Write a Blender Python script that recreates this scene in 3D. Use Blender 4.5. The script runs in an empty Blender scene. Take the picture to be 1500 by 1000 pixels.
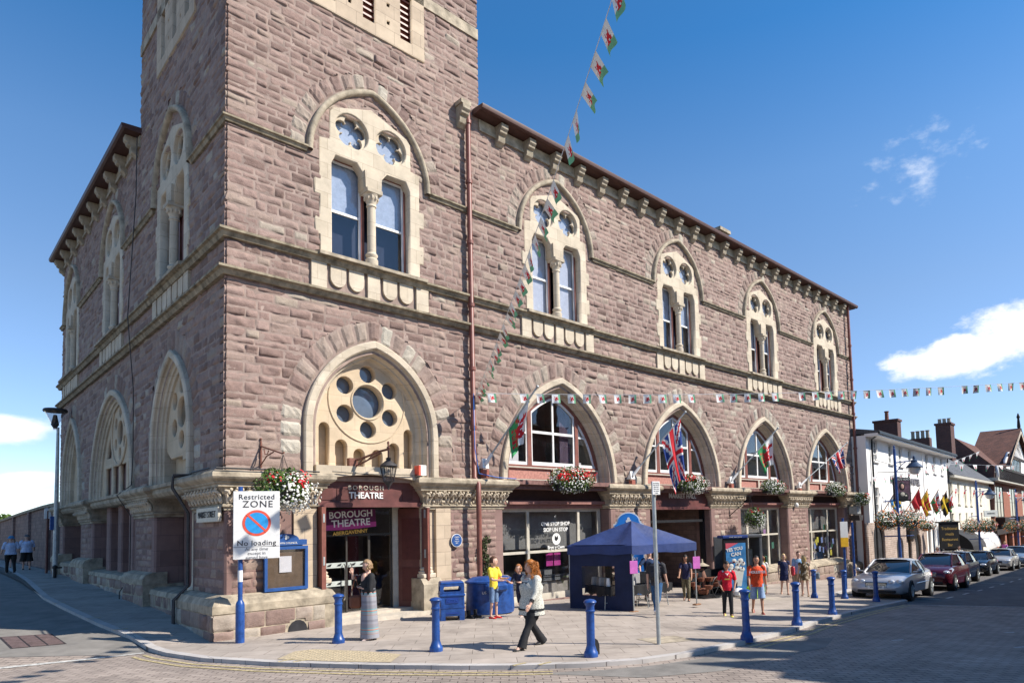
import bpy, bmesh, math, random
import numpy as np
from mathutils import Vector, Matrix, Euler
R = math.radians
rng = random.Random(7)
S = bpy.context.scene
COL = S.collection
# ------------------------------------------------------------------ camera
CX, CY, CZ = -4.892, -15.276, 2.1
cd = bpy.data.cameras.new('camera'); cam = bpy.data.objects.new('camera', cd); COL.objects.link(cam); S.camera = cam
yaw, pitch, roll = R(45.551), R(3.624), R(-1.592)
F = Vector((math.sin(yaw)*math.cos(pitch), math.cos(yaw)*math.cos(pitch), math.sin(pitch)))
R0 = Vector((math.cos(yaw), -math.sin(yaw), 0)); U0 = R0.cross(F)
Rr = R0*math.cos(roll)+U0*math.sin(roll); Uu = -R0*math.sin(roll)+U0*math.cos(roll)
M = Matrix((Rr, Uu, -F)).transposed().to_4x4(); M.translation = Vector((CX, CY, CZ)); cam.matrix_world = M
cd.sensor_fit = 'HORIZONTAL'; cd.sensor_width = 36; cd.lens = 971.84/1500*36
cd.shift_x = (750-840.74)/1500; cd.shift_y = (705.39-500)/1500
cd.clip_start = .1; cd.clip_end = 3000
def rgb(c): return (c[0], c[1], c[2], 1)
# ------------------------------------------------------------------ light and sky
SUN_EL = R(41.0); SUN_AZ = math.atan2(-.82, .57)      # direction towards the sun in the ground plane
sd = bpy.data.lights.new('sun', 'SUN'); so = bpy.data.objects.new('sun', sd); COL.objects.link(so)
sd.energy = 4.6; sd.angle = R(.53); sd.color = (1, .94, .85)
tosun = Vector((math.cos(SUN_AZ)*math.cos(SUN_EL), math.sin(SUN_AZ)*math.cos(SUN_EL), math.sin(SUN_EL)))
so.rotation_euler = tosun.to_track_quat('Z', 'Y').to_euler(); so.location = (10, -30, 40)
W = bpy.data.worlds.new('World'); S.world = W; W.use_nodes = True
nt = W.node_tree; N = nt.nodes; L = nt.links; N.clear()
def nd(nt, t, **k):
    n = nt.nodes.new(t)
    for a, b in k.items():
        if a in n.inputs.keys() if isinstance(a, str) else False: n.inputs[a].default_value = b
        else: setattr(n, a, b)
    return n
wo = N.new('ShaderNodeOutputWorld'); bg = N.new('ShaderNodeBackground'); sky = N.new('ShaderNodeTexSky')
sky.sky_type = 'NISHITA'; sky.sun_disc = False; sky.sun_elevation = SUN_EL
sky.sun_rotation = math.atan2(.57, -.82)               # clockwise from +Y
sky.altitude = 100; sky.air_density = 1.1; sky.dust_density = 0.1; sky.ozone_density = 3.5
bg.inputs['Strength'].default_value = .14
tc = N.new('ShaderNodeTexCoord')
def vmath(op, a, b=None, nt=nt):
    n = nt.nodes.new('ShaderNodeVectorMath'); n.operation = op
    for i, v in enumerate((a, b)):
        if v is None: continue
        if isinstance(v, bpy.types.NodeSocket): nt.links.new(v, n.inputs[i])
        else: n.inputs[i].default_value = v
    return n.outputs['Value'] if op in ('LENGTH', 'DOT_PRODUCT', 'DISTANCE') else n.outputs[0]
def mth(op, a, b=None, nt=nt, clamp=False):
    n = nt.nodes.new('ShaderNodeMath'); n.operation = op; n.use_clamp = clamp
    for i, v in enumerate((a, b)):
        if v is None: continue
        if isinstance(v, bpy.types.NodeSocket): nt.links.new(v, n.inputs[i])
        else: n.inputs[i].default_value = v
    return n.outputs[0]
dirv = tc.outputs['Generated']
def cloud(c, sx, sz, scale, amt, seed, hi=.55):
    """soft cloud round direction c (unit vector): sx, sz angular half-sizes, edges broken by noise"""
    c = Vector(c).normalized(); t = Vector((c.y, -c.x, 0)).normalized(); u = t.cross(c)
    if u.z < 0: u = -u
    a = mth('DIVIDE', vmath('DOT_PRODUCT', dirv, tuple(t)), sx); b = mth('DIVIDE', mth('SUBTRACT', vmath('DOT_PRODUCT', dirv, tuple(u)), 0), sz)
    front = mth('GREATER_THAN', vmath('DOT_PRODUCT', dirv, tuple(c)), 0)
    d = mth('SQRT', mth('ADD', mth('MULTIPLY', a, a), mth('MULTIPLY', b, b)))
    no = N.new('ShaderNodeTexNoise'); no.inputs['Scale'].default_value = scale; no.inputs['Detail'].default_value = 8; no.inputs['Roughness'].default_value = .6
    off = vmath('ADD', vmath('MULTIPLY', dirv, (1, 1, 1.9)), (seed, seed*2, 0)); L.new(off, no.inputs['Vector'])
    v = mth('ADD', mth('SUBTRACT', 1.0, d), mth('MULTIPLY', mth('SUBTRACT', no.outputs[0], .5), amt))
    mr = N.new('ShaderNodeMapRange'); mr.interpolation_type = 'SMOOTHSTEP'; mr.inputs[1].default_value = .05; mr.inputs[2].default_value = hi
    L.new(v, mr.inputs[0]); return mth('MULTIPLY', mr.outputs[0], front)
clouds = [cloud((.955, .215, .200), .11, .030, 12, 2.6, 1), cloud((.957, .172, .222), .07, .036, 11, 2.4, 4), cloud((.945, .262, .197), .07, .024, 12, 1.8, 9),
          mth('MULTIPLY', cloud((.871, .243, .428), .052, .046, 26, 4.6, 3, 2.4), .75),
          cloud((.075, .99, .128), .075, .024, 12, 1.7, 6), cloud((.105, .99, .068), .05, .011, 17, 1.6, 2), cloud((.09, .995, .047), .026, .006, 22, 1.5, 8),
          cloud((-.2, .97, .10), .12, .02, 10, 1.9, 5), mth('MULTIPLY', cloud((.985, .06, .10), .11, .02, 12, 2, 7), .7)]
m = clouds[0]
for c in clouds[1:]: m = mth('MAXIMUM', m, c)
cn = N.new('ShaderNodeTexNoise'); cn.inputs['Scale'].default_value = 14; cn.inputs['Detail'].default_value = 5; L.new(dirv, cn.inputs['Vector'])
cr = N.new('ShaderNodeValToRGB'); cr.color_ramp.elements[0].position = .3; cr.color_ramp.elements[0].color = (4.3, 4.55, 4.95, 1); cr.color_ramp.elements[1].position = .62; cr.color_ramp.elements[1].color = (5.4, 5.45, 5.55, 1)
L.new(cn.outputs[0], cr.inputs[0])
tr = N.new('ShaderNodeValToRGB'); sz = N.new('ShaderNodeSeparateXYZ'); L.new(dirv, sz.inputs[0]); L.new(sz.outputs[2], tr.inputs[0])
for p_, c_ in [(.12, (.58, .61, .73)), (.3, (.59, .63, .69)), (.45, (.50, .66, .76)), (.6, (.22, .56, .76))]: e_ = tr.color_ramp.elements.new(p_); e_.color = rgb(c_)
tr.color_ramp.elements[0].color = (.78, .84, 1.03, 1); tr.color_ramp.elements[-1].color = (.22, .56, .76, 1)
sm = N.new('ShaderNodeMix'); sm.data_type = 'RGBA'; sm.blend_type = 'MULTIPLY'; sm.inputs[0].default_value = 1; L.new(sky.outputs[0], sm.inputs[6]); L.new(tr.outputs[0], sm.inputs[7]); skyc = sm.outputs[2]
mx = N.new('ShaderNodeMix'); mx.data_type = 'RGBA'; L.new(m, mx.inputs[0]); L.new(skyc, mx.inputs[6]); L.new(cr.outputs[0], mx.inputs[7])
L.new(mx.outputs[2], bg.inputs['Color']); L.new(bg.outputs[0], wo.inputs[0])
S.view_settings.view_transform = 'Standard'; S.view_settings.look = 'None'; S.view_settings.exposure = 0.78; S.view_settings.gamma = 1
S.render.engine = 'CYCLES'
# ------------------------------------------------------------------ materials
def newmat(name):
    m = bpy.data.materials.new(name); m.use_nodes = True; nt = m.node_tree
    b = nt.nodes['Principled BSDF']; return m, nt, b
def rgb(c): return (c[0], c[1], c[2], 1)
def mat(name, col, rough=.7, metal=0, var=.12, scale=6, bump=0, bscale=40, spec=.3, col2=None, coat=0, emit=None, alpha=1, bdist=.01, stretch=(1, 1, 1)):
    """plain surface with a little noise in its colour and relief"""
    m, nt, b = newmat(name); T = nt.nodes.new('ShaderNodeTexCoord'); mp = nt.nodes.new('ShaderNodeMapping'); mp.inputs['Scale'].default_value = stretch
    nt.links.new(T.outputs['Object'], mp.inputs[0])
    n = nt.nodes.new('ShaderNodeTexNoise'); n.inputs['Scale'].default_value = scale; n.inputs['Detail'].default_value = 6; n.inputs['Roughness'].default_value = .62; nt.links.new(mp.outputs[0], n.inputs[0])
    r = nt.nodes.new('ShaderNodeValToRGB'); a = [max(0, x*(1-var*1.6)) for x in col]; c = col2 or [min(1, x*(1+var)) for x in col]
    r.color_ramp.elements[0].position = .3; r.color_ramp.elements[1].position = .7
    r.color_ramp.elements[0].color = rgb(a); r.color_ramp.elements[1].color = rgb(c)
    nt.links.new(n.outputs[0], r.inputs[0]); nt.links.new(r.outputs[0], b.inputs['Base Color'])
    b.inputs['Roughness'].default_value = rough; b.inputs['Metallic'].default_value = metal; b.inputs['Specular IOR Level'].default_value = spec
    b.inputs['Coat Weight'].default_value = coat; b.inputs['Coat Roughness'].default_value = .05
    if emit: b.inputs['Emission Color'].default_value = rgb(emit[0]); b.inputs['Emission Strength'].default_value = emit[1]
    if alpha < 1: b.inputs['Alpha'].default_value = alpha
    if bump:
        n2 = nt.nodes.new('ShaderNodeTexNoise'); n2.inputs['Scale'].default_value = bscale; n2.inputs['Detail'].default_value = 5; nt.links.new(mp.outputs[0], n2.inputs[0])
        bp = nt.nodes.new('ShaderNodeBump'); bp.inputs['Strength'].default_value = bump; bp.inputs['Distance'].default_value = bdist
        nt.links.new(n2.outputs[0], bp.inputs['Height']); nt.links.new(bp.outputs[0], b.inputs['Normal'])
    return m
def attr_stone(name, ramp, rough=.85, bump=.5):
    """rock-faced stone: attribute 'tone' (one random value per stone) picks the colour, noise breaks it up"""
    m, nt, b = newmat(name); A = nt.nodes.new('ShaderNodeAttribute'); A.attribute_name = 'tone'
    T = nt.nodes.new('ShaderNodeTexCoord'); r = nt.nodes.new('ShaderNodeValToRGB'); cr = r.color_ramp
    while len(cr.elements) < len(ramp): cr.elements.new(.5)
    for e, (p, c) in zip(cr.elements, ramp): e.position = p; e.color = rgb(c)
    nt.links.new(A.outputs['Fac'], r.inputs[0])
    n = nt.nodes.new('ShaderNodeTexNoise'); n.inputs['Scale'].default_value = 9; n.inputs['Detail'].default_value = 8; n.inputs['Roughness'].default_value = .7; nt.links.new(T.outputs['Object'], n.inputs[0])
    n3 = nt.nodes.new('ShaderNodeTexNoise'); n3.inputs['Scale'].default_value = .45; n3.inputs['Detail'].default_value = 4; nt.links.new(T.outputs['Object'], n3.inputs[0])
    hs = nt.nodes.new('ShaderNodeHueSaturation')
    mr = nt.nodes.new('ShaderNodeMapRange'); mr.inputs[1].default_value = .3; mr.inputs[2].default_value = .7; mr.inputs[3].default_value = .80; mr.inputs[4].default_value = 1.15
    nt.links.new(n.outputs[0], mr.inputs[0])
    m2 = nt.nodes.new('ShaderNodeMapRange'); m2.inputs[1].default_value = .35; m2.inputs[2].default_value = .65; m2.inputs[3].default_value = .9; m2.inputs[4].default_value = 1.08
    nt.links.new(n3.outputs[0], m2.inputs[0])
    nt.links.new(mth('MULTIPLY', mr.outputs[0], m2.outputs[0], nt=nt), hs.inputs['Value']); nt.links.new(r.outputs[0], hs.inputs['Color']); nt.links.new(hs.outputs[0], b.inputs['Base Color'])
    b.inputs['Roughness'].default_value = rough; b.inputs['Specular IOR Level'].default_value = .2
    n2 = nt.nodes.new('ShaderNodeTexNoise'); n2.inputs['Scale'].default_value = 22; n2.inputs['Detail'].default_value = 8; n2.inputs['Roughness'].default_value = .65
    mp = nt.nodes.new('ShaderNodeMapping'); mp.inputs['Scale'].default_value = (1, 1, 2.2); nt.links.new(T.outputs['Object'], mp.inputs[0]); nt.links.new(mp.outputs[0], n2.inputs[0])
    bp = nt.nodes.new('ShaderNodeBump'); bp.inputs['Strength'].default_value = bump; bp.inputs['Distance'].default_value = .03
    nt.links.new(n2.outputs[0], bp.inputs['Height']); nt.links.new(bp.outputs[0], b.inputs['Normal'])
    return m
def brickmat(name, c1, c2, mortar, bw, bh, ms=.02, rough=.85, rot=0, vary=.5, bump=.5, offs=.5, axis='xz', squash=1.0, blotch=.15, bias=0., dirt=0):
    """courses of brick, slabs or setts in object space; axis tells which plane the courses lie in"""
    m, nt, b = newmat(name); T = nt.nodes.new('ShaderNodeTexCoord'); mp = nt.nodes.new('ShaderNodeMapping')
    if axis == 'xz': sp = nt.nodes.new('ShaderNodeSeparateXYZ'); cb = nt.nodes.new('ShaderNodeCombineXYZ'); nt.links.new(T.outputs['Object'], sp.inputs[0]); nt.links.new(mth('ADD', sp.outputs[0], sp.outputs[1], nt=nt), cb.inputs[0]); nt.links.new(sp.outputs[2], cb.inputs[1]); nt.links.new(cb.outputs[0], mp.inputs[0])
    else: nt.links.new(T.outputs['Object'], mp.inputs[0])
    mp.inputs['Rotation'].default_value = (0, 0, rot)
    k = nt.nodes.new('ShaderNodeTexBrick'); nt.links.new(mp.outputs[0], k.inputs[0]); k.offset = offs; k.squash = squash
    k.inputs['Color1'].default_value = rgb(c1); k.inputs['Color2'].default_value = rgb(c2); k.inputs['Mortar'].default_value = rgb(mortar)
    k.inputs['Scale'].default_value = 1; k.inputs['Mortar Size'].default_value = ms; k.inputs['Brick Width'].default_value = bw; k.inputs['Row Height'].default_value = bh; k.inputs['Mortar Smooth'].default_value = .3; k.inputs['Bias'].default_value = bias
    n = nt.nodes.new('ShaderNodeTexNoise'); n.inputs['Scale'].default_value = 1.3; n.inputs['Detail'].default_value = 9; n.inputs['Roughness'].default_value = .7; nt.links.new(T.outputs['Object'], n.inputs[0])
    mr = nt.nodes.new('ShaderNodeMapRange'); mr.inputs[1].default_value = .3; mr.inputs[2].default_value = .7; mr.inputs[3].default_value = 1-blotch; mr.inputs[4].default_value = 1+blotch; nt.links.new(n.outputs[0], mr.inputs[0])
    hs = nt.nodes.new('ShaderNodeHueSaturation'); val = mr.outputs[0]
    if dirt:
        n5 = nt.nodes.new('ShaderNodeTexNoise'); n5.inputs['Scale'].default_value = .55; n5.inputs['Detail'].default_value = 10; n5.inputs['Roughness'].default_value = .75; nt.links.new(T.outputs['Object'], n5.inputs[0])
        m5 = nt.nodes.new('ShaderNodeMapRange'); m5.inputs[1].default_value = .52; m5.inputs[2].default_value = .68; m5.inputs[3].default_value = 1; m5.inputs[4].default_value = 1-dirt; nt.links.new(n5.outputs[0], m5.inputs[0])
        vo5 = nt.nodes.new('ShaderNodeTexVoronoi'); vo5.inputs['Scale'].default_value = 2.3; nt.links.new(T.outputs['Object'], vo5.inputs[0]); m6 = nt.nodes.new('ShaderNodeMapRange'); m6.inputs[1].default_value = .035; m6.inputs[2].default_value = .06; m6.inputs[3].default_value = .62; m6.inputs[4].default_value = 1; nt.links.new(vo5.outputs['Distance'], m6.inputs[0])
        val = mth('MULTIPLY', val, m5.outputs[0], nt=nt)
        if dirt > .3: val = mth('MULTIPLY', val, m6.outputs[0], nt=nt)
    nt.links.new(val, hs.inputs['Value']); nt.links.new(k.outputs[0], hs.inputs['Color']); nt.links.new(hs.outputs[0], b.inputs['Base Color'])
    b.inputs['Roughness'].default_value = rough; b.inputs['Specular IOR Level'].default_value = .25
    n2 = nt.nodes.new('ShaderNodeTexNoise'); n2.inputs['Scale'].default_value = 60; n2.inputs['Detail'].default_value = 4; nt.links.new(T.outputs['Object'], n2.inputs[0])
    h = mth('SUBTRACT', mth('MULTIPLY', n2.outputs[0], .35, nt=nt), k.outputs['Fac'], nt=nt)
    bp = nt.nodes.new('ShaderNodeBump'); bp.inputs['Strength'].default_value = bump; bp.inputs['Distance'].default_value = .01; nt.links.new(h, bp.inputs['Height']); nt.links.new(bp.outputs[0], b.inputs['Normal'])
    return m
def glassmat(name, tint=(.02, .025, .03), trans=.6, rough=.02, refl=1.0):
    m, nt, b = newmat(name); nt.nodes.remove(b); o = nt.nodes['Material Output']
    g = nt.nodes.new('ShaderNodeBsdfGlossy'); g.inputs['Roughness'].default_value = rough; t = nt.nodes.new('ShaderNodeBsdfTransparent'); t.inputs[0].default_value = (trans, trans, trans*1.02, 1)
    lw = nt.nodes.new('ShaderNodeLayerWeight'); lw.inputs['Blend'].default_value = .5
    T = nt.nodes.new('ShaderNodeTexCoord'); n = nt.nodes.new('ShaderNodeTexNoise'); n.inputs['Scale'].default_value = .9; nt.links.new(T.outputs['Object'], n.inputs[0])
    bp = nt.nodes.new('ShaderNodeBump'); bp.inputs['Strength'].default_value = .25; bp.inputs['Distance'].default_value = .02; nt.links.new(n.outputs[0], bp.inputs['Height']); nt.links.new(bp.outputs[0], g.inputs['Normal'])
    mx = nt.nodes.new('ShaderNodeMixShader'); nt.links.new(mth('ADD', mth('MULTIPLY', mth('POWER', lw.outputs['Facing'], 3.5, nt=nt), .8*refl, nt=nt), .05*refl, nt=nt, clamp=True), mx.inputs[0]); nt.links.new(t.outputs[0], mx.inputs[1]); nt.links.new(g.outputs[0], mx.inputs[2]); nt.links.new(mx.outputs[0], o.inputs[0])
    return m
ROCK = [(0, (.18, .12, .10)), (.2, (.228, .154, .130)), (.5, (.275, .188, .158)), (.75, (.31, .219, .184)), (.9, (.31, .232, .188)), (.965, (.33, .265, .21)), (1, (.40, .345, .28))]
mt = {}
mt['rock'] = attr_stone('purple_sandstone', ROCK)
mt['vouss'] = attr_stone('arch_stone', [(0, (.20, .135, .115)), (.4, (.26, .185, .155)), (.65, (.31, .245, .20)), (.85, (.36, .31, .25)), (1, (.44, .40, .33))])
mt['mortar'] = mat('lime_mortar', (.30, .225, .19), .95, var=.25, scale=3, bump=.4)
mt['ashlar'] = brickmat('brown_ashlar', (.25, .16, .14), (.20, .125, .11), (.15, .1, .085), .9, .42, .006, vary=.3, bump=.35, blotch=.18)
mt['cream'] = brickmat('bath_stone', (.55, .47, .36), (.47, .395, .295), (.35, .285, .21), .62, .37, .006, blotch=.2, bump=.35, dirt=.26)
mt['creamwarm'] = brickmat('bath_stone_warm_bounce', (.57, .455, .315), (.51, .40, .275), (.41, .32, .22), .7, .42, .005, blotch=.18, bump=.2)  # warm bounced light of the recesses is mixed into this stone colour
mt['creamw'] = mat('weathered_stone', (.40, .335, .245), .9, var=.35, scale=3.5, bump=.5, bscale=25, col2=(.50, .42, .31))
mt['string'] = mat('mossy_string_stone', (.30, .25, .17), .95, var=.4, scale=5, bump=.5, bscale=20, col2=(.40, .335, .235))
mt['creamblk'] = brickmat('cream_ashlar', (.50, .40, .29), (.42, .33, .24), (.27, .21, .16), .55, .36, .007, blotch=.2, bump=.3)
mt['redbrown'] = mat('oxide_red_paint', (.21, .075, .055), .45, var=.2, scale=5, spec=.4)
mt['maroon'] = mat('maroon_paint', (.13, .045, .04), .45, var=.25, scale=3, spec=.4)
mt['pinkpanel'] = mat('pink_render_panel', (.42, .20, .16), .8, var=.2, scale=14)
mt['white'] = mat('white_paint', (.74, .73, .70), .45, var=.06, spec=.4)
mt['offwhite'] = mat('cream_frame_paint', (.50, .46, .38), .5, var=.1)
mt['glass'] = glassmat('window_glass', trans=.92, refl=1.1)
mt['glass2'] = glassmat('shop_glass', trans=.92, refl=.9)
mt['dark'] = mat('dark_opening_fill', (.025, .025, .028), .9, var=.4, scale=2)
mt['room'] = mat('room_wall', (.30, .29, .26), .9, var=.3, scale=1)
mt['blind'] = mat('pale_blind', (.55, .58, .62), .8, var=.08)
mt['black'] = mat('black_paint', (.018, .018, .02), .45, var=.2)
mt['blue'] = mat('royal_blue_paint', (.010, .058, .25), .38, var=.28, scale=7, spec=.5, bump=.25, bscale=14, col2=(.02, .085, .32))
mt['bluetrim'] = mat('noticeboard_blue', (.025, .08, .25), .4, var=.15)
mt['steel'] = mat('galvanised_steel', (.42, .44, .43), .45, metal=.5, var=.15, scale=9)
mt['iron'] = mat('rusty_iron', (.20, .085, .06), .7, var=.3, scale=20)
mt['darkiron'] = mat('dark_iron', (.05, .045, .045), .6, var=.3)
mt['slab'] = brickmat('paving_slabs', (.375, .32, .272), (.32, .272, .23), (.18, .15, .125), .75, .45, .007, axis='xy', rot=R(38), blotch=.2, bump=.4, bias=-.2, dirt=.35)
mt['setts'] = brickmat('paviour_setts', (.34, .28, .235), (.275, .225, .19), (.10, .08, .07), .25, .125, .008, axis='xy', rot=R(40), blotch=.25, bump=.7, dirt=.35)
mt['asphalt'] = mat('asphalt', (.115, .105, .10), .92, var=.18, scale=1.8, bump=.7, bscale=180, bdist=.004, col2=(.15, .14, .135))
mt['asphaltL'] = mat('worn_asphalt', (.20, .185, .165), .92, var=.14, scale=2.2, bump=.7, bscale=160, bdist=.004, col2=(.25, .23, .205))
mt['kerb'] = brickmat('kerb_stone', (.46, .43, .40), (.40, .37, .345), (.16, .14, .13), .92, .5, .006, axis='xy', blotch=.15)
mt['yellow'] = mat('worn_yellow_line', (.50, .40, .20), .8, var=.4, scale=18, col2=(.60, .49, .27))
mt['whiteline'] = mat('worn_white_line', (.50, .48, .44), .8, var=.35, scale=18)
mt['tactile'] = mat('buff_tactile', (.42, .34, .22), .85, var=.15, scale=12)
mt['tar'] = mat('dark_patch', (.05, .045, .045), .85)
mt['render'] = mat('white_render', (.78, .76, .73), .8, var=.06, scale=.8)
mt['creamrender'] = mat('cream_render', (.70, .66, .54), .8, var=.06, scale=.8)
mt['slate'] = brickmat('slate_roof', (.12, .125, .135), (.085, .09, .10), (.04, .04, .045), .3, .22, .012, axis='xz', blotch=.25)
mt['tile'] = brickmat('clay_tiles', (.16, .068, .045), (.105, .05, .038), (.05, .025, .02), .17, .12, .014, axis='xz', blotch=.35)
mt['brick'] = brickmat('red_brick', (.36, .11, .06), (.27, .085, .05), (.25, .19, .15), .225, .075, .01, axis='xz')
mt['brickdark'] = brickmat('sooty_brick', (.13, .06, .05), (.09, .045, .04), (.08, .06, .05), .225, .075, .01, axis='xz')
mt['rubble'] = brickmat('pub_rubble', (.38, .29, .24), (.29, .21, .17), (.42, .35, .30), .24, .12, .02, axis='xz', blotch=.3, bump=.9)
mt['rubdark'] = brickmat('wall_rubble', (.22, .15, .13), (.15, .10, .09), (.13, .10, .085), .4, .19, .012, axis='xz', blotch=.3, bump=1)
mt['pot'] = mat('chimney_pot', (.36, .30, .22), .85, var=.2)
mt['potred'] = mat('clay_pot', (.22, .09, .06), .85, var=.2)
mt['chrome'] = mat('chrome', (.7, .7, .7), .15, metal=1, var=.02)
mt['tyre'] = mat('tyre_rubber', (.02, .02, .02), .8)
mt['leaf'] = mat('leaves', (.06, .12, .025), .6, var=.5, scale=12, col2=(.15, .24, .05))
mt['ivy'] = mat('ivy_leaves', (.05, .08, .03), .6, var=.4, scale=9, col2=(.11, .13, .05))
mt['petalw'] = mat('white_petals', (.62, .61, .56), .6, var=.04)
mt['petalr'] = mat('red_petals', (.62, .015, .025), .5, var=.2)
mt['petalo'] = mat('orange_petals', (.65, .20, .05), .5, var=.2)
mt['skin'] = mat('skin', (.58, .35, .26), .55, var=.05)
mt['skintan'] = mat('tanned_skin', (.42, .22, .14), .55, var=.05)
def flat(name, col, rough=.75, **k):
    if name not in mt: mt[name] = mat(name, col, rough, **k)
    return mt[name]
# ------------------------------------------------------------------ mesh helpers
class MB:
    def __init__(s): s.v = []; s.f = []; s.mi = []; s.m = 0; s.tone = None
    def add(s, vs, fs, m=None):
        o = len(s.v); s.v += [tuple(x) for x in vs]; s.f += [tuple(i+o for i in f) for f in fs]; s.mi += [s.m if m is None else m]*len(fs); return o
    def box(s, x0, x1, y0, y1, z0, z1, m=None, rz=0, c=None):
        vs = [(x, y, z) for z in (z0, z1) for y in (y0, y1) for x in (x0, x1)]
        if rz:
            cx, cy = c or ((x0+x1)/2, (y0+y1)/2); a, b = math.cos(rz), math.sin(rz)
            vs = [(cx+(x-cx)*a-(y-cy)*b, cy+(x-cx)*b+(y-cy)*a, z) for x, y, z in vs]
        s.add(vs, [(0, 2, 3, 1), (4, 5, 7, 6), (0, 1, 5, 4), (2, 6, 7, 3), (0, 4, 6, 2), (1, 3, 7, 5)], m); return s
    def cbox(s, x0, x1, y0, y1, z0, z1, b=.02, m=None):
        """box with chamfered edges"""
        bm = bmesh.new(); bmesh.ops.create_cube(bm, size=1)
        for v in bm.verts: v.co = Vector(((x0+x1)/2+v.co.x*(x1-x0), (y0+y1)/2+v.co.y*(y1-y0), (z0+z1)/2+v.co.z*(z1-z0)))
        bmesh.ops.bevel(bm, geom=bm.edges[:], offset=b, segments=1, affect='EDGES'); s.addbm(bm, m); return s
    def addbm(s, bm, m=None):
        bm.verts.index_update(); s.add([v.co[:] for v in bm.verts], [[v.index for v in f.verts] for f in bm.faces], m); bm.free(); return s
    def prism(s, poly, a0, a1, axis='y', m=None):
        """poly of 2-D points (x,z for axis y; x,y for axis z; y,z for axis x) extruded between a0 and a1"""
        n = len(poly)
        def P(p, a): return (p[0], a, p[1]) if axis == 'y' else ((p[0], p[1], a) if axis == 'z' else (a, p[0], p[1]))
        vs = [P(p, a0) for p in poly]+[P(p, a1) for p in poly]
        s.add(vs, [tuple(range(n))[::-1], tuple(range(n, 2*n))]+[(i, (i+1) % n, n+(i+1) % n, n+i) for i in range(n)], m); return s
    def tube(s, pts, r, n=8, m=None, cap=True, ry=None):
        pts = [Vector(p) for p in pts]; rs = r if isinstance(r, (list, tuple)) else [r]*len(pts); vs = []; fs = []; up = None
        for i, p in enumerate(pts):
            t = (pts[min(i+1, len(pts)-1)]-pts[max(i-1, 0)]).normalized()
            if up is None: up = Vector((0, 0, 1)) if abs(t.z) < .9 else Vector((1, 0, 0))
            a = t.cross(up).normalized(); b = a.cross(t).normalized(); up = b
            for k in range(n):
                q = 2*math.pi*k/n; vs.append(p+a*math.cos(q)*rs[i]+b*math.sin(q)*(rs[i] if ry is None else ry[i]))
        for i in range(len(pts)-1):
            for k in range(n): fs.append((i*n+k, i*n+(k+1) % n, (i+1)*n+(k+1) % n, (i+1)*n+k))
        if cap: fs += [tuple(range(n))[::-1], tuple((len(pts)-1)*n+k for k in range(n))]
        s.add(vs, fs, m); return s
    def lathe(s, prof, c=(0, 0, 0), n=16, m=None, sx=1, sy=1):
        vs = []; fs = []
        for r, z in prof:
            for k in range(n): q = 2*math.pi*k/n; vs.append((c[0]+r*math.cos(q)*sx, c[1]+r*math.sin(q)*sy, c[2]+z))
        for i in range(len(prof)-1):
            for k in range(n): fs.append((i*n+k, i*n+(k+1) % n, (i+1)*n+(k+1) % n, (i+1)*n+k))
        fs += [tuple(range(n))[::-1], tuple((len(prof)-1)*n+k for k in range(n))]
        s.add(vs, fs, m); return s
    def quad(s, a, b, c, d, m=None): s.add([a, b, c, d], [(0, 1, 2, 3)], m); return s
    def ball(s, c, r, n=10, m=None):
        rr = r if isinstance(r, (tuple, list)) else (r, r, r); k = max(4, n//2); vs = []; fs = []
        for i in range(k+1):
            t = math.pi*i/k
            for j in range(n): q = 2*math.pi*j/n; vs.append((c[0]+rr[0]*math.sin(t)*math.cos(q), c[1]+rr[1]*math.sin(t)*math.sin(q), c[2]-rr[2]*math.cos(t)))
        for i in range(k):
            for j in range(n): fs.append((i*n+j, i*n+(j+1) % n, (i+1)*n+(j+1) % n, (i+1)*n+j))
        s.add(vs, fs, m); return s
    def mesh(s, name, mats, smooth=False):
        me = bpy.data.meshes.new(name); me.from_pydata(s.v, [], s.f)
        for m_ in (mats if isinstance(mats, (list, tuple)) else [mats]): me.materials.append(m_)
        if any(s.mi): me.polygons.foreach_set('material_index', s.mi)
        if s.tone is not None:
            at = me.attributes.new('tone', 'FLOAT', 'FACE'); at.data.foreach_set('value', s.tone)
        bm = bmesh.new(); bm.from_mesh(me); bmesh.ops.recalc_face_normals(bm, faces=bm.faces[:]) if smooth != 'keep' else None; bm.to_mesh(me); bm.free()
        if smooth:
            me.polygons.foreach_set('use_smooth', [True]*len(me.polygons))
            if smooth != True and smooth != 'keep': me.set_sharp_from_angle(angle=smooth)
        return me
    def build(s, name, mats, parent=None, smooth=R(35), **k):
        return link(name, s.mesh(name, mats, smooth), parent, **k)
def link(name, data, parent=None, loc=None, rot=None, **k):
    o = bpy.data.objects.new(name, data); COL.objects.link(o)
    if parent: o.parent = parent
    if loc: o.location = loc
    if rot: o.rotation_euler = rot
    for a, b in k.items(): o[a] = b
    return o
def thing(name, label, cat, loc=(0, 0, 0), rz=0, group=None):
    o = link(name, None, None, loc, (0, 0, rz), label=label, category=cat); o.empty_display_size = .2
    if group: o['group'] = group
    return o
def tag(o, label, cat, group=None):
    o['label'] = label; o['category'] = cat
    if group: o['group'] = group
    return o
def struct(o, kind='structure'): o['kind'] = kind; return o
def copy_tree(o, parent=None, mw=None, **k):
    c = o.copy(); COL.objects.link(c); c.parent = parent
    if mw is not None: c.matrix_local = mw
    for ch in o.children: copy_tree(ch, c)
    for a, b in k.items(): c[a] = b
    return c
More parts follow.
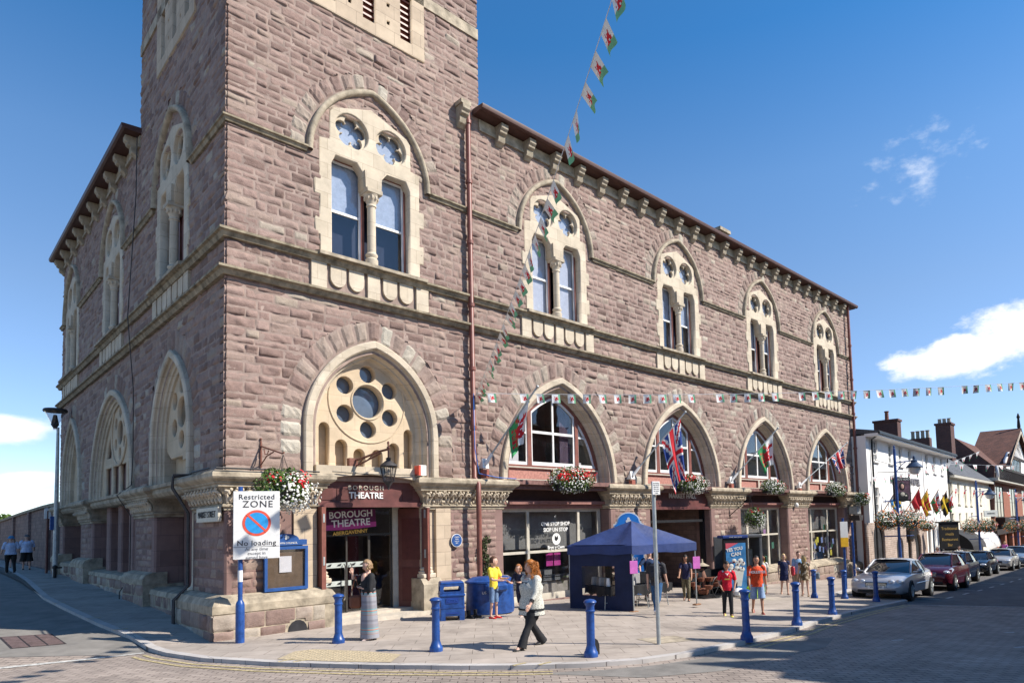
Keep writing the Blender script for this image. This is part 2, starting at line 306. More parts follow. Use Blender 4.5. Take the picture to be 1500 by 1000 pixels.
def plate(name, outer, holes, th, mats, parent=None, bevel=0, xf=None, y=0):
    """flat plate in the x-z plane with real holes, front face at y, thickness th going back (+y)"""
    cu = bpy.data.curves.new(name, 'CURVE'); cu.dimensions = '2D'; cu.fill_mode = 'BOTH'; cu.extrude = th/2-bevel; cu.bevel_depth = bevel; cu.bevel_resolution = 0
    sa = lambda p: sum(p[i-1][0]*p[i][1]-p[i][0]*p[i-1][1] for i in range(len(p)))
    outer = outer if sa(outer) > 0 else outer[::-1]; holes = [h if sa(h) < 0 else h[::-1] for h in holes]
    for poly in [outer]+holes:
        sp = cu.splines.new('POLY'); sp.points.add(len(poly)-1); sp.use_cyclic_u = True
        for p, q in zip(sp.points, poly): p.co = (q[0], q[1], 0, 1)
    o = bpy.data.objects.new(name, cu); COL.objects.link(o); dg = bpy.context.evaluated_depsgraph_get()
    me = bpy.data.meshes.new_from_object(o.evaluated_get(dg)); bpy.data.objects.remove(o); bpy.data.curves.remove(cu)
    T = Matrix(((1, 0, 0, 0), (0, 0, -1, y+th/2), (0, 1, 0, 0), (0, 0, 0, 1))); me.transform(T)
    bm = bmesh.new(); bm.from_mesh(me); bmesh.ops.remove_doubles(bm, verts=bm.verts[:], dist=1e-5); bmesh.ops.recalc_face_normals(bm, faces=bm.faces[:]); bm.to_mesh(me); bm.free()
    me.materials.clear()
    for m_ in (mats if isinstance(mats, (list, tuple)) else [mats]): me.materials.append(m_)
    return link(name, me, parent)
def circ(cx, cz, r, n=24, a0=0, a1=2*math.pi):
    return [(cx+r*math.cos(a0+(a1-a0)*i/n), cz+r*math.sin(a0+(a1-a0)*i/n)) for i in range(n)]
def foil(cx, cz, r, k=4, n=10, rot=0, f=.52):
    """outline with k lobes"""
    out = []
    for i in range(k):
        a = rot+2*math.pi*i/k; lx, lz = cx+r*f*math.cos(a), cz+r*f*math.sin(a); lr = r*(1-f)
        for j in range(n): b = a-2.0+4.0*j/(n-1); out.append((lx+lr*math.cos(b), lz+lr*math.sin(b)))
    return out
def rect(x0, x1, z0, z1): return [(x0, z0), (x1, z0), (x1, z1), (x0, z1)]
def arch(c, a, z0, zs, h, d=0, n=14, x=None):
    """pointed arch polyline, left foot to right foot: half width a, foot z0, springing zs, rise h, grown outward by d"""
    Rr_ = (a*a+h*h)/(2*a); cx = -a+Rr_; rad = Rr_+d; t1 = math.acos(max(-1, min(1, -cx/rad)))
    pts = [(c-a-d, z0)]
    left = [(c+cx+rad*math.cos(t), zs+rad*math.sin(t)) for t in [math.pi-(math.pi-t1)*i/n for i in range(n+1)]]
    if zs > z0+.01: pts += left
    else: pts = left
    right = [(2*c-x_, z) for x_, z in pts[::-1][1:]]
    return pts+right
def in_arch(u, z, c, a, z0, zs, h, d=0):
    Rr_ = (a*a+h*h)/(2*a); cx = -a+Rr_; rad = Rr_+d; du = -np.abs(u-c)
    return (z >= z0) & (np.abs(du) < a+d) & ((z < zs) | ((du-cx)**2+(z-zs)**2 < rad*rad))
def sweep(mb, paths, m=None):
    """paths: list of equal-length 3-D polylines, skinned together"""
    n = len(paths[0]); vs = [p for P in paths for p in P]; fs = []
    for i in range(len(paths)-1):
        for j in range(n-1): fs.append((i*n+j, i*n+j+1, (i+1)*n+j+1, (i+1)*n+j))
    mb.add(vs, fs, m)
def arch_mould(mb, c, a, z0, zs, h, prof, n=14, m=None):
    """prof: list of (offset d, depth y)"""
    sweep(mb, [[(x, y, z) for x, z in arch(c, a, z0, zs, h, d, n)] for d, y in prof], m)
def vn(x, y, seed=0):
    xi = np.floor(x).astype(np.int64); yi = np.floor(y).astype(np.int64); fx = x-xi; fy = y-yi; fx = fx*fx*(3-2*fx); fy = fy*fy*(3-2*fy)
    def h(a, b):
        v = (a*374761393+b*668265263+seed*2147483647) & 0xffffffff; v = ((v ^ (v >> 13))*1274126177) & 0xffffffff; return ((v ^ (v >> 16)) & 0xffff)/65535.
    return (h(xi, yi)*(1-fx)+h(xi+1, yi)*fx)*(1-fy)+(h(xi, yi+1)*(1-fx)+h(xi+1, yi+1)*fx)*fy
def fbm(x, y, seed=0, o=3):
    s = 0; a = 1; t = 0
    for i in range(o): s = s+a*vn(x*2**i, y*2**i, seed+i); t += a; a *= .55
    return s/t
def courses(z0, z1, lo, hi, seed):
    r = random.Random(seed); z = [z0]
    while z[-1] < z1: z.append(z[-1]+r.uniform(lo, hi))
    z[-1] = z1; return z
def relief(u0, u1, zs, keep, seed, res=.05, wlo=.22, whi=.7, amp=.04, rough=.03, joint=.006, base=0., quoin0=False, quoin1=False, resf=None, tonef=None):
    """rock-faced coursed masonry as real relief: every stone its own little grid"""
    r = random.Random(seed); V = []; Fc = []; Tn = []; off = 0
    for zi in range(len(zs)-1):
        za, zb = zs[zi]+joint, zs[zi+1]-joint; u = u0; cuts = [u0]
        if quoin0: cuts.append(u0+(.62 if zi % 2 else .38)+r.uniform(-.06, .06))
        end = u1-((.38 if zi % 2 else .62)+r.uniform(-.06, .06)) if quoin1 else u1
        while cuts[-1] < end-.25: cuts.append(min(end, cuts[-1]+r.uniform(wlo, whi)))
        cuts[-1] = end
        if quoin1: cuts.append(u1)
        for k in range(len(cuts)-1):
            ua, ub = cuts[k]+joint, cuts[k+1]-joint
            tone = r.random(); A = amp*r.uniform(.55, 1.35); tx, tz = r.uniform(-.05, .05), r.uniform(-.09, .09)
            c0 = quoin0 and k == 0; c1 = quoin1 and k == len(cuts)-2
            if c0: ua = u0-.045
            if c1: ub = u1+.045
            if ub-ua < .05: continue
            rs = resf((ua+ub)/2) if resf else res
            nu = max(3, int(round((ub-ua)/rs)))+1; nz = max(3, int(round((zb-za)/rs)))+1
            t = np.linspace(0, 1, nu); q = np.linspace(0, 1, nz)
            eu = min(.3, .022/(ub-ua)); ez = min(.3, .02/(zb-za))
            if nu > 3: t = np.concatenate(([0], np.linspace(eu, 1-eu, nu-2), [1]))
            if nz > 3: q = np.concatenate(([0], np.linspace(ez, 1-ez, nz-2), [1]))
            Ug, Zg = np.meshgrid(ua+(ub-ua)*t, za+(zb-za)*q)
            kp = keep(Ug, Zg)
            if not kp.any(): continue
            du = np.minimum(Ug-ua, ub-Ug) if not (c0 or c1) else ((ub-Ug) if c0 else (Ug-ua)); dz = np.minimum(Zg-za, zb-Zg)
            d = np.minimum(du, dz); e = np.clip(d/.035, 0, 1)**.6; e2 = np.clip(d/.016, 0, 1)
            hgt = base-.012+e*A+e2*(tx*(Ug-ua-(ub-ua)/2)+tz*(Zg-za-(zb-za)/2))
            fac = np.full(Ug.shape, 9.)
            for q4 in range(5):
                an = r.random()*6.283; sx_, sz_ = math.cos(an)*r.uniform(.05, .4), math.sin(an)*r.uniform(.2, .75)
                fac = np.minimum(fac, A*r.uniform(.75, 1.5)+sx_*(Ug-ua-(ub-ua)*r.uniform(.2, .8))+sz_*(Zg-za-(zb-za)*r.uniform(.2, .8)))
            nn = fbm(Ug*8+seed*3, Zg*15+tone*50, seed, 3)-.5
            hgt = base-.012+e2*.012+e*np.clip(fac, .004, A*2.2)+e2*nn*rough
            V.append(np.stack([Ug.ravel(), -hgt.ravel(), Zg.ravel()], 1))
            idx = np.arange(nu*nz).reshape(nz, nu); kc = kp[:-1, :-1] & kp[1:, 1:] & kp[:-1, 1:] & kp[1:, :-1]
            f = np.stack([idx[:-1, :-1][kc], idx[:-1, 1:][kc], idx[1:, 1:][kc], idx[1:, :-1][kc]], 1)+off
            Fc.append(f); tv = tonef(r, tone) if tonef else tone; Tn.append(np.full(len(f), tv)); off += nu*nz
    V = np.concatenate(V); Fc = np.concatenate(Fc); Tn = np.concatenate(Tn)
    return V, Fc, Tn
def npmesh(name, V, Fc, Tn, mats, smooth=False):
    me = bpy.data.meshes.new(name); n = len(Fc)
    used = np.unique(Fc); remap = np.zeros(len(V), np.int64); remap[used] = np.arange(len(used)); V = V[used]; Fc = remap[Fc]
    me.vertices.add(len(V)); me.vertices.foreach_set('co', V.astype(np.float32).ravel()); me.loops.add(n*4); me.loops.foreach_set('vertex_index', Fc.astype(np.int32).ravel())
    me.polygons.add(n); me.polygons.foreach_set('loop_start', np.arange(0, n*4, 4, dtype=np.int32)); me.polygons.foreach_set('loop_total', np.full(n, 4, np.int32)); me.update(calc_edges=True)
    at = me.attributes.new('tone', 'FLOAT', 'FACE'); at.data.foreach_set('value', Tn.astype(np.float32))
    if smooth: me.polygons.foreach_set('use_smooth', [True]*n)
    me.materials.append(mats); return me
def text(name, s, size, m, parent, loc, rot, th=.004, align='CENTER', sx=1, weight=0, spacing=1, **k):
    cu = bpy.data.curves.new(name, 'FONT'); cu.body = s; cu.size = size; cu.align_x = align; cu.align_y = 'CENTER'; cu.extrude = th; cu.offset = weight; cu.space_character = spacing; cu.resolution_u = 3
    o = bpy.data.objects.new(name, cu); COL.objects.link(o); dg = bpy.context.evaluated_depsgraph_get(); me = bpy.data.meshes.new_from_object(o.evaluated_get(dg)); bpy.data.objects.remove(o); bpy.data.curves.remove(cu)
    me.materials.clear(); me.materials.append(m); me.transform(Matrix.Diagonal((sx, 1, 1, 1)))
    return link(name, me, parent, loc, rot, **k)
FR = (R(90), 0, 0)            # text facing -Y
# ------------------------------------------------------------------ ground heights
ZT = [(-400, -.1), (1, -.1), (6, -.17), (10, -.31), (14, -.48), (20, -.76), (27, -1.07), (34, -1.33), (46, -1.72), (60, -2.1), (90, -2.6), (400, -2.8)]
YT = [(-400, 0), (0, 0), (1.3, .13), (6.75, .37), (16.8, .67), (30, .78), (60, .95), (400, 1.2)]
def lin(T, x):
    for (a, p), (b, q) in zip(T, T[1:]):
        if x <= b: return p+(q-p)*(x-a)/(b-a)
    return T[-1][1]
def gz(x, y):
    w = 1 if x < 0 else max(0, 1-x/3.)
    return lin(ZT, x)+w*lin(YT, y)
def drape(name, poly, dz, m, parent=None, skirt=0):
    bm = bmesh.new(); bm.faces.new([bm.verts.new((x, y, 0)) for x, y in poly]); 
    bmesh.ops.triangulate(bm, faces=bm.faces[:])
    for x in [a for a, _ in ZT[1:-1]]+[0, 1.5, 3]: bmesh.ops.bisect_plane(bm, geom=bm.verts[:]+bm.edges[:]+bm.faces[:], plane_co=(x, 0, 0), plane_no=(1, 0, 0))
    for y in [a for a, _ in YT[1:-1]]: bmesh.ops.bisect_plane(bm, geom=bm.verts[:]+bm.edges[:]+bm.faces[:], plane_co=(0, y, 0), plane_no=(0, 1, 0))
    for v in bm.verts: v.co.z = gz(v.co.x, v.co.y)+dz
    if skirt:
        es = [e for e in bm.edges if len(e.link_faces) == 1]; r_ = bmesh.ops.extrude_edge_only(bm, edges=es)
        for v in r_['geom']:
            if isinstance(v, bmesh.types.BMVert): v.co.z -= skirt
    bmesh.ops.recalc_face_normals(bm, faces=bm.faces[:])
    up = [f for f in bm.faces if abs(f.normal.z) > .5]
    if up and sum(f.normal.z for f in up) < 0: bmesh.ops.reverse_faces(bm, faces=bm.faces[:])
    me = bpy.data.meshes.new(name); bm.to_mesh(me); bm.free(); me.materials.append(m); return link(name, me, parent)
def offset_line(pts, d):
    out = []
    for i, p in enumerate(pts):
        a = Vector(pts[max(i-1, 0)]); b = Vector(pts[min(i+1, len(pts)-1)]); t = (b-a).normalized(); out.append((p[0]-t.y*d, p[1]+t.x*d))
    return out
# ================================================================== SETTING: ground
KERB = [(-1.0, 60), (-1.0, 29), (-1.45, 18), (-1.8, 10), (-1.75, 6.7), (-1.6, 3.5), (-1.42, 1.2), (-1.36, .1), (-1.28, -.9), (-1.0, -2.1), (-.36, -3.54), (.2, -4.5), (.72, -5.35), (1.45, -6.35), (2.1, -7.1), (2.86, -7.8), (3.69, -8.3), (4.6, -8.55), (6.1, -8.65), (8.45, -8.52), (10.7, -8.2), (13.2, -7.95), (15.9, -7.8), (18.2, -7.65), (18.75, -7.35), (18.95, -6.6), (19.0, -5.4), (19.6, -4.7), (22, -4.2), (27, -3.3), (40, -2.6), (60, -1.2), (120, 3.5)]
struct(drape('road', [(-200, -120), (220, -120), (220, 200), (-200, 200)], -.07, mt['asphalt']))
struct(drape('side_street', [(-14, 1.9), (-3.5, 1.07), (-1.5, -.15), (-1.3, 3), (-1.5, 8), (-1.2, 20), (-.8, 40), (-.6, 90), (-14, 90)], -.066, mt['asphaltL']))
struct(drape('paviour_crossing', [(-16, -34), (20.5, -34), (18.95, -11), (17.2, -8.0)]+[p for p in KERB[::-1] if -.9 >= p[1] and p[0] < 17]+[(-1.45, -.2), (-3.5, 1.02), (-16, 1.9)], -.0655, mt['setts']))
struct(drape('asphalt_patch', [(2.0, -7.5), (2.9, -8.15), (3.69, -8.55), (4.6, -8.8), (6.1, -8.9), (7.5, -8.95), (8.3, -9.5), (7.0, -9.9), (5.2, -9.75), (4.0, -9.6), (2.9, -9.0)], -.061, mt['asphaltL']))
struct(drape('pavement', KERB+[(120, 8), (34, 8), (34, 1.5), (.2, 1.5), (.2, 60)], 0, mt['slab']))
def strip(name, pts, w, dz, m, d0=0., parent=None):
    a = offset_line(pts, d0); b = offset_line(pts, d0+w); mb = MB()
    P = [p for i in range(len(a)) for p in [a[i]]]
    vs = [(x, y, gz(x, y)+dz) for x, y in a]+[(x, y, gz(x, y)+dz) for x, y in b]; n = len(a)
    mb.add(vs, [(i, i+1, n+i+1, n+i) for i in range(n-1)]); return mb
def dens(pts, step=.5):
    out = []
    for a, b in zip(pts, pts[1:]):
        k = max(1, int(math.dist(a, b)/step))
        out += [(a[0]+(b[0]-a[0])*i/k, a[1]+(b[1]-a[1])*i/k) for i in range(k)]
    return out+[pts[-1]]
KD = dens(KERB)
mb = strip('k', KD, .16, .004, None, -.02); k0 = offset_line(KD, -.02); n = len(k0)
mb.add([(x, y, gz(x, y)+.004) for x, y in k0]+[(x, y, gz(x, y)-.12) for x, y in k0], [(i, i+1, n+i+1, n+i) for i in range(n-1)])
struct(mb.build('kerb', mt['kerb']))
mb = MB()
KY = [p for p in KD if -1.2 < p[1] or p[0] < 2.4]
for d in (-.27, -.45):
    pl = [p for p in offset_line(KD, d) if p[1] < -.3 and p[0] < 2.3]; vs = strip('y', pl, .07, -.058, None); mb.add(vs.v, vs.f)
    pl = [p for p in offset_line(KD, d) if 5.6 < p[0] < 17.2 and p[1] < -7]; vs = strip('y', pl, .07, -.058, None); mb.add(vs.v, vs.f)
for x, y in [(2.05, -7.05), (2.35, -7.32), (-.25, -3.6), (-.1, -3.85), (-1.5, 2.2), (-1.62, 4.3), (-1.78, 8)]:
    mb.box(x-.05, x+.22, y-.03, y+.03, gz(x, y)+.006, gz(x, y)+.008)
struct(mb.build('yellow_lines', mt['yellow']))
mb = MB()
for x0, y0, x1, y1 in [(-14, 2.0, -1.5, -.2), (17.1, -8.05, 18.95, -10.9), (18.95, -10.9, 20.6, -17)]:
    pl = dens([(x0, y0), (x1, y1)]); s_ = strip('w', pl, .12, -.057, None); mb.add(s_.v, s_.f)
for i in range(16):
    x = 21+i*2.6; y = -8.1+.055*(x-21); s_ = strip('w', dens([(x, y), (x+1.0, y+.06)]), .1, -.06, None); mb.add(s_.v, s_.f)
for i in range(5):
    x = 20.2+i*6.1; y = -8.1+.055*(x-20); s_ = strip('w', dens([(x, y), (x+.5, y+2.3)]), .1, -.0595, None); mb.add(s_.v, s_.f)
for x, y in [(9.3, -12.4), (11.5, -11.8), (8.7, -10.5), (13.6, -12.9)]:
    s_ = strip('w', [(x, y), (x+.25, y-.12)], .07, -.06, None); mb.add(s_.v, s_.f)
struct(mb.build('white_road_markings', mt['whiteline']))
def pip(x, y, P):
    c = False
    for i in range(len(P)):
        (a, b), (d, e) = P[i-1], P[i]
        if (b > y) != (e > y) and x < (d-a)*(y-b)/(e-b)+a: c = not c
    return c
struct(drape('tactile_paving', [(-.22, -3.35), (.36, -4.45), (.88, -5.25), (1.38, -4.75), (1.12, -3.95), (.62, -2.95), (.3, -2.85)], .006, mt['tactile']))
mb = MB()
for i in range(16):
    for j in range(24):
        x = -.3+i*.1; y = -5.2+j*.1
        if pip(x, y, [(-.15, -3.35), (.40, -4.4), (.88, -5.1), (1.30, -4.7), (1.05, -3.95), (.58, -3.0), (.3, -2.92)]): mb.lathe([(.03, 0), (.022, .006)], (x, y, gz(x, y)+.006), 6)
struct(mb.build('tactile_studs', mt['tactile']))
struct(drape('concrete_footing', [(5.0, -7.6), (5.75, -7.9), (6.0, -7.3), (5.2, -6.95)], .006, mt['creamw']))
GA, GB, GC, GD = (-3.35, 3.35), (-2.5, 3.05), (-2.45, 1.55), (-3.3, 1.75)
def gp_(u, v):
    x = (GA[0]*(1-u)+GB[0]*u)*(1-v)+(GD[0]*(1-u)+GC[0]*u)*v; y = (GA[1]*(1-u)+GB[1]*u)*(1-v)+(GD[1]*(1-u)+GC[1]*u)*v; return x, y
g = thing('drain_grate', 'rusty rectangular slotted drain grate set in the side street asphalt', 'drain grate', (-2.9, 2.4, gz(-3, 2.4)-.06)); O_ = g.location
def gq(mb, u0, u1, v0, v1, dz):
    P = [gp_(u, v) for u, v in ((u0, v0), (u1, v0), (u1, v1), (u0, v1))]; T_ = [(x-O_.x, y-O_.y, gz(x, y)-.066+dz-O_.z) for x, y in P]; mb.add(T_+[(a, b_, c-.01) for a, b_, c in T_], [(0, 1, 2, 3), (0, 4, 5, 1), (1, 5, 6, 2), (2, 6, 7, 3), (3, 7, 4, 0)])
mb = MB(); gq(mb, 0, 1, 0, 1, .004); mb.build('frame', flat('grate_dark', (.035, .028, .028)), g)
for j in range(3):
    mb = MB()
    for i in range(26): gq(mb, .04+j*.32, .32+j*.32, .02+i*.037, .04+i*.037, .011)
    mb.build('grille', flat('grate_iron', (.16, .11, .10), .6, var=.3), g)
# ================================================================== MARKET HALL
hall = thing('market_hall', 'large purple sandstone civic hall with a corner tower, pointed arches and cream stone windows', 'building', (0, 0, 0))
SIDE = Matrix.Rotation(R(-90), 4, 'Z')
def side(o): o.matrix_local = SIDE @ o.matrix_local; return o
FCX = [3.52, 10.17, 16.87, 23.5, 30.2]; SCU = [-3.95, -10.8, -17.9]; UCX = [3.5, 10.15, 17.0, 23.75, 30.75]; UCS = [-4.15, -11.1, -18.55]
LX, LS, TX, TY = 34.1, 20.85, 6.98, 7.6
K0 = 3.42
LOW = {c: (2.6, K0, K0+.02, 3.42) for c in FCX}; LOW[FCX[0]] = (1.84, K0, 4.55, 2.33)
LOWS = {SCU[0]: (1.76, K0, 4.5, 2.38), SCU[1]: (3.1, K0, K0+.1, 3.42), SCU[2]: (1.98, K0, 4.0, 2.95)}
UA, UZ, UH = 1.6, 11.3, 2.08
def keep_factory(low, up, tower):
    def keep(u, z):
        k = np.ones(u.shape, bool)
        for c, (a, z0, zs, h) in low.items(): k &= ~in_arch(u, z, c, a, z0-.2, zs, h, .5)
        for c in up:
            k &= ~(in_arch(u, z, c, UA, UZ, UZ, UH, .5) & ~in_arch(u, z, c, UA, UZ, UZ, UH, .04))
            k &= ~((np.abs(u-c) < 1.38) & (z > 8.6) & (z < 11.75)); k &= ~((np.abs(u-c) < 1.1) & (z >= 11.6) & (z < 12.55+.55*np.clip(1-np.abs(u-c)/1.1, 0, 1)))
            k &= ~((np.abs(u-c) < 1.66) & (z > 7.9) & (z < 8.66))
        for c in tower: k &= ~((np.abs(u-c) < 1.68) & (z > 15.14)); 
        k &= ~((z > 16.75) & (z < 17.08) & (z > 14.3))
        return k
    return keep
zs1 = courses(K0-.02, 7.76, .12, .27, 3); zs2 = courses(7.94, 8.62, .2, .26, 4); zs3 = courses(8.8, 11.22, .11, .24, 5); zs4 = courses(11.38, 14.22, .11, .22, 6); zs5 = courses(14.22, 19.6, .12, .25, 8)
resF = lambda u: .036 if u < 8 else (.05 if u < 16 else .07)
resS = lambda u: .055 if u > -8 else .08
kf = keep_factory(LOW, UCX, [3.45]); ks = keep_factory(LOWS, UCS, [-4.0])
def tonetower(r, t): return t
def wall(name, jobs, keep, rf):
    VV, FF, TT, off = [], [], [], 0
    for u0, u1, zss, sd, wl, wh in jobs:
        V, Fc, T = relief(u0, u1, zss, keep, sd, quoin0=True, quoin1=True, resf=rf, amp=.037, rough=.024, wlo=wl, whi=wh); VV.append(V); FF.append(Fc+off); TT.append(T); off += len(V)
    return link(name, npmesh(name, np.concatenate(VV), np.concatenate(FF), np.concatenate(TT), mt['rock']), hall)
ZB = [(zs1, .25, .75), (zs2, .25, .7), (zs3, .2, .6), (zs4, .2, .6)]
wall('rubble_facing', [(0, LX, zz, 20+i, wl, wh) for i, (zz, wl, wh) in enumerate(ZB)]+[(0, TX, zs5, 61, .2, .62)], kf, resF)
side(wall('rubble_facing', [(-LS, 0, zz, 40+i, wl, wh) for i, (zz, wl, wh) in enumerate(ZB)]+[(-TY, 0, zs5, 62, .2, .62)], ks, resS))
# mortar wall with real openings
def holes(low, up): return [arch(c, a, z0+.0, zs, h, -.3)[::-1] for c, (a, z0, zs, h) in low.items()]+[[(c-1.3, 8.72), (c+1.3, 8.72), (c+1.3, 11.6), (c+1.02, 11.7), (c+1.02, 12.6), (c-1.02, 12.6), (c-1.02, 11.7), (c-1.3, 11.6)] for c in up]
w = plate('wall', rect(0.01, LX, 3.3, 14.3), holes(LOW, UCX), .4, mt['mortar'], hall)
w = side(plate('wall', rect(-LS, -.41, 3.3, 14.3), holes(LOWS, UCS), .4, mt['mortar'], hall))
mb = MB(); mb.box(.01, .41, .001, .44, 3.3, 14.3); mb.build('wall', mt['mortar'], hall)
mb = MB()
lv = [2.35, 3.45, 4.55]
w = plate('tower_wall', rect(.01, TX, 14.3, 19.6), [rect(x-.2, x+.2, 15.45, 19.2) for x in lv], .4, mt['mortar'], hall)
w = side(plate('tower_wall', rect(-TY, -.41, 14.3, 19.6), [rect(x-.2, x+.2, 15.45, 19.2) for x in (-5.1, -4., -2.9)], .4, mt['mortar'], hall))
mb = MB(); mb.box(.01, .41, .001, .44, 14.3, 19.6); mb.box(TX-.4, TX-.001, .42, TY, 14.3, 19.6); mb.box(.42, TX-.42, TY-.4, TY-.002, 14.3, 19.6); mb.build('tower_wall', mt['rubdark'], hall)
mb = MB(); mb.add([(-.3, -.3, 19.6), (TX+.3, -.3, 19.6), (TX+.3, TY+.3, 19.6), (-.3, TY+.3, 19.6), (TX/2, TY/2, 24)], [(0, 1, 4), (1, 2, 4), (2, 3, 4), (3, 0, 4), (3, 2, 1, 0)]); mb.build('tower_roof', mt['slate'], hall)
mb = MB(); mb.add([(0.3, .3, 14.3), (LX, .3, 14.3), (LX, LS, 14.3), (0, LS, 14.3), (6, 7, 18), (28, 7, 18), (28, 14, 18), (6, 14, 18)], [(0, 1, 5, 4), (1, 2, 6, 5), (2, 3, 7, 6), (3, 0, 4, 7), (4, 5, 6, 7), (3, 2, 1, 0)])
for v in range(len(mb.v)): mb.v[v] = (mb.v[v][0], mb.v[v][1], 14.28+(mb.v[v][2]-14.3)*.55)
mb.build('roof', mt['slate'], hall)
mb = MB(); mb.box(LX-.4, LX-.01, .42, LS, -1.8, 14.28); mb.box(.42, LX-.4, LS-.4, LS-.01, 0, 14.28); mb.build('rear_wall', mt['rubdark'], hall)
mb = MB(); mb.box(21.2, 21.9, .5, 1.2, 14.2, 15.35); mb.box(21.1, 22.0, .4, 1.3, 15.35, 15.5); mb.build('chimney', mt['creamw'], hall)
# strings and bands
def band(name, prof, m, segs_f, segs_s, corner=True):
    """prof: (out, z) closed outline swept along the facades; the corner piece is mitred"""
    mb = MB(); n = len(prof)
    def run(pts):
        vs = [(P(o)[0], P(o)[1], z) for P in pts for o, z in prof]; k = len(pts)
        mb.add(vs, [(i*n+j, i*n+(j+1) % n, (i+1)*n+(j+1) % n, (i+1)*n+j) for i in range(k-1) for j in range(n)]+[tuple(range(n)), tuple((k-1)*n+j for j in range(n))[::-1]])
    for a, b in segs_f:
        if a <= 0 and corner: continue
        run([lambda o, a=a: (a, -o), lambda o, b=b: (b, -o)])
    for a, b in segs_s:
        if b >= 0 and corner: continue
        run([lambda o, a=a: (-o, -a), lambda o, b=b: (-o, -b)])
    if corner:
        b = [s for s in segs_f if s[0] <= 0][0][1]; a = [s for s in segs_s if s[1] >= 0][0][0]
        run([lambda o, a=a: (-o, -a), lambda o: (-o, -o), lambda o, b=b: (b, -o)])
    return mb.build(name, m, hall)
pr = lambda z0, z1, o: [(-.05, z0), (o*.45, z0), (o*.6, z0+(z1-z0)*.25), (o*.72, z0+(z1-z0)*.45), (o, z0+(z1-z0)*.55), (o, z0+(z1-z0)*.8), (.02, z1+.03), (-.05, z1+.03)]
band('string_course', pr(8.58, 8.8, .2), mt['string'], [(0, LX+.2)], [(-LS-.2, 0)])
band('string_course', pr(7.74, 7.95, .22), mt['string'], [(0, LX+.2)], [(-LS-.2, 0)])
sf = [0]+[v for c in UCX for v in (c-UA-.12, c+UA+.12)]+[LX+.12]; ss = [-LS-.12]+[v for c in UCS[::-1] for v in (c-UA-.12, c+UA+.12)]+[0]
band('string_course', pr(11.22, 11.38, .13), mt['string'], [(0, sf[1])], [(ss[-2], 0)])
for sg in list(zip(sf[::2], sf[1::2]))[1:]: band('string_course', pr(11.22, 11.38, .13), mt['string'], [sg], [], corner=False)
for sg in list(zip(ss[::2], ss[1::2]))[:-1]: band('string_course', pr(11.22, 11.38, .13), mt['string'], [], [sg], corner=False)
band('tower_band', [(-.05, 16.75), (.05, 16.75), (.05, 17.08), (-.05, 17.08)], mt['creamw'], [(0, TX+.04)], [(-TY, 0)])
# eaves: flat band, corbels, gutter
band('eaves_band', [(-.05, 13.92), (.07, 13.92), (.07, 14.02), (.04, 14.04), (.04, 14.28), (-.05, 14.28)], mt['creamw'], [(TX+.02, LX+.05)], [(-LS-.05, -TY-.02)], corner=False)
pg = [(-.05, 14.31), (.30, 14.31), (.36, 14.33), (.44, 14.31), (.50, 14.34), (.52, 14.40), (.52, 14.46), (.0, 14.49), (-.05, 14.49)]
band('gutter', pg, flat('gutter_brown', (.085, .04, .032), .5), [(TX-.2, LX+.4)], [(-LS-.4, -TY+.05)], corner=False)
def corbel(mb, u):
    w = .13
    mb.prism([(-.36, 14.29), (-.36, 14.16), (-.33, 14.12), (-.30, 14.10), (-.29, 14.04), (-.24, 14.0), (-.2, 13.99), (-.2, 13.86), (-.17, 13.8), (-.10, 13.77), (-.05, 13.7), (.03, 13.68), (.03, 14.29)], u-w, u+w, 'x')
mb = MB(); corbel(mb, 0); c0_ = mb.build('corbel', mt['creamw'], hall); c0_.location = (6.32, 0, 0)
for i in range(23): o = c0_.copy(); COL.objects.link(o); o.location = (7.75+i*1.15, 0, 0)
for i in range(10): o = c0_.copy(); COL.objects.link(o); o.location = (0, 8.0+i*1.42, 0); o.rotation_euler = (0, 0, R(-90))
mb = MB(); mb.box(6.15, 6.5, -.34, 0, 14.3, 14.42); mb.build('corbel_cap', mt['creamw'], hall)
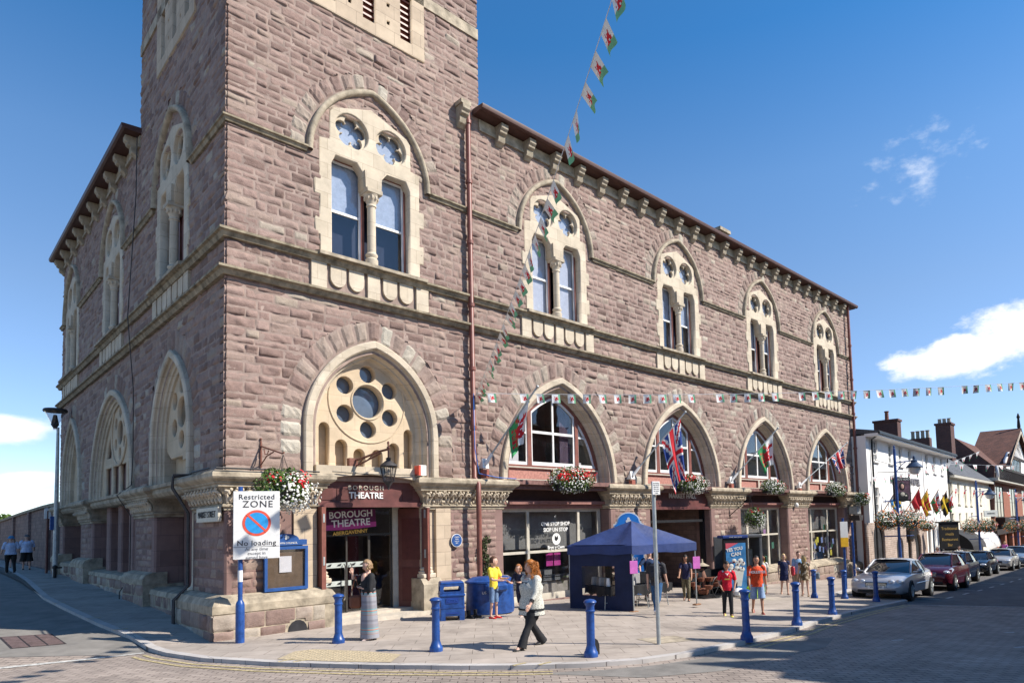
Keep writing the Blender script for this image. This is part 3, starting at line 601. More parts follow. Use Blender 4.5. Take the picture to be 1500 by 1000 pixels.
# arch stones
def voussoirs(mb, c, a, z0, zs, h, d0, d1, out, step, seed, jamb=True, y0=.0):
    r = random.Random(seed); pi = arch(c, a, z0, zs, h, d0, 60); po = arch(c, a, z0, zs, h, d1, 60)
    def resample(p, q):
        L_ = [0]
        for i in range(1, len(q)): L_.append(L_[-1]+math.dist(q[i], q[i-1]))
        return L_
    # dense param along both by index
    pts = [(p, q) for p, q in zip(pi, po)]; cum = resample(pi, po); tot = cum[-1]
    def at(s):
        for i in range(1, len(cum)):
            if s <= cum[i]+1e-9:
                t = (s-cum[i-1])/max(1e-9, cum[i]-cum[i-1]); f = lambda A, B: (A[0]+(B[0]-A[0])*t, A[1]+(B[1]-A[1])*t); return f(pi[i-1], pi[i]), f(po[i-1], po[i])
        return pi[-1], po[-1]
    nst = max(8, int(tot/step)); half = [i*tot/nst for i in range(nst+1)]
    for i in range(nst):
        s0, s1 = half[i]+.007, half[i+1]-.007; g0i, g0o = at(s0); g1i, g1o = at(s1); o = out*r.uniform(.7, 1.4); ext = r.uniform(-.03, .05); tone = r.random()
        nu, nv = 4, 6; vs = []
        for iu in range(nu+1):
            gi, go = at(s0+(s1-s0)*iu/nu); dv = (go[0]-gi[0], go[1]-gi[1]); 
            for iv in range(nv+1):
                t = iv/nv*(1+ext); x = gi[0]+dv[0]*t; z = gi[1]+dv[1]*t; edge = min(min(iu, nu-iu)/nu*2.5, min(iv, nv-iv)/nv*4, 1)
                vs.append((x, -(o*edge**.5+(r.uniform(-.012, .012) if edge > .1 else -.015)), z))
        fs = [(iu*(nv+1)+iv, (iu+1)*(nv+1)+iv, (iu+1)*(nv+1)+iv+1, iu*(nv+1)+iv+1) for iu in range(nu) for iv in range(nv)]
        mb.add(vs, fs); mb.tone += [tone]*len(fs)
def vo(name, parent, *a, **k):
    mb = MB(); mb.tone = []; voussoirs(mb, *a, **k); return mb.build(name, mt['vouss'], parent, smooth=False)
# ---------------------------------------------------------------- upper windows
def upper_window():
    outer = [(-1.38, 8.7), (1.38, 8.7), (1.38, 9.3), (1.5, 9.3), (1.5, 9.75), (1.38, 9.75), (1.38, 10.3), (1.52, 10.3), (1.52, 10.7), (1.38, 10.7), (1.38, 11.72), (1.12, 11.76), (1.12, 12.5), (1.02, 12.62), (0, 12.98), (-1.02, 12.62), (-1.12, 12.5), (-1.12, 11.76), (-1.38, 11.72), (-1.38, 10.7), (-1.52, 10.7), (-1.52, 10.3), (-1.38, 10.3), (-1.38, 9.75), (-1.5, 9.75), (-1.5, 9.3), (-1.38, 9.3)]
    hole = [(-1.12, 8.88), (1.12, 8.88), (1.12, 11.2), (1.0, 11.45), (.42, 11.45), (.24, 11.22), (.24, 10.84), (-.24, 10.84), (-.24, 11.22), (-.42, 11.45), (-1.0, 11.45), (-1.12, 11.2)]
    w = plate('window', outer, [hole, circ(-.55, 12.2, .47)[::-1], circ(.55, 12.2, .47)[::-1]], .3, mt['cream'], None, bevel=.025, y=-.035)
    mb = MB(); sweep(mb, [[(x, y, z) for x, z in arch(0, UA, UZ, UZ, UH, d, 18)] for d, y in [(-.02, 0), (-.02, -.05), (.0, -.11), (.05, -.14), (.10, -.13), (.13, -.09), (.13, 0)]]); mb.build('hood_mould', mt['creamw'], w, smooth=R(50))
    vo('arch_stones', w, 0, UA, UZ, UZ, UH, .14, .54, .035, .38, 5)
    for x in (-.55, .55):
        f = plate('tracery', circ(x, 12.2, .48), [foil(x, 12.2, .42, 5, rot=R(90 if x < 0 else 126), f=.6)[::-1]], .1, mt['cream'], w, y=.06)
        mb = MB(); mb.prism(circ(x, 12.2, .455), .2, .21); mb.build('pane', mt['glass'], w)
        mb = MB(); mb.prism(circ(x, 12.2, .455), .23, .24); mb.build('backing', flat('dim_sky_blind', (.45, .52, .60)), w)  # pale blue backing paints the sky reflection of the round panes
    mb = MB(); mb.lathe([(.16, 8.86), (.16, 9.02), (.12, 9.06), (.155, 9.12), (.155, 9.15), (.11, 9.2), (.105, 10.4), (.13, 10.42), (.13, 10.45), (.115, 10.47), (.15, 10.6), (.21, 10.72)], (0, .04, 0), 14)
    mb.cbox(-.22, .22, -.17, .25, 10.72, 10.85, .015)
    for i in range(10):
        q = 2*math.pi*i/10; mb.ball((.165*math.cos(q), .04+.165*math.sin(q), 10.64), (.035, .035, .07), 6)
    mb.prism([(-.22, 10.85), (.22, 10.85), (.24, 11.3), (-.24, 11.3)], -.1, .2); mb.build('colonnette', mt['cream'], w, smooth=R(40))
    for s in (-1, 1):
        x0, x1 = (-1.13, -.12) if s < 0 else (.12, 1.13)
        plate('frame', rect(x0, x1, 8.86, 11.48), [rect(x0+.07, x1-.07, 8.93, 11.42)[::-1]], .12, mt['redbrown'], w, y=.2)
        f = plate('sash', rect(x0+.07, x1-.07, 8.93, 11.42), [rect(x0+.12, x1-.12, 9.02, 10.08)[::-1], rect(x0+.12, x1-.12, 10.14, 11.37)[::-1]], .05, mt['white'], w, y=.25)
        mb = MB(); mb.box(x0+.1, x1-.1, .285, .29, 9.0, 11.4); mb.build('pane', mt['glass'], w)
        mb = MB(); mb.box(x0+.09, x1-.09, .34, .345, 10.1, 11.42); mb.build('blind', flat('blue_blind', (.42, .50, .60)), w)
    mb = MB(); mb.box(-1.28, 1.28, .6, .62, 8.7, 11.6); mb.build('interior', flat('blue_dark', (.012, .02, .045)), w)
    mb = MB(); mb.prism([(-.26, 8.72), (-.26, 8.8), (.2, 8.93), (.2, 8.72)], -1.5, 1.5, 'x'); mb.build('sill', mt['creamw'], w)
    mb = MB()
    for x0, x1 in [(-1.63, -1.25), (-.17, .17), (1.25, 1.63)]: mb.box(x0, x1, -.07, .05, 7.93, 8.6)
    mb.box(-1.25, 1.25, .01, .05, 7.93, 8.6)
    for x in (-.95, -.47, .47, .95): mb.prism([(x-.2, 8.6)]+[(x-.2*math.cos(q), 8.28-.22*math.sin(q)) for q in [math.pi*i/8 for i in range(9)]]+[(x+.2, 8.6)], -.06, .02)
    mb.build('frieze', mt['cream'], w, smooth=False)
    return w
uw = upper_window()
uw.parent = hall; uw.location = (UCX[0], 0, 0)
wins = [uw]
for c in UCX[1:]: wins.append(copy_tree(uw, hall, Matrix.Translation((c, 0, 0))))
for c in UCS: copy_tree(uw, hall, SIDE @ Matrix.Translation((c, 0, 0)))
for i, o in enumerate(wins):
    for ch in o.children:
        if ch.name.startswith('blind') and i in (1,):   # white blinds fill the second window
            ch.data = ch.data.copy(); ch.data.materials[0] = mt['blind']; 
            for v in ch.data.vertices:
                if v.co.z < 10.5: v.co.z = 9.0
# ---------------------------------------------------------------- lower arches
MOULD = [(.0, .0), (.0, -.09), (-.03, -.12), (-.17, -.12), (-.2, -.09), (-.2, -.03), (-.24, .0), (-.3, .01), (-.31, .1), (-.34, .15), (-.38, .16), (-.39, .26), (-.43, .31), (-.46, .32), (-.46, .5), (-.465, .8)]
def lowarch(c, a, z0, zs, h, seed, k=1.):
    mb = MB(); arch_mould(mb, c, a, z0, zs, h, [(d_, y_*k if y_ > 0 and y_ < .7 else y_) for d_, y_ in MOULD], 20); o = mb.build('arch_window', mt['cream'], hall, smooth=R(30))
    vo('arch_stones', o, c, a, z0+.02, zs, h, .01, .54, .035, .40, seed)
    return o
def topz(x, c, a, zs, h, d):
    Rr_ = (a*a+h*h)/(2*a); cx = -a+Rr_; v = (Rr_+d)**2-(-abs(x-c)-cx)**2; return zs+math.sqrt(max(0, v))
def cell(c, a, zs, h, d, x0, x1, z0, z1=99, n=10):
    xs = [x1+(x0-x1)*i/n for i in range(n+1)]
    if x0 < c < x1: xs = sorted(set(xs+[c]), reverse=True)
    return [(x0, z0), (x1, z0)]+[(x, max(z0+.01, min(z1, topz(x, c, a, zs, h, d)))) for x in xs]
for i, c in enumerate(FCX):
    a, z0, zs, h = LOW[c]; o = lowarch(c, a, z0, zs, h, 70+i); dd = -.46
    if i == 0:
        r0 = 5.38; hs = [circ(c, r0, .43, 28)[::-1]]+[circ(c+.72*math.cos(q), r0+.72*math.sin(q), .235, 18)[::-1] for q in [R(90+60*k) for k in range(6)]]
        for x, w_, t in [(-1.17, .145, 4.62), (-.73, .17, 4.2), (-.25, .165, 4.0), (.25, .165, 4.0), (.73, .17, 4.2), (1.17, .145, 4.62)]:
            hs.append((rect(c+x-w_, c+x+w_, 3.68, t)[:2]+circ(c+x, t, w_, 8, 0, math.pi)+[(c+x-w_, t)])[::-1])
        plate('rose_panel', arch(c, a, 3.42, zs, h, dd+.02, 16), hs, .22, mt['creamwarm'], o, bevel=.012, y=.34)
        mb = MB()
        for rr in (.455, 1.06): mb.tube([(c+rr*math.cos(t), .33, r0+rr*math.sin(t)) for t in [2*math.pi*k/40 for k in range(41)]], .02, 6, cap=False)
        mb.build('rose_ring', mt['creamwarm'], o, smooth=R(50))
        mb = MB(); mb.prism(arch(c, a, 3.45, zs, h, dd, 16), .60, .64); mb.build('backing', mt['creamwarm'], o)
        mb = MB(); mb.prism(circ(c, r0, .99, 32), .565, .575); mb.build('pane', flat('rose_glass', (.11, .145, .20), .06, spec=.9, var=.1, scale=5), o)  # pane colour lightened to carry a blue-grey reflection
    else:
        plate('frame', arch(c, a, 3.45, zs, h, dd+.02, 16), [cell(c, a, zs, h, dd-.12, c-2.02, c-1.14, 4.0)[::-1], cell(c, a, zs, h, dd-.09, c-1.0, c+1.0, 4.0)[::-1], cell(c, a, zs, h, dd-.12, c+1.14, c+2.02, 4.0)[::-1], rect(c-1.95, c-.12, 3.56, 3.88)[::-1], rect(c+.0, c+1.95, 3.56, 3.88)[::-1]], .1, mt['redbrown'], o, y=.36)
        f = plate('sash', cell(c, a, zs, h, dd-.085, c-1.0, c+1.0, 4.0), [cell(c, a, zs, h, dd-.17, c-.93, c-.03, 5.12)[::-1], cell(c, a, zs, h, dd-.17, c+.03, c+.93, 5.12)[::-1], rect(c-.93, c-.03, 4.12, 5.04)[::-1], rect(c+.03, c+.93, 4.12, 5.04)[::-1]], .05, mt['white'], o, y=.40)
        for s in (-1, 1):
            x0, x1 = (c-2.04, c-1.12) if s < 0 else (c+1.12, c+2.04)
            plate('sash', cell(c, a, zs, h, dd-.11, x0, x1, 4.0), [cell(c, a, zs, h, dd-.2, x0+.07, x1-.07, 5.06)[::-1], cell(c, a, zs, h, dd-.2, x0+.07, x1-.07, 4.1, 5.0)[::-1]], .05, mt['white'], o, y=.405)
        mb = MB(); mb.prism(arch(c, a, 3.98, zs, h, dd-.02, 16), .43, .436); mb.build('pane', mt['glass'], o)
        mb = MB(); mb.box(c-2.1, c+2.1, .42, .44, 3.45, 3.95); mb.build('panel', mt['pinkpanel'], o)
        plate('panel_trim', rect(c-2.1, c+2.1, 3.5, 3.94), [rect(c-2.0, c-.08, 3.55, 3.9)[::-1], rect(c+.04, c+2.0, 3.55, 3.9)[::-1]], .012, mt['offwhite'], o, y=.352)
        if i == 1:
            mb = MB()
            for k in range(9): mb.box(c+.45+k*.055, c+.48+k*.055, .55, .6, 4.0, 6.1)
            mb.build('curtain', flat('mauve_curtain', (.16, .12, .16)), o)
            mb = MB(); mb.box(c-1.9, c-1.4, .55, .8, 4.0, 4.45); mb.box(c-1.75, c-1.55, .6, .9, 4.45, 4.7); mb.box(c+1.2, c+1.5, .6, .9, 4.0, 4.2); mb.build('papers', mt['white'], o)
        mb = MB(); mb.box(c-2.5, c+2.5, 3.4, 3.5, 3.3, 7.1); mb.box(c-2.5, c+2.5, .5, 3.4, 3.38, 3.44); mb.box(c-2.5, c+2.5, .5, 3.4, 7.0, 7.1); mb.box(c-2.52, c-2.47, .5, 3.4, 3.4, 7.1); mb.box(c+2.47, c+2.52, .5, 3.4, 3.4, 7.1)
        mb.build('interior', mt['room'], o)
        mb = MB(); mb.box(c-2.55, c+2.55, -.30, .3, K0-.09, K0+.045); mb.box(c-2.3, c+2.3, -.16, .3, 3.2, K0-.09); mb.build('lead_ledge', flat('ledge_brown', (.19, .10, .085), .6, var=.25), o)
for i, c in enumerate(SCU):
    a, z0, zs, h = LOWS[c]; o = lowarch(c, a, z0, zs, h, 80+i, .45); dd = -.46; side(o)
    sp = .34
    if i == 0:
        r0 = 5.3; plate('rose_panel', [(c-1.25, 4.35), (c-.9, 4.15), (c+.9, 4.15), (c+1.25, 4.35)]+arch(c, a, 4.4, zs, h, dd+.02, 16)[::-1][1:-1], [circ(c, r0, .42, 24)[::-1]]+[circ(c+.72*math.cos(q), r0+.72*math.sin(q), .25, 16)[::-1] for q in [R(90+60*k) for k in range(6)]], .14, mt['creamwarm'], o, bevel=.02, y=.2)
        mb = MB(); mb.prism(circ(c, r0, 1.02, 30), .30, .305); mb.build('pane', mt['glass'], o)
        mb = MB(); mb.prism(arch(c, a, 3.45, zs, h, dd, 16), .42, .46); mb.build('backing', mt['creamwarm'], o)
        mb = MB(); mb.box(c+.45, c+.75, .18, .42, 3.45, 4.0); mb.box(c+.4, c+.85, .13, .42, 4.0, 4.25); mb.build('capital', mt['creamwarm'], o)
    elif i == 1:
        r0 = 5.55; plate('rose_panel', arch(c, a, 3.42, zs, h, dd+.02, 16), [circ(c, r0, .42, 24)[::-1]]+[circ(c+.7*math.cos(q), r0+.7*math.sin(q), .22, 16)[::-1] for q in [R(90+60*k) for k in range(6)]]+[rect(c-2.1, c-1.15, 3.45, 4.5)[::-1], rect(c-.95, c-.08, 3.45, 4.5)[::-1], rect(c+.08, c+.95, 3.45, 4.5)[::-1], rect(c+1.15, c+2.1, 3.45, 4.5)[::-1], [(c-2.05, 4.8), (c-1.2, 4.8), (c-1.2, 5.9), (c-1.75, 5.3)][::-1], [(c+2.05, 4.8), (c+1.75, 5.3), (c+1.2, 5.9), (c+1.2, 4.8)]], .12, mt['creamwarm'], o, bevel=.02, y=.2)
        mb = MB(); mb.prism(circ(c, r0, .98, 30), .29, .30); mb.build('pane', mt['glass'], o)
        mb = MB(); mb.prism(arch(c, a, 3.45, zs, h, dd, 16), .33, .36); mb.build('backing', mt['ashlar'], o)
        mb = MB(); mb.tube([(c+1.08*math.cos(t), .19, r0+1.08*math.sin(t)) for t in [2*math.pi*k/36 for k in range(37)]], .045, 6, cap=False); mb.build('rose_ring', mt['creamwarm'], o, smooth=R(50))
    else:
        mb = MB(); mb.prism(arch(c, a, 3.42, zs, h, dd, 16), .27, .32); mb.build('backing', mt['creamwarm'], o)
        mb = MB(); mb.box(c-.1, c+.35, .12, .3, 4.5, 4.62); mb.box(c-.05, c+.3, .17, .3, 4.35, 4.5); mb.build('bracket', mt['creamwarm'], o)
# ---------------------------------------------------------------- tower louvres
def louvres(xs, c, fn):
    o = fn(plate('belfry_window', rect(c-1.72, c+1.72, 15.1, 19.4), [rect(x-.19, x+.19, 15.42, 19.2)[::-1] for x in xs]+[rect(x+.5, x+.6, z, z+.12)[::-1] for x in xs[:2] for z in (15.6, 16.1, 16.6)], .25, mt['creamblk'], hall, y=-.05))
    for x in xs:
        mb = MB()
        for k in range(22): mb.prism([(.06, 15.45+k*.17), (.2, 15.56+k*.17), (.2, 15.6+k*.17), (.06, 15.5+k*.17)], x-.19, x+.19, 'x')
        mb.build('louvre', mt['redbrown'], o); mb = MB(); mb.box(x-.2, x+.2, .14, .16, 15.4, 19.2); mb.build('backing', mt['redbrown'], o)
    mb = MB(); [mb.box(x+.48, x+.62, .0, .02, 15.5, 16.8) for x in xs[:2]]; mb.build('infill', mt['rubdark'], o)
louvres(lv, 3.4, lambda o: o); louvres([-5.1, -4., -2.9], -4.0, side)
# ---------------------------------------------------------------- ground floor piers
def capring(mb, x0, x1, y0, y1, prof):
    n = 4; vs = []
    for o, z in prof: vs += [(x0-o, y0-o, z), (x1+o, y0-o, z), (x1+o, y1, z), (x0-o, y1, z)]
    fs = [(i*4+j, i*4+(j+1) % 4, (i+1)*4+(j+1) % 4, (i+1)*4+j) for i in range(len(prof)-1) for j in range(4)]
    mb.add(vs, fs+[(3, 2, 1, 0), tuple(len(vs)-4+j for j in range(4))])
CAPP = [(.02, 2.6), (.02, 2.66), (.07, 2.68), (.07, 2.72), (.03, 2.74), (.05, 2.92), (.16, 3.08), (.2, 3.1), (.2, 3.15), (.24, 3.17), (.24, 3.2), (.33, 3.26), (.36, 3.3), (.36, 3.38), (.3, 3.44)]
def leaves(mb, x0, x1, face='front', y=0, seed=0):
    r = random.Random(seed); n = max(1, int(round((x1-x0+.1)/.235))); st = (x1-x0+.1)/n
    for i in range(n):
        u = x0-.05+st*(i+.5)
        def P(du, out, z): return (u+du, y-out, z) if face == 'front' else (-out+y, -(u+du), z)
        for s in (-1, 1):
            pts = [P(s*.03, .05, 2.76), P(s*.05, .08, 2.86), P(s*.085, .12, 2.95), P(s*.10, .19, 3.01), P(s*.075, .235, 3.0), P(s*.05, .22, 2.95), P(s*.065, .19, 2.93)]
            mb.tube([Vector(p)+Vector((r.uniform(-.008, .008),)*3) for p in pts], [.03, .034, .036, .036, .03, .026, .018], 6)
        mb.ball(P(0, .17, 3.035), .042, 8); mb.ball(P(0, .10, 2.84), (.03, .03, .055), 6); mb.ball(P(st/2, .11, 2.80), (.035, .035, .05), 6); mb.ball(P(st/2, .2, 3.06), (.035, .035, .03), 6)
def pier(x0, x1, sd, zb, cream=(0, 0), fn=lambda o: o, depth=.75, rub=True, left=True, right=True, res=.05):
    """front pier: smooth stone edges, rock-faced middle, plinth and carved capital"""
    mb = MB(); mb.cbox(x0, x1, .0, depth, zb-.4, 2.62, .05); core = fn(mb.build('pier', mt['ashlar'], hall, smooth=False))
    if rub:
        a, b = x0+.28, x1-.28
        V, Fc, T = relief(a, b, courses(zb+.75, 2.6, .14, .26, sd), lambda u, z: np.ones(u.shape, bool), sd, res=res, wlo=.2, whi=.55, amp=.035, rough=.03)
        fn(link('pier_facing', npmesh('pier_facing', V, Fc, T, mt['rock']), hall))
    V, Fc, T = relief(x0-.06, x1+.06, [zb-.3, zb+.2, zb+.52], lambda u, z: np.ones(u.shape, bool), sd+1, res=.06, wlo=.4, whi=.8, amp=.03, rough=.03, base=.27)
    pl = npmesh('plinth', V, Fc, T, mt['vouss']); 
    mb = MB(); mb.box(x0-.06, x1+.06, -.27, depth, zb-.6, zb+.52); mb.prism([(-.29, zb+.52), (-.29, zb+.66), (-.22, zb+.78), (-.04, zb+.84), (.3, zb+.84), (.3, zb+.52)], x0-.08, x1+.08, 'x'); o = fn(mb.build('plinth', mt['creamw'], hall, smooth=False)); f = fn(link('plinth_facing', pl, hall))
    mb = MB(); capring(mb, x0, x1, 0, depth, CAPP); fn(mb.build('cornice', mt['creamw'], hall, smooth=False))
    mb = MB(); leaves(mb, x0, x1, 'front', 0, sd); fn(mb.build('carved_capital', mt['cream'], hall, smooth=R(50)))
PIERS = [(5.3, 7.66), (12.42, 14.72), (18.72, 21.15), (25.5, 27.75), (32.25, 34.0)]
for i, (x0, x1) in enumerate(PIERS): pier(x0, x1, 200+i*7, gz((x0+x1)/2, 0))
for i, (x0, x1) in enumerate([(-7.75, -5.55), (-16.0, -13.75), (-20.7, -19.75)]):
    pier(x0, x1, 300+i*7, gz(-.2, -(x0+x1)/2), fn=side, res=.08)
# the corner pier carries both facades
zc = -.1
def cpier():
    mb = MB(); mb.cbox(0, 1.98, 0, 2.2, zc-.5, 2.62, .04); mb.build('pier', mt['ashlar'], hall, smooth=False)
    V, Fc, T = relief(.12, 1.2, courses(zc+.8, 2.6, .15, .27, 9), lambda u, z: np.ones(u.shape, bool), 91, res=.04, amp=.03, wlo=.25, whi=.6); link('pier_facing', npmesh('pier_facing', V, Fc, T, mt['rock']), hall)
    V, Fc, T = relief(-2.1, -.1, courses(zc+.8, 2.6, .15, .27, 10), lambda u, z: np.ones(u.shape, bool), 92, res=.05, amp=.015, rough=.02, wlo=.25, whi=.6); side(link('pier_facing', npmesh('pier_facing', V, Fc, T, mt['rock']), hall))
    mb = MB(); capring(mb, 0, 1.98, 0, 2.2, CAPP); mb.build('cornice', mt['creamw'], hall, smooth=False)
    mb = MB(); leaves(mb, 0, 1.98, 'front', 0, 1); leaves(mb, -2.2, 0, 'side', 0, 2); mb.build('carved_capital', mt['cream'], hall, smooth=R(50))
    hole = circ(1.42, zc+.02, .22, 10, 0, math.pi)
    def kp(u, z): return ((u-1.42)**2+(z-zc-.03)**2) > .055
    V, Fc, T = relief(-.34, 2.06, [zc-.25, zc+.18, zc+.52], kp, 93, res=.045, wlo=.35, whi=.7, amp=.04, rough=.04, base=.33, quoin0=True); link('plinth_facing', npmesh('plinth_facing', V, Fc, T, mt['vouss']), hall)
    V, Fc, T = relief(-2.3, .34, [zc-.25, zc+.18, zc+.52], lambda u, z: np.ones(u.shape, bool), 94, res=.06, wlo=.35, whi=.7, amp=.04, rough=.03, base=.33, quoin1=True); side(link('plinth_facing', npmesh('plinth_facing', V, Fc, T, mt['vouss']), hall))
    prof = [(.33, zc-.5), (.33, zc+.52), (.35, zc+.54), (.35, zc+.7), (.27, zc+.84), (.1, zc+.9), (0, zc+.9)]
    mb = MB(); capring(mb, 0.01, 1.98, 0.01, 2.2, prof); mb.build('plinth', mt['creamw'], hall, smooth=False)
    mb = MB(); mb.prism(circ(1.42, zc+.03, .21, 14), -.338, -.33); mb.build('vent_hole', mt['dark'], hall)
cpier()
# columns and jamb blocks of the theatre door
def column(x, y, z0, z1, m, r=.13):
    mb = MB(); mb.cbox(x-.2, x+.2, y-.2, y+.2, z0, z0+.12, .02); mb.lathe([(.19, z0+.12), (.2, z0+.17), (.16, z0+.2), (.18, z0+.25), (r, z0+.3), (r, z1-.08), (r+.03, z1-.06), (r+.03, z1)], (x, y, 0), 18)
    return mb.build('column', m, hall, smooth=R(40))
column(5.02, .08, .78, 2.7, mt['cream'], .12); column(2.22, .3, .85, 2.7, mt['cream'], .12)
mb = MB(); mb.box(1.45, 1.99, -.05, .1, zc+.88, 2.62); mb.build('door_jamb', mt['creamblk'], hall); mb = MB(); mb.box(5.28, 5.75, -.05, .1, .55, 2.62); mb.box(4.86, 5.3, .05, .9, -.2, 2.68); mb.build('door_jamb', mt['creamblk'], hall)
mb = MB(); mb.box(4.75, 5.35, -.24, .7, -.5, .62); mb.prism([(-.24, .62), (-.1, .78), (.7, .78), (.7, .62)], 4.75, 5.35, 'x'); mb.build('plinth', mt['creamw'], hall)
mb = MB(); capring(mb, 4.93, 5.34, -.004, .59, [(o, z-.004) for o, z in CAPP]); mb.build('cornice', mt['creamw'], hall); mb = MB(); leaves(mb, 4.95, 5.4, 'front', 0, 4); mb.build('carved_capital', mt['cream'], hall, smooth=R(50))
# arched stone lintel and fascia above the theatre door
mb = MB(); xs = [1.95+2.95*i/16 for i in range(17)]; cz = lambda x, b: b+.16*math.sin(math.pi*(x-1.95)/2.95)
mb.prism([(x, cz(x, 3.34)) for x in xs]+[(x, 3.66) for x in xs[::-1]], -.1, .6); mb.prism([(x, cz(x, 3.30)) for x in xs]+[(x, cz(x, 3.38)) for x in xs[::-1]], -.16, .3); mb.build('door_lintel', mt['cream'], hall)
door = thing('tmp', '', ''); bpy.data.objects.remove(door)
mb = MB(); mb.prism([(2.05, 2.72), (4.9, 2.72)]+[(x, cz(x, 3.3)) for x in xs[::-1]], .1, .3); mb.box(2.05, 4.9, .02, .12, 2.66, 2.78); fas = mb.build('door_fascia', mt['maroon'], hall)
mb = MB()
for x in (2.15, 2.55, 4.35): mb.box(x, x+.3, .085, .1, 2.84, 3.12)
mb.build('panel', flat('maroon_panel', (.10, .035, .03), .5), fas)
text('lettering', 'BOROUGH', .16, flat('brass_letters', (.55, .50, .40), .4), fas, (3.32, .09, 3.14), FR, .012, spacing=1.35); text('lettering', 'THEATRE', .22, mt['white'], fas, (3.32, .09, 2.95), FR, .015, weight=.004)
# door leaves standing open, glass doors, foyer
for x, a, nm in [(2.16, R(92), 'door_leaf'), (4.84, R(66), 'door_leaf')]:
    s = 1 if x < 3 else -1
    d = link(nm, None, None); bpy.data.objects.remove(d)
mb = MB(); mb.box(2.02, 2.12, -.24, .5, -.08, 2.66); mb.box(2.12, 2.17, -.05, .5, -.08, 2.66); o = mb.build('door_leaf', mt['redbrown'], hall); mb = MB()
for z in (.5, 1.3, 2.3): mb.box(2.05, 2.09, -.25, -.235, z, z+.2)
mb.build('hinge', mt['steel'], o)
mb = MB(); mb.box(-.85, 0, -.03, .03, 0, 2.72); mb.box(-.001, .12, -.05, .05, 0, 2.72); o = mb.build('door_leaf', mt['maroon'], hall, loc=(4.95, -.02, -.08)); o.rotation_euler = (0, 0, R(-68))
mb = MB(); mb.box(-.72, -.14, -.045, -.03, .25, 1.15); mb.box(-.72, -.14, -.045, -.03, 1.35, 2.45); mb.build('panel', flat('maroon_leaf_panel', (.10, .03, .028), .45), o)
mb = MB(); mb.box(.0, .13, -.07, .0, .01, 2.7); mb.build('door_edge', mt['redbrown'], o)
mb = MB()
for z in (.5, 1.4, 2.45): mb.box(.02, .07, -.08, -.069, z, z+.22)
mb.build('hinge', mt['steel'], o)
mb = MB(); mb.box(4.45, 4.66, .78, .95, -.1, 2.7); mb.build('door_jamb', mt['offwhite'], hall)
gf = plate('glass_screen', rect(2.0, 4.5, -.12, 2.68), [rect(2.1, 3.13, .02, 1.95)[::-1], rect(3.17, 3.74, .02, 1.95)[::-1], rect(2.1, 4.4, 2.0, 2.62)[::-1], rect(3.8, 4.4, .02, 1.95)[::-1]], .05, flat('bronze_frame', (.06, .055, .05), .4, metal=.3), hall, y=.8)
mb = MB(); mb.box(2.05, 4.45, .82, .826, 0, 2.66); mb.build('pane', mt['glass2'], gf)
mb = MB()
for z in (.70, 1.16): mb.box(2.2, 3.74, .812, .818, z, z+.13)
mb.build('frosted_band', flat('frosting', (.42, .45, .42), .6), gf)
mb = MB()
for x in (2.62, 2.88, 3.26, 3.5):
    for z in (.72, 1.18): mb.prism([(x, z+.02), (x+.1, z+.02), (x+.14, z+.09), (x+.04, z+.06)], .808, .812)
mb.build('door_motif', mt['black'], gf)
for x in (3.06, 3.24): mb = MB(); mb.tube([(x, .78, .35), (x, .72, .4), (x, .72, 1.2), (x, .78, 1.25)], .016, 8); mb.build('handle', mt['chrome'], gf)
mb = MB(); mb.box(2.0, 5.2, 5.0, 5.1, -.2, 3); mb.box(.9, 1.0, .9, 5, -.2, 3); mb.box(5.2, 5.3, .9, 5, -.2, 3); mb.box(.9, 5.3, .85, 5, 2.75, 2.85); mb.box(4.2, 4.5, 2.5, 2.6, -.1, 2.2); mb.build('foyer', flat('foyer_wall', (.11, .085, .06)), hall)
mb = MB(); mb.box(.9, 5.3, .85, 5, -.14, -.1); mb.build('foyer_floor', flat('foyer_floor', (.14, .13, .12)), hall)
mb = MB(); mb.box(3.9, 4.2, 2.2, 2.3, -.1, 2.4); mb.box(2.5, 2.7, 3, 3.1, -.1, 2.4); mb.build('foyer_post', flat('foyer_red', (.10, .02, .02)), hall)
for x in (2.6, 3.3): mb = MB(); mb.lathe([(.02, 0), (.18, -.05), (.16, -.09)], (x, 1.8, 2.4)); mb.build('foyer_lamp', mt['emit_lamp'] if 'emit_lamp' in mt else mat('lit_lamp', (.8, .6, .3), emit=((1, .7, .35), 1.2)), hall)
bn = plate('theatre_banner', [(2.4, 2.1), (3.0, 2.11), (3.92, 2.18), (3.9, 2.64), (3.5, 2.66), (3.0, 2.63), (2.4, 2.57)], [], .01, flat('banner_maroon', (.10, .01, .06), .5), hall, y=.70)
mb = MB(); mb.prism([(2.4, 2.1), (3.0, 2.11), (3.92, 2.18), (3.92, 2.31), (3.0, 2.25), (2.4, 2.23)], .696, .70); mb.build('stripe', flat('banner_pink', (.42, .05, .22), .5), bn)
text('lettering', 'BOROUGH', .24, mt['white'], bn, (3.22, .69, 2.5), (R(90), R(-3), 0), .004, weight=.003); text('lettering', 'THEATRE', .25, mt['white'], bn, (3.22, .69, 2.28), (R(90), R(-3), 0), .004, weight=.004); text('lettering', 'ABERGAVENNY', .135, flat('gold_letters', (.75, .45, .10)), bn, (3.2, .69, 2.045), (R(90), R(-4), 0), .004, weight=.002)
mb = MB(); mb.box(2.05, 4.9, -.3, .9, -.2, -.04); mb.box(1.99, 4.95, .3, .95, -.2, .02); mb.build('door_step', flat('pale_step', (.50, .44, .36), .85), hall)
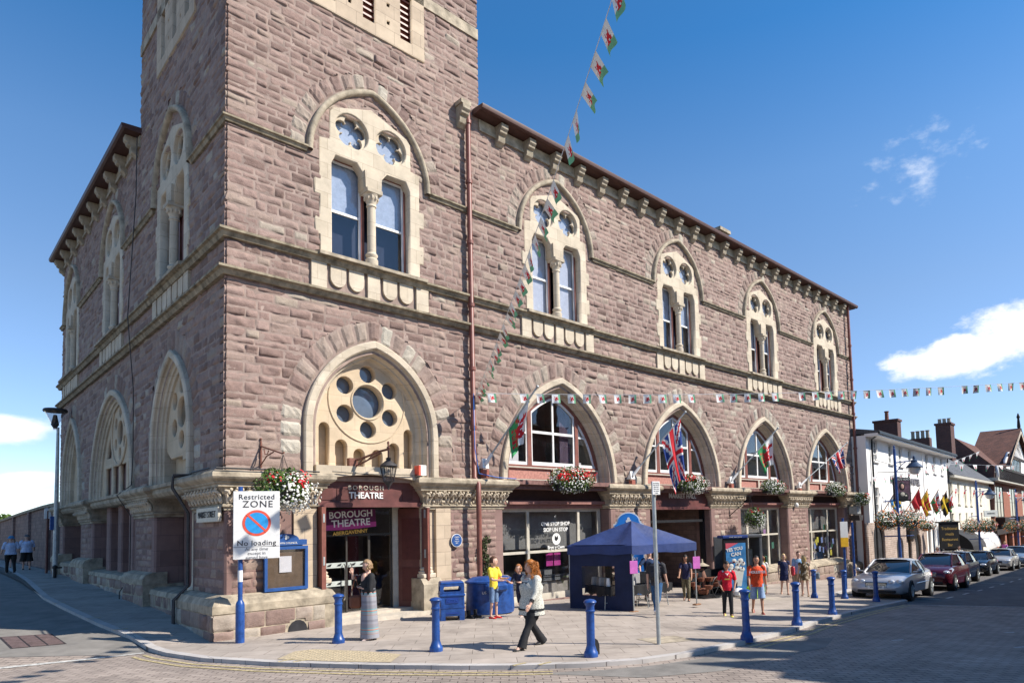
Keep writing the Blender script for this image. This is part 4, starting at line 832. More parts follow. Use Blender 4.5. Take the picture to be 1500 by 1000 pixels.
# shopfronts
def shop(x0, x1, zt, muls, zb, nm, rail=True):
    hs = []; ed = [x0+.12]+muls+[x1-.1]
    for a, b in zip(ed, ed[1:]): hs += [rect(a+.045, b-.045, zb+.12, zt-.04)[::-1], rect(a+.045, b-.045, zt+.04, 2.52)[::-1]]
    f = plate('shop_window', rect(x0, x1, zb-.1, 2.62), hs, .1, mt['offwhite'], hall, y=.42)
    mb = MB(); mb.box(x0+.05, x1-.05, .46, .466, zb, 2.55); mb.build('pane', mt['glass2'], f)
    mb = MB(); mb.box(x0, x1, .3, .6, 2.62, 2.75); mb.box(x0, x1, .18, .5, 2.75, 2.86); mb.build('fascia', flat('fascia_pink', (.27, .13, .11), .6), f)
    mb = MB(); mb.box(x0-.05, x1+.05, .35, .7, 2.86, 3.3); mb.build('soffit', flat('fascia_dark', (.07, .035, .03), .7), f)
    mb = MB(); mb.box(x0, x1, .25, .6, zb-.9, zb-.08); mb.build('stallriser', mt['ashlar'], f)
    mb = MB(); mb.box(x0, x1, 3.4, 3.5, zb-1, 2.9); mb.box(x0-.05, x0, .5, 3.4, zb-1, 2.9); mb.box(x1, x1+.05, .5, 3.4, zb-1, 2.9); mb.box(x0, x1, .5, 3.4, 2.8, 2.88); mb.box(x0, x1, .5, 3.4, zb-.3, zb-.2); mb.build('interior', mt['room'], f)
    mb = MB(); mb.box(x0+.1, x1-.1, .75, .8, zt+.1, 2.6); mb.build('sun_catch_panel', flat('sun_catch_grey', (.20, .20, .18)), f)  # grey inner fascia, added in every shop to catch sun and lighten it
    mb = MB(); mb.box(x0+.3, x1-.3, 1.3, 1.9, zb, zb+.55); mb.build('counter', flat('pale_counter', (.30, .28, .24)), f)
    return f
s1 = shop(7.7, 12.38, 1.25, [9.0, 11.28], -.2, 0)
for i, (s, z, sz) in enumerate([('ONE STOP SHOP', 2.12, .17), ('SIOP UN STOP', 1.93, .17), ('Bryn y Cwm', 1.36, .15)]): text('lettering', s, sz, mt['white'], s1, (10.18, .40, z), FR, .003, weight=.004)
mb = MB(); mb.prism(circ(10.2, 1.63, .19, 20), .403, .41); mb.build('emblem', mt['white'], s1); mb = MB(); mb.prism([(10.12, 1.6), (10.2, 1.56), (10.28, 1.64), (10.25, 1.75), (10.2, 1.68), (10.13, 1.76)], .398, .402); mb.build('emblem_mark', mt['black'], s1)
mb = MB()
for x, z in [(10.0, .75), (10.35, .75), (11.45, .7)]: mb.box(x, x+.3, .7, .72, z, z+.42)
mb.build('poster', flat('magenta_poster', (.40, .04, .22)), s1)
mb = MB()
for i in range(14): mb.box(8+rng.random()*3.8, 8.2+rng.random()*3.9, 1.2, 1.3, .1+.2*i*.1, .15+.2*i*.1)
mb.box(9.3, 11, 1.5, 2, -.2, .6); mb.build('shelf', flat('grey_shelf', (.16, .17, .17)), s1)
s3 = shop(21.2, 25.45, 1.35, [22.4, 24.3], -.25, 1); s4 = shop(27.8, 32.2, 1.35, [28.9, 30.9], -.35, 1)
r_ = random.Random(3)
for s, xa in ((s3, 21.6), (s4, 28)):
    for k, col in enumerate([(.75, .75, .72), (.65, .60, .08), (.20, .28, .5), (.06, .22, .14), (.45, .25, .45)]):
        mb = MB()
        for q in range(5 if s is s4 else 2): x = xa+r_.random()*3.7; z = -.1+r_.random()*(.9 if q else 1.6); mb.box(x, x+.22, .5, .51, z, z+.3)
        mb.build('poster', flat('poster_%s' % 'abcde'[k], col), s)
mb = MB()
for k in range(12): mb.box(29.1+k*.1, 29.16+k*.1, .9, .95, .2, 1.6)
mb.build('curtain', flat('cream_cloth', (.5, .45, .33)), s4); mb = MB(); mb.box(29.0, 29.12, .8, .9, .5, 1.3); mb.build('garment', flat('red_cloth', (.4, .03, .03)), s4)
mb = MB(); mb.box(21.7, 25, 1.2, 1.25, .2, 2.6); mb.build('screen', flat('green_grey', (.16, .20, .18)), s3)
for x0, x1, zb in ((27.8, 32.2, -.42), (21.2, 25.45, -.35)):
    V, Fc, T = relief(x0, x1, [zb-.9, zb-.45, zb], lambda u, z: np.ones(u.shape, bool), 400+int(x0), res=.08, wlo=.4, whi=.8, amp=.05, base=.14); link('shop_plinth', npmesh('shop_plinth', V, Fc, T, mt['vouss']), hall)
    mb = MB(); mb.box(x0, x1, -.13, .5, zb-1.0, zb); mb.prism([(-.2, zb), (-.2, zb+.1), (.42, zb+.28), (.42, zb)], x0, x1, 'x'); mb.build('shop_sill', mt['creamw'], hall)
# market entrance
ef = MB(); ef.box(14.72, 18.75, .1, .5, 2.6, 3.32); ef.box(14.7, 18.77, .0, .3, 2.55, 2.66); ef.box(14.7, 18.77, -.05, .3, 2.9, 2.96) if False else None; e = ef.build('entrance_fascia', mt['maroon'], hall)
text('lettering', 'MARKET HALL', .27, mt['white'], e, (16.9, .085, 3.08), FR, .012, weight=.003, sx=1.05)
mb = MB(); mb.box(14.7, 18.8, 6, 6.2, -1.6, 3.3); mb.box(14.6, 14.72, .7, 6, -1.6, 3.3); mb.box(18.76, 18.9, .7, 6, -1.6, 3.3); mb.box(14.7, 18.8, .5, 6, 3.25, 3.35); mb.build('entrance_passage', mt['rubdark'], hall)
mb = MB(); a0 = arch(16.9, 1.4, -1.2, 1.2, 1.25, 0, 10); a1 = arch(16.9, 1.4, -1.2, 1.2, 1.25, .3, 10); mb.prism(a1+a0[::-1], 5.6, 6.0); mb.build('inner_arch', mt['creamw'], hall)
mb = MB(); mb.prism(a0, 5.9, 5.98); mb.build('inner_arch_fill', mt['offwhite'], hall)
mb = MB()
for x in (14.78, 18.6): mb.box(x, x+.12, .3, .5, -1.2, 2.6)
mb.box(14.8, 18.7, .3, .45, 2.05, 2.15); mb.build('entrance_frame', mt['black'], hall)
# side recesses
for i, c in enumerate(SCU):
    a = LOWS[c][0]; x0, x1 = c-a+.35, c+a-.35
    if i == 0: x0, x1 = -5.5, -2.2
    if i == 1: x0, x1 = -13.75, -7.75
    if i == 2: x0, x1 = -19.75, -16
    mb = MB(); mb.box(x0, x1, .7, .8, -.4, 3.4)
    if i == 1:
        for x in (-12.6, -10.9, -9.4): mb.cbox(x, x+.55, .2, .75, .2, 3.15, .04)
    side(mb.build('recess_wall', mt['ashlar'], hall, smooth=False))
    mb = MB(); mb.prism([(-.08, 3.12), (-.14, 3.2), (-.14, 3.3), (-.2, 3.33), (-.2, 3.42), (.2, 3.46), (.6, 3.46), (.6, 3.1), (-.05, 3.1)], x0, x1, 'x'); side(mb.build('side_cornice', mt['creamw'], hall))
    zb = gz(-.2, -c)
    V, Fc, T = relief(x0, x1, [zb-.4, zb+.1, zb+.4], lambda u, z: np.ones(u.shape, bool), 500+i, res=.09, wlo=.35, whi=.6, amp=.05, base=.1); side(link('plinth_facing', npmesh('p', V, Fc, T, mt['vouss']), hall)).name = 'plinth_facing'
    mb = MB(); mb.box(x0, x1, -.1, .7, zb-.6, zb+.4); mb.prism([(-.14, zb+.4), (-.1, zb+.52), (.1, zb+.56), (.7, zb+.56), (.7, zb+.4)], x0, x1, 'x'); side(mb.build('plinth', mt['creamw'], hall))
mb = MB(); mb.lathe([(.2, .55), (.2, .8), (.13, .85), (.11, .95), (.11, 2.75), (.15, 2.8), (.2, 2.95), (.22, 3.1)], (-2.75, .25, 0), 14); side(mb.build('column', mt['cream'], hall, smooth=R(40)))
mb = MB(); mb.box(-4.6, -3.0, .6, .66, .2, 3.0); side(mb.build('side_door', mt['maroon'], hall))
# downpipes
def pipe(pts, r, m, fn=lambda o: o, cl=()):
    mb = MB(); mb.tube(pts, r, 10)
    for z in cl: mb.tube([(pts[0][0], pts[0][1], z-.05), (pts[0][0], pts[0][1], z+.05)], r*1.35, 10)
    return fn(mb.build('downpipe', m, hall, smooth=R(50)))
pipe([(6.5, -.16, 14.3), (6.5, -.16, 3.5), (6.5, -.34, 3.3), (6.5, -.34, 2.5), (6.52, -.3, gz(6.5, -.3))], .075, mt['redbrown'], cl=[13.9, 12.1, 10.3, 8.45, 6.6, 4.9])
pipe([(33.75, -.2, 14.3), (33.75, -.2, 3.5), (33.8, -.4, 3.2), (33.8, -.4, -1.3)], .08, mt['redbrown'], cl=[12, 10, 8, 6])
pipe([(-7.62, -.1, 14.2), (-7.66, -.1, 12.4), (-7.6, -.28, 8.6), (-7.64, -.1, 6.4), (-7.58, -.1, 4.6), (-7.62, -.12, 3.6), (-7.75, -.45, 3.3), (-7.75, -.1, 2.7), (-7.75, -.1, .9), (-7.75, -.35, .5), (-7.75, -.35, .3)], .014, mt['darkiron'], side)
pipe([(-2.05, -.1, 3.5), (-2.25, -.42, 3.45), (-2.3, -.42, 3.2), (-2.15, -.12, 2.6), (-2.15, -.12, .9), (-2.2, -.4, .6), (-2.2, -.4, .05)], .03, mt['darkiron'], side)
pipe([(-2.0, -.1, 3.5), (-2.18, -.42, 3.5), (-2.22, -.42, 3.2), (-2.08, -.12, 2.6), (-2.08, -.12, .9), (-2.12, -.4, .6), (-2.12, -.4, .05)], .025, mt['darkiron'], side)
mb = MB(); mb.tube([(-2.0, -.14, 3.48), (-1, -.36, 3.47), (0.3, -.38, 3.47)], .02, 6); side(mb.build('cable', mt['black'], hall))
mb = MB(); mb.tube([(-.3, -.38, 3.47), (.9, -.38, 3.47), (1.9, -.39, 3.46)], .02, 6); mb.tube([(2.3, -.2, 3.5), (3.2, -.25, 3.46), (4.9, -.2, 3.5)], .012, 6); mb.build('cable', mt['black'], hall)
# ================================================================== STREET OBJECTS
def at(x, y, dz=0): return (x, y, gz(x, y)+dz)
# ---------------------------------------------------------------- bollards
def bollard():
    t = thing('bollard', '', 'bollard')
    mb = MB(); mb.lathe([(.12, -.03), (.12, .05), (.115, .08), (.10, .10), (.085, .15), (.078, .17), (.072, .2), (.070, .74), (.082, .75), (.082, .775), (.072, .785), (.070, .84), (.085, .87), (.09, .88), (.09, .895)], (0, 0, 0), 22); mb.build('shaft', mt['blue'], t, smooth=R(40))
    mb = MB(); mb.lathe([(.09, .895), (.108, .90), (.112, .915), (.10, .935), (.07, .952), (.03, .962), (.005, .965)], (0, 0, 0), 22); mb.build('cap', mt['blue'], t, smooth=R(40))
    return t
b0 = bollard(); BL = ['blue bollard nearest the striped-skirt woman, leftmost of the pavement bollards', 'blue bollard in front of the square litter bin', 'blue bollard between the walking red-haired woman and the grey pole', 'blue bollard in front of the man in the orange T-shirt', 'blue bollard by the kerb, second along from the orange T-shirt man towards the cars', 'blue bollard by the kerb, the next before the silver coupe', 'far blue bollard beside the blond woman with a handbag', 'blue bollard at the near front corner of the silver coupe', 'blue bollard standing in front of the silver coupe number plate']
BP = [(1.24, -2.65), (1.96, -4.96), (3.34, -7.49), (6.46, -8.62), (9.17, -8.3), (11.95, -7.9), (16.92, -5.13), (17.3, -6.0), (16.9, -7.17)]
for i, (x, y) in enumerate(BP):
    o = b0 if i == 0 else copy_tree(b0); o.location = at(x, y); o.rotation_euler.z = rng.random()*6
    o.rotation_euler.x = rng.uniform(-.012, .012); o['label'] = BL[i]; o['group'] = 'blue bollards round the pavement'
mb = MB(); mb.prism([(3.46, 0), (3.6, 0), (3.6, .16), (3.56, .24), (3.5, .28), (3.44, .27)], -.03, .03, 'y'); t = tag(mb.build('timber_block', mt['black']), 'small black block leaning against the foot of the blue bollard by the grey pole', 'block'); t.location = (0, -7.42, gz(3.5, -7.4))
# ---------------------------------------------------------------- sign pole and grey pole
t = thing('restricted_zone_sign', 'white restricted zone no loading sign on a blue pole at the hall corner', 'road sign', at(.0, -.92))
mb = MB(); mb.lathe([(.085, -.05), (.085, .75), (.075, .8), (.05, .84), (.045, .86), (.045, 3.15)], (0, 0, 0), 14); mb.build('pole', mt['blue'], t, smooth=R(40))
mb = MB(); mb.lathe([(.047, 1.22), (.047, 1.45)], (0, 0, 0), 14); mb.build('sticker', mt['white'], t)
RZ = R(-20)
def panel(parent, name, w, h, cx, cz, m, rz=RZ, th=.02, off=.07, ox=0):
    mb = MB(); mb.cbox(-w/2, w/2, -th, 0, -h/2, h/2, .006); o = mb.build(name, m, parent); o.rotation_euler = (0, 0, rz); c, s = math.cos(rz), math.sin(rz)
    o.location = (cx*c+off*s, cx*s-off*c, cz); return o
p = panel(t, 'sign_plate', .86, 1.38, .30, 2.36, mt['white'])
DK = flat('sign_black', (.03, .03, .035)); yy = -.022
text('lettering', 'Restricted', .145, DK, p, (0, yy, .57), FR, .002, weight=.001, spacing=1.1); text('lettering', 'ZONE', .19, DK, p, (.02, yy, .42), FR, .002, weight=.001, spacing=1.15); text('lettering', 'No loading', .15, DK, p, (0, yy, -.37), FR, .002, weight=.001, spacing=1.08)
for i, s in enumerate(['At any time', 'except in', 'signed bays']): text('lettering', s, .09, flat('sign_grey', (.16, .16, .17)), p, (0, yy, -.49-.085*i), FR, .002)
mb = MB(); mb.box(-.42, .42, -.023, -.02, -.444, -.438); mb.build('rule', DK, p)
mb = MB(); mb.prism(circ(0, .04, .265, 36), -.024, -.02); mb.build('ring', flat('sign_red', (.72, .10, .06), .5), p)
mb = MB(); mb.prism(circ(0, .04, .215, 36), -.027, -.024); mb.build('disc', flat('sign_cyan', (.03, .30, .66), .5), p)
mb = MB(); mb.prism([(-.17, .24), (-.2, .21), (.17, -.16), (.2, -.13)][::-1], -.030, -.027); mb.build('slash', mt['sign_red'], p)
t = thing('parking_pole', 'tall galvanised grey pole with a small white notice on top', 'pole', at(5.01, -7.64))
mb = MB(); mb.tube([(0, 0, -.05), (0, 0, 3.0)], .038, 14); mb.tube([(0, 0, 2.99), (0, 0, 3.01)], .04, 14); mb.build('shaft', mt['steel'], t, smooth=R(40))
p = panel(t, 'notice', .17, .25, .02, 2.88, mt['white'], off=.05)
for i in range(6): text('lettering', ['No loading', 'Mon to Sat', '8am 6pm', 'Disc zone', 'no return', '1 hour'][i], .028, DK, p, (0, -.022, .09-.036*i), FR, .001)
# ---------------------------------------------------------------- wall fixtures
t = thing('street_name_sign', 'white MARKET STREET name board on the shaded side of the corner pier', 'street sign', (-.10, .77, 2.52), R(-90))
mb = MB(); mb.cbox(-.72, .72, -.03, .05, -.16, .16, .01); b = mb.build('board', mt['offwhite'], t); text('lettering', 'MARKET STREET', .2, DK, t, (0, -.036, 0), FR, .003, sx=.80)
t = thing('notice_board', 'blue framed glazed notice board with one white paper beside the theatre door', 'notice board', (1.24, -.12, 1.3))
plate('frame', rect(-.48, .48, -.5, .48), [rect(-.42, .42, -.43, .41)[::-1]], .1, mt['bluetrim'], t, y=-.06)
mb = MB(); mb.box(-.44, .44, 0, .06, -.46, .44); mb.build('backing', flat('cork', (.17, .12, .075), .9), t); mb = MB(); mb.box(-.43, .43, -.035, -.03, -.44, .42); mb.build('pane', mt['glass2'], t)
mb = MB(); mb.box(-.15, .12, -.02, -.01, -.1, .26); mb.build('paper', mt['white'], t)
mb = MB(); mb.prism([(-.46, .5), (.46, .5), (.46, .62), (.35, .63)]+[(.28*math.cos(q), .62+.14*math.sin(q)) for q in [math.pi*i/10 for i in range(11)]]+[(-.35, .63), (-.46, .62)], -.05, 0); h_ = mb.build('header', mt['bluetrim'], t); text('lettering', 'TOWN COUNCIL', .06, mt['white'], h_, (0, -.055, .55), FR, .002)
mb = MB(); mb.prism(foil(0, .68, .055, 3), -.06, -.05); mb.build('crest', mt['white'], h_)
t = thing('blue_plaque', 'small round blue plaque on rubble beside the red-brown drainpipe', 'plaque', (5.9, -.09, 1.74))
mb = MB(); mb.prism(circ(0, 0, .18, 28), -.02, 0); mb.build('rim', mt['white'], t); mb = MB(); mb.prism(circ(0, 0, .165, 28), -.026, -.02); mb.build('face', mt['bluetrim'], t)
for i, s in enumerate(['TOWN', 'HALL', 'built in', '1871']): text('lettering', s, .05, mt['white'], t, (0, -.028, .09-.055*i), FR, .001)
# lantern over the theatre door
t = thing('door_lantern', 'rusty iron bracket with a six sided glass lantern over the theatre door', 'lantern', (3.35, -.95, 0))
mb = MB(); mb.tube([(-.45, 1.02, 3.78), (-.3, .6, 3.86), (-.12, .2, 3.98), (0, 0, 4.02)], .028, 6); mb.tube([(-.45, 1.02, 3.62), (-.33, .7, 3.72), (-.1, .15, 3.94)], .02, 6); mb.box(-.56, -.34, .86, 1.0, 3.56, 3.86)
mb.tube([(-.4, .85, 3.64), (-.3, .6, 3.86), (-.28, .58, 3.75), (-.2, .4, 3.9)], .014, 5); mb.tube([(0, 0, 4.16), (0, 0, 3.78)], .02, 8); mb.ball((0, 0, 4.17), (.03, .03, .05), 8); mb.ball((0, 0, 4.05), .045, 8); mb.build('bracket', mt['iron'], t)
mb = MB(); mb.lathe([(.03, 3.82), (.07, 3.80), (.05, 3.76), (.10, 3.72), (.2, 3.64), (.215, 3.61), (.2, 3.6)], (0, 0, 0), 8); mb.lathe([(.125, 3.24), (.02, 3.1), (.02, 3.04)], (0, 0, 0), 8)
for k in range(8): q = 2*math.pi*k/8; mb.tube([(.2*math.cos(q), .2*math.sin(q), 3.61), (.125*math.cos(q), .125*math.sin(q), 3.24)], .009, 5)
mb.build('cage', mt['darkiron'], t); mb = MB(); mb.lathe([(.19, 3.6), (.12, 3.25)], (0, 0, 0), 8); mb.build('pane', glassmat('lantern_glass', trans=.75, refl=.8), t, smooth=False); mb = MB(); mb.ball((0, 0, 3.48), (.04, .04, .07), 8); mb.build('bulb', mt['offwhite'], t)
t = tag(MB().cbox(4.62, 4.84, -.3, -.1, 3.47, 3.75, .01).build('alarm_box', mt['white']), 'small white and red alarm box on the ledge right of the rose window', 'alarm box')
mb = MB(); mb.box(4.60, 4.66, -.31, -.09, 3.48, 3.74); mb.build('side_stripe', mt['sign_red'], t)
mb = MB(); mb.ball((26.2, -.12, 2.72), (.11, .11, .13), 12); mb.tube([(26.2, 0, 2.8), (26.2, -.12, 2.8)], .04, 8); tag(mb.build('security_camera', mt['white']), 'white dome security camera high on the pier between the two right-hand shops', 'camera')
t = thing('lighting_box', 'grey metal lamp and junction box under the far right capital', 'junction box', (32.9, -.35, 2.0))
mb = MB(); mb.cbox(-.25, .25, -.2, .3, .2, .65, .03); mb.build('case', mt['steel'], t); mb = MB(); mb.prism([(-.3, .15), (.3, .15), (.2, -.15), (-.2, -.15)], -.3, .2); mb.build('head', mt['darkiron'], t)
# ---------------------------------------------------------------- flowers
def leafcloud(mb, c, rr, n, size, r, drop=0, shell=.5):
    for i in range(n):
        while True:
            p = Vector((r.uniform(-1, 1), r.uniform(-1, 1), r.uniform(-1, 1)))
            if shell < p.length < 1: break
        q = Vector((c[0]+p.x*rr[0], c[1]+p.y*rr[1], c[2]+p.z*rr[2]*(1 if p.z > 0 else 1+drop)+r.uniform(-.02, .02)))
        a = Vector((r.uniform(-1, 1), r.uniform(-1, 1), r.uniform(-.6, 1))).normalized(); b = a.orthogonal().normalized(); b.rotate(Matrix.Rotation(r.random()*6.3, 3, a)); d = a.cross(b); s = size*r.uniform(.6, 1.3)
        mb.add([q-b*s, q-d*s*.55+a*s*.15, q+b*s, q+d*s*.55+a*s*.15], [(0, 1, 2, 3)])
def petals(mb, c, rr, n, size, r, zlo=-1., xr=(-1, 1)):
    for i in range(n):
        while True:
            p = Vector((r.uniform(*xr), r.uniform(-1, 1), r.uniform(zlo, 1)))
            if .1 < p.length < 1.0: break
        p = p.normalized()*r.uniform(.88, 1.12) if abs(xr[0]) == 1 else p*1.0/max(p.length, .75)
        q = Vector((c[0]+p.x*rr[0], c[1]+p.y*rr[1], c[2]+p.z*rr[2])); a = (p+Vector((0, -.5, .4))).normalized(); b = a.orthogonal().normalized(); d = a.cross(b); s = size*r.uniform(.7, 1.3)
        vs = [q+a*s*.3]+[q+(b*math.cos(t)+d*math.sin(t))*s for t in [2*math.pi*k/5+i for k in range(5)]]; mb.add(vs, [(0, k, k % 5+1) for k in range(1, 6)])
def basket(name, label, loc, rr, wht, red, seed, kind='hanging basket', orange=0, trough=None, hang=None, group=None, leaf=None, whitezone=(0, 0, 0, .8)):
    r = random.Random(seed); t = thing(name, label, kind, loc, 0, group); V = rr[0]*rr[2]
    if trough: mb = MB(); mb.cbox(-trough, trough, -.12, .16, -rr[2]*.9, -rr[2]*.35, .02); mb.build('trough', mt['black'], t)
    else: mb = MB(); mb.lathe([(.02, -rr[2]*.9), (rr[0]*.4, -rr[2]*.7), (rr[0]*.62, -rr[2]*.2)], (0, 0, 0), 12); mb.build('basket', mt['darkiron'], t)
    if hang:
        mb = MB()
        for k in range(3): q = 2.1*k; mb.tube([(rr[0]*.5*math.cos(q), rr[1]*.5*math.sin(q), -.1), hang], .006, 4)
        mb.build('chain', mt['darkiron'], t)
    mb = MB(); n = leaf or int(2600*V+300); leafcloud(mb, (0, 0, 0), (rr[0]*1.1, rr[1]*1.15, rr[2]*1.1), n, .042, r); leafcloud(mb, (0, 0, -.02), (rr[0]*.8, rr[1]*.8, rr[2]*.8), n//2, .06, r, shell=.0); mb.build('foliage', mt['leaf'], t, smooth=False)
    wx, wy, wz, wr = whitezone
    mb = MB(); petals(mb, (wx, wy, wz), (rr[0]*wr, rr[1]*1.05, rr[2]*1.0), int(wht*.75), .026, r); petals(mb, (wx, wy, wz), (rr[0]*1.05, rr[1]*1.1, rr[2]*1.05), wht//3, .024, r); mb.build('white_flowers', mt['petalw'], t, smooth=False)
    mb = MB()
    for k in range(max(2, red//16)):
        a = r.uniform(-.8, .8); cz_ = r.uniform(.0, .9)*rr[2]; petals(mb, (a*rr[0], -rr[1]*r.uniform(.3, .95), cz_), (.17, .12, .10), 10, .028, r)
    mb.build('red_flowers', mt['petalr'], t, smooth=False)
    if orange:
        mb = MB(); petals(mb, (0, 0, 0), (rr[0]*1.05, rr[1]*1.08, rr[2]*1.05), orange, .045, r); mb.build('orange_flowers', mt['petalo'], t, smooth=False)
    return t
t = basket('hanging_basket', 'overflowing white and red hanging basket above the restricted zone sign', (.93, -.74, 3.06), (.55, .40, .42), 520, 130, 11, hang=(0, 0, .72), whitezone=(.18, -.05, -.12, .62))
t2 = thing('basket_bracket', 'rusty scrolled iron bracket on the corner wall holding the flower basket', 'bracket', (.85, 0, 3.8))
mb = MB(); mb.tube([(-.12, -.02, .34), (-.12, -.03, -.26)], .022, 6); mb.tube([(-.12, -.03, .22), (-.06, -.38, .12), (0.06, -.74, .0), (.08, -.8, .02)], .018, 6); mb.tube([(-.12, -.03, -.2), (-.08, -.25, -.02), (-.03, -.5, .05)], .014, 6); mb.tube([(-.1, -.15, .14), (-.1, -.2, .02), (-.08, -.3, .02), (-.07, -.33, .1)], .012, 5); mb.ball((-.12, -.02, .38), .03, 6); mb.build('arm', mt['iron'], t2)
TG = 'flower troughs on the ledge under the arches'
basket('flower_trough', 'trough of red and white flowers under the first shop arch, right of the drainpipe', (10.15, -.42, 3.5), (.92, .38, .40), 420, 420, 12, 'flower trough', trough=.7, group=TG)
basket('flower_trough', 'flower trough split by a hanging union flag above the market hall entrance', (16.75, -.42, 3.55), (.98, .36, .36), 620, 190, 13, 'flower trough', trough=.8, group=TG, whitezone=(.25, 0, -.05, .75))
basket('flower_trough', 'mostly white flower trough under the arch behind the third wall flag', (23.4, -.42, 3.55), (.95, .36, .34), 640, 100, 14, 'flower trough', trough=.8, group=TG)
basket('flower_trough', 'flower trough with a red cluster under the farthest right arch', (30.2, -.42, 3.55), (.95, .36, .38), 560, 120, 15, 'flower trough', trough=.8, group=TG)
basket('hanging_basket', 'hanging basket of white and red flowers on a black bracket over the phone kiosk', (20.75, -.85, 2.15), (.46, .4, .42), 420, 60, 16, hang=(-.1, .1, .95), whitezone=(.1, 0, -.12, .7))
mb = MB(); mb.tube([(-.6, .85, -.3), (-.6, .85, .7)], .02, 5); mb.tube([(-.6, .85, .55), (0, 0, .65)], .02, 5); mb.tube([(-.6, .85, -.2), (-.05, .1, .6)], .018, 5); tag(mb.build('iron_bracket', mt['black']), 'black iron wall arm holding the flower basket over the kiosk', 'bracket').location = (20.75, -.85, 2.45)
basket('hanging_basket', 'small hanging basket at the far right end of the hall, red on top', (33.0, -.7, 3.05), (.5, .4, .36), 300, 110, 17, hang=(0, .1, .7))
# ---------------------------------------------------------------- flags and bunting
DR = ["..##......#..", ".#####...##..", "..##.##.####.", "...######.##.", ".##.#######..", "#...#######.#", "...##.##.####", "..#.#.#.##.#.", ".##.##.##.##."]
def welsh(s, t, fine=True):           # s along the fly, t down the hoist
    i, j = int((s-.14)/.74*13), int((t-.12)/.78*9)
    if 0 <= i < 13 and 0 <= j < 9 and DR[j][i] == '#': return 2
    return 0 if t < .5 else 1
def union(s, t):
    x, y = s*60, t*30
    if abs(x-30) < 3 or abs(y-15) < 3: return 2
    if abs(x-30) < 5.2 or abs(y-15) < 5.2: return 0
    d1 = abs(y-x/2)*.894; d2 = abs(y-(30-x/2))*.894
    if min(d1, d2) < 1.2: return 2
    if min(d1, d2) < 3.2: return 0
    return 1
FW = flat('flag_white', (.72, .72, .70), .8); FG = flat('flag_green', (.05, .30, .10), .8); FRD = flat('flag_red', (.55, .02, .03), .8); FB = flat('flag_blue', (.02, .05, .22), .8)
def cloth(name, A, B, drop, n, colf, mats, parent, folds=.06, seed=0, length=1.4, wave=3, out=(0, -.1, 0)):
    """flag cloth hanging from the line A-B, fly pulled down along drop with soft folds"""
    r = random.Random(seed); A, B, drop, out = Vector(A), Vector(B), Vector(drop).normalized(), Vector(out); ph = r.random()*6; vs = []; ns, nt_ = n
    perp = (B-A).cross(drop).normalized()
    for i in range(ns+1):
        s = i/ns
        for j in range(nt_+1):
            t = j/nt_; gather = 1-.45*s
            P = A.lerp(B, t*gather+(1-gather)*.65)+drop*length*s*(1-.12*math.sin(t*math.pi))+perp*folds*s**.7*math.sin(t*wave*2*math.pi+ph+s*1.5)+out*s*s
            vs.append(P)
    fs = []; mi = []
    mb = MB()
    for i in range(ns):
        for j in range(nt_): fs.append((i*(nt_+1)+j, i*(nt_+1)+j+1, (i+1)*(nt_+1)+j+1, (i+1)*(nt_+1)+j)); mi.append(colf((i+.5)/ns, (j+.5)/nt_))
    mb.v = [tuple(v) for v in vs]; mb.f = fs; mb.mi = mi
    return mb.build(name, mats, parent, smooth=R(80))
def wallflag(label, base, tip, f0, f1, L_, kind, seed, drop=(0, 0, -1), wave=2):
    t = thing('wall_flag', label, 'flag', base, 0, 'flags on angled poles along the hall front'); b = Vector(base); d = Vector(tip)-b
    mb = MB(); mb.tube([(0, 0, 0), tuple(d)], .028, 8); mb.ball(tuple(d*1.01), .05, 8); mb.build('pole', mt['steel'], t, smooth=R(50))
    mb = MB(); mb.prism([(-.02, -.14), (.2, -.14), (.02, .14)], -.1, .12, 'x'); mb.tube([(0, -.02, -.03), tuple(d*.13)], .05, 8); mb.build('bracket', mt['white'], t)
    mb = MB(); mb.cbox(-.1, .1, -.05, .1, -.42, -.18, .01); mb.build('mounting', flat('brick_red', (.32, .10, .07)), t)
    m3 = [FW, FG, FRD] if kind == 'w' else [FW, FB, FRD]
    cloth('flag', tuple(d*f1), tuple(d*f0), drop, (26, 18), welsh if kind == 'w' else union, m3, t, .07, seed, L_, wave)
    return t
wallflag('Welsh dragon flag on an angled pole right of the drainpipe', (6.85, -.22, 3.9), (7.75, -1.5, 6.0), .46, .86, 1.05, 'w', 1, (-.08, 0, -1))
wallflag('large union flag hanging long in front of the market hall arch', (13.45, -.22, 3.78), (14.98, -1.5, 6.0), .55, .92, 2.1, 'u', 2, (.12, -.05, -1))
wallflag('Welsh dragon flag in front of the third shop arch from the left', (20.1, -.22, 3.8), (21.94, -1.5, 6.0), .56, .9, 1.15, 'w', 3, (.12, 0, -1))
wallflag('small union flag at the far right arch of the hall', (26.5, -.22, 3.72), (29.3, -1.5, 5.85), .66, .92, 1.0, 'u', 4, (.42, 0, -1))
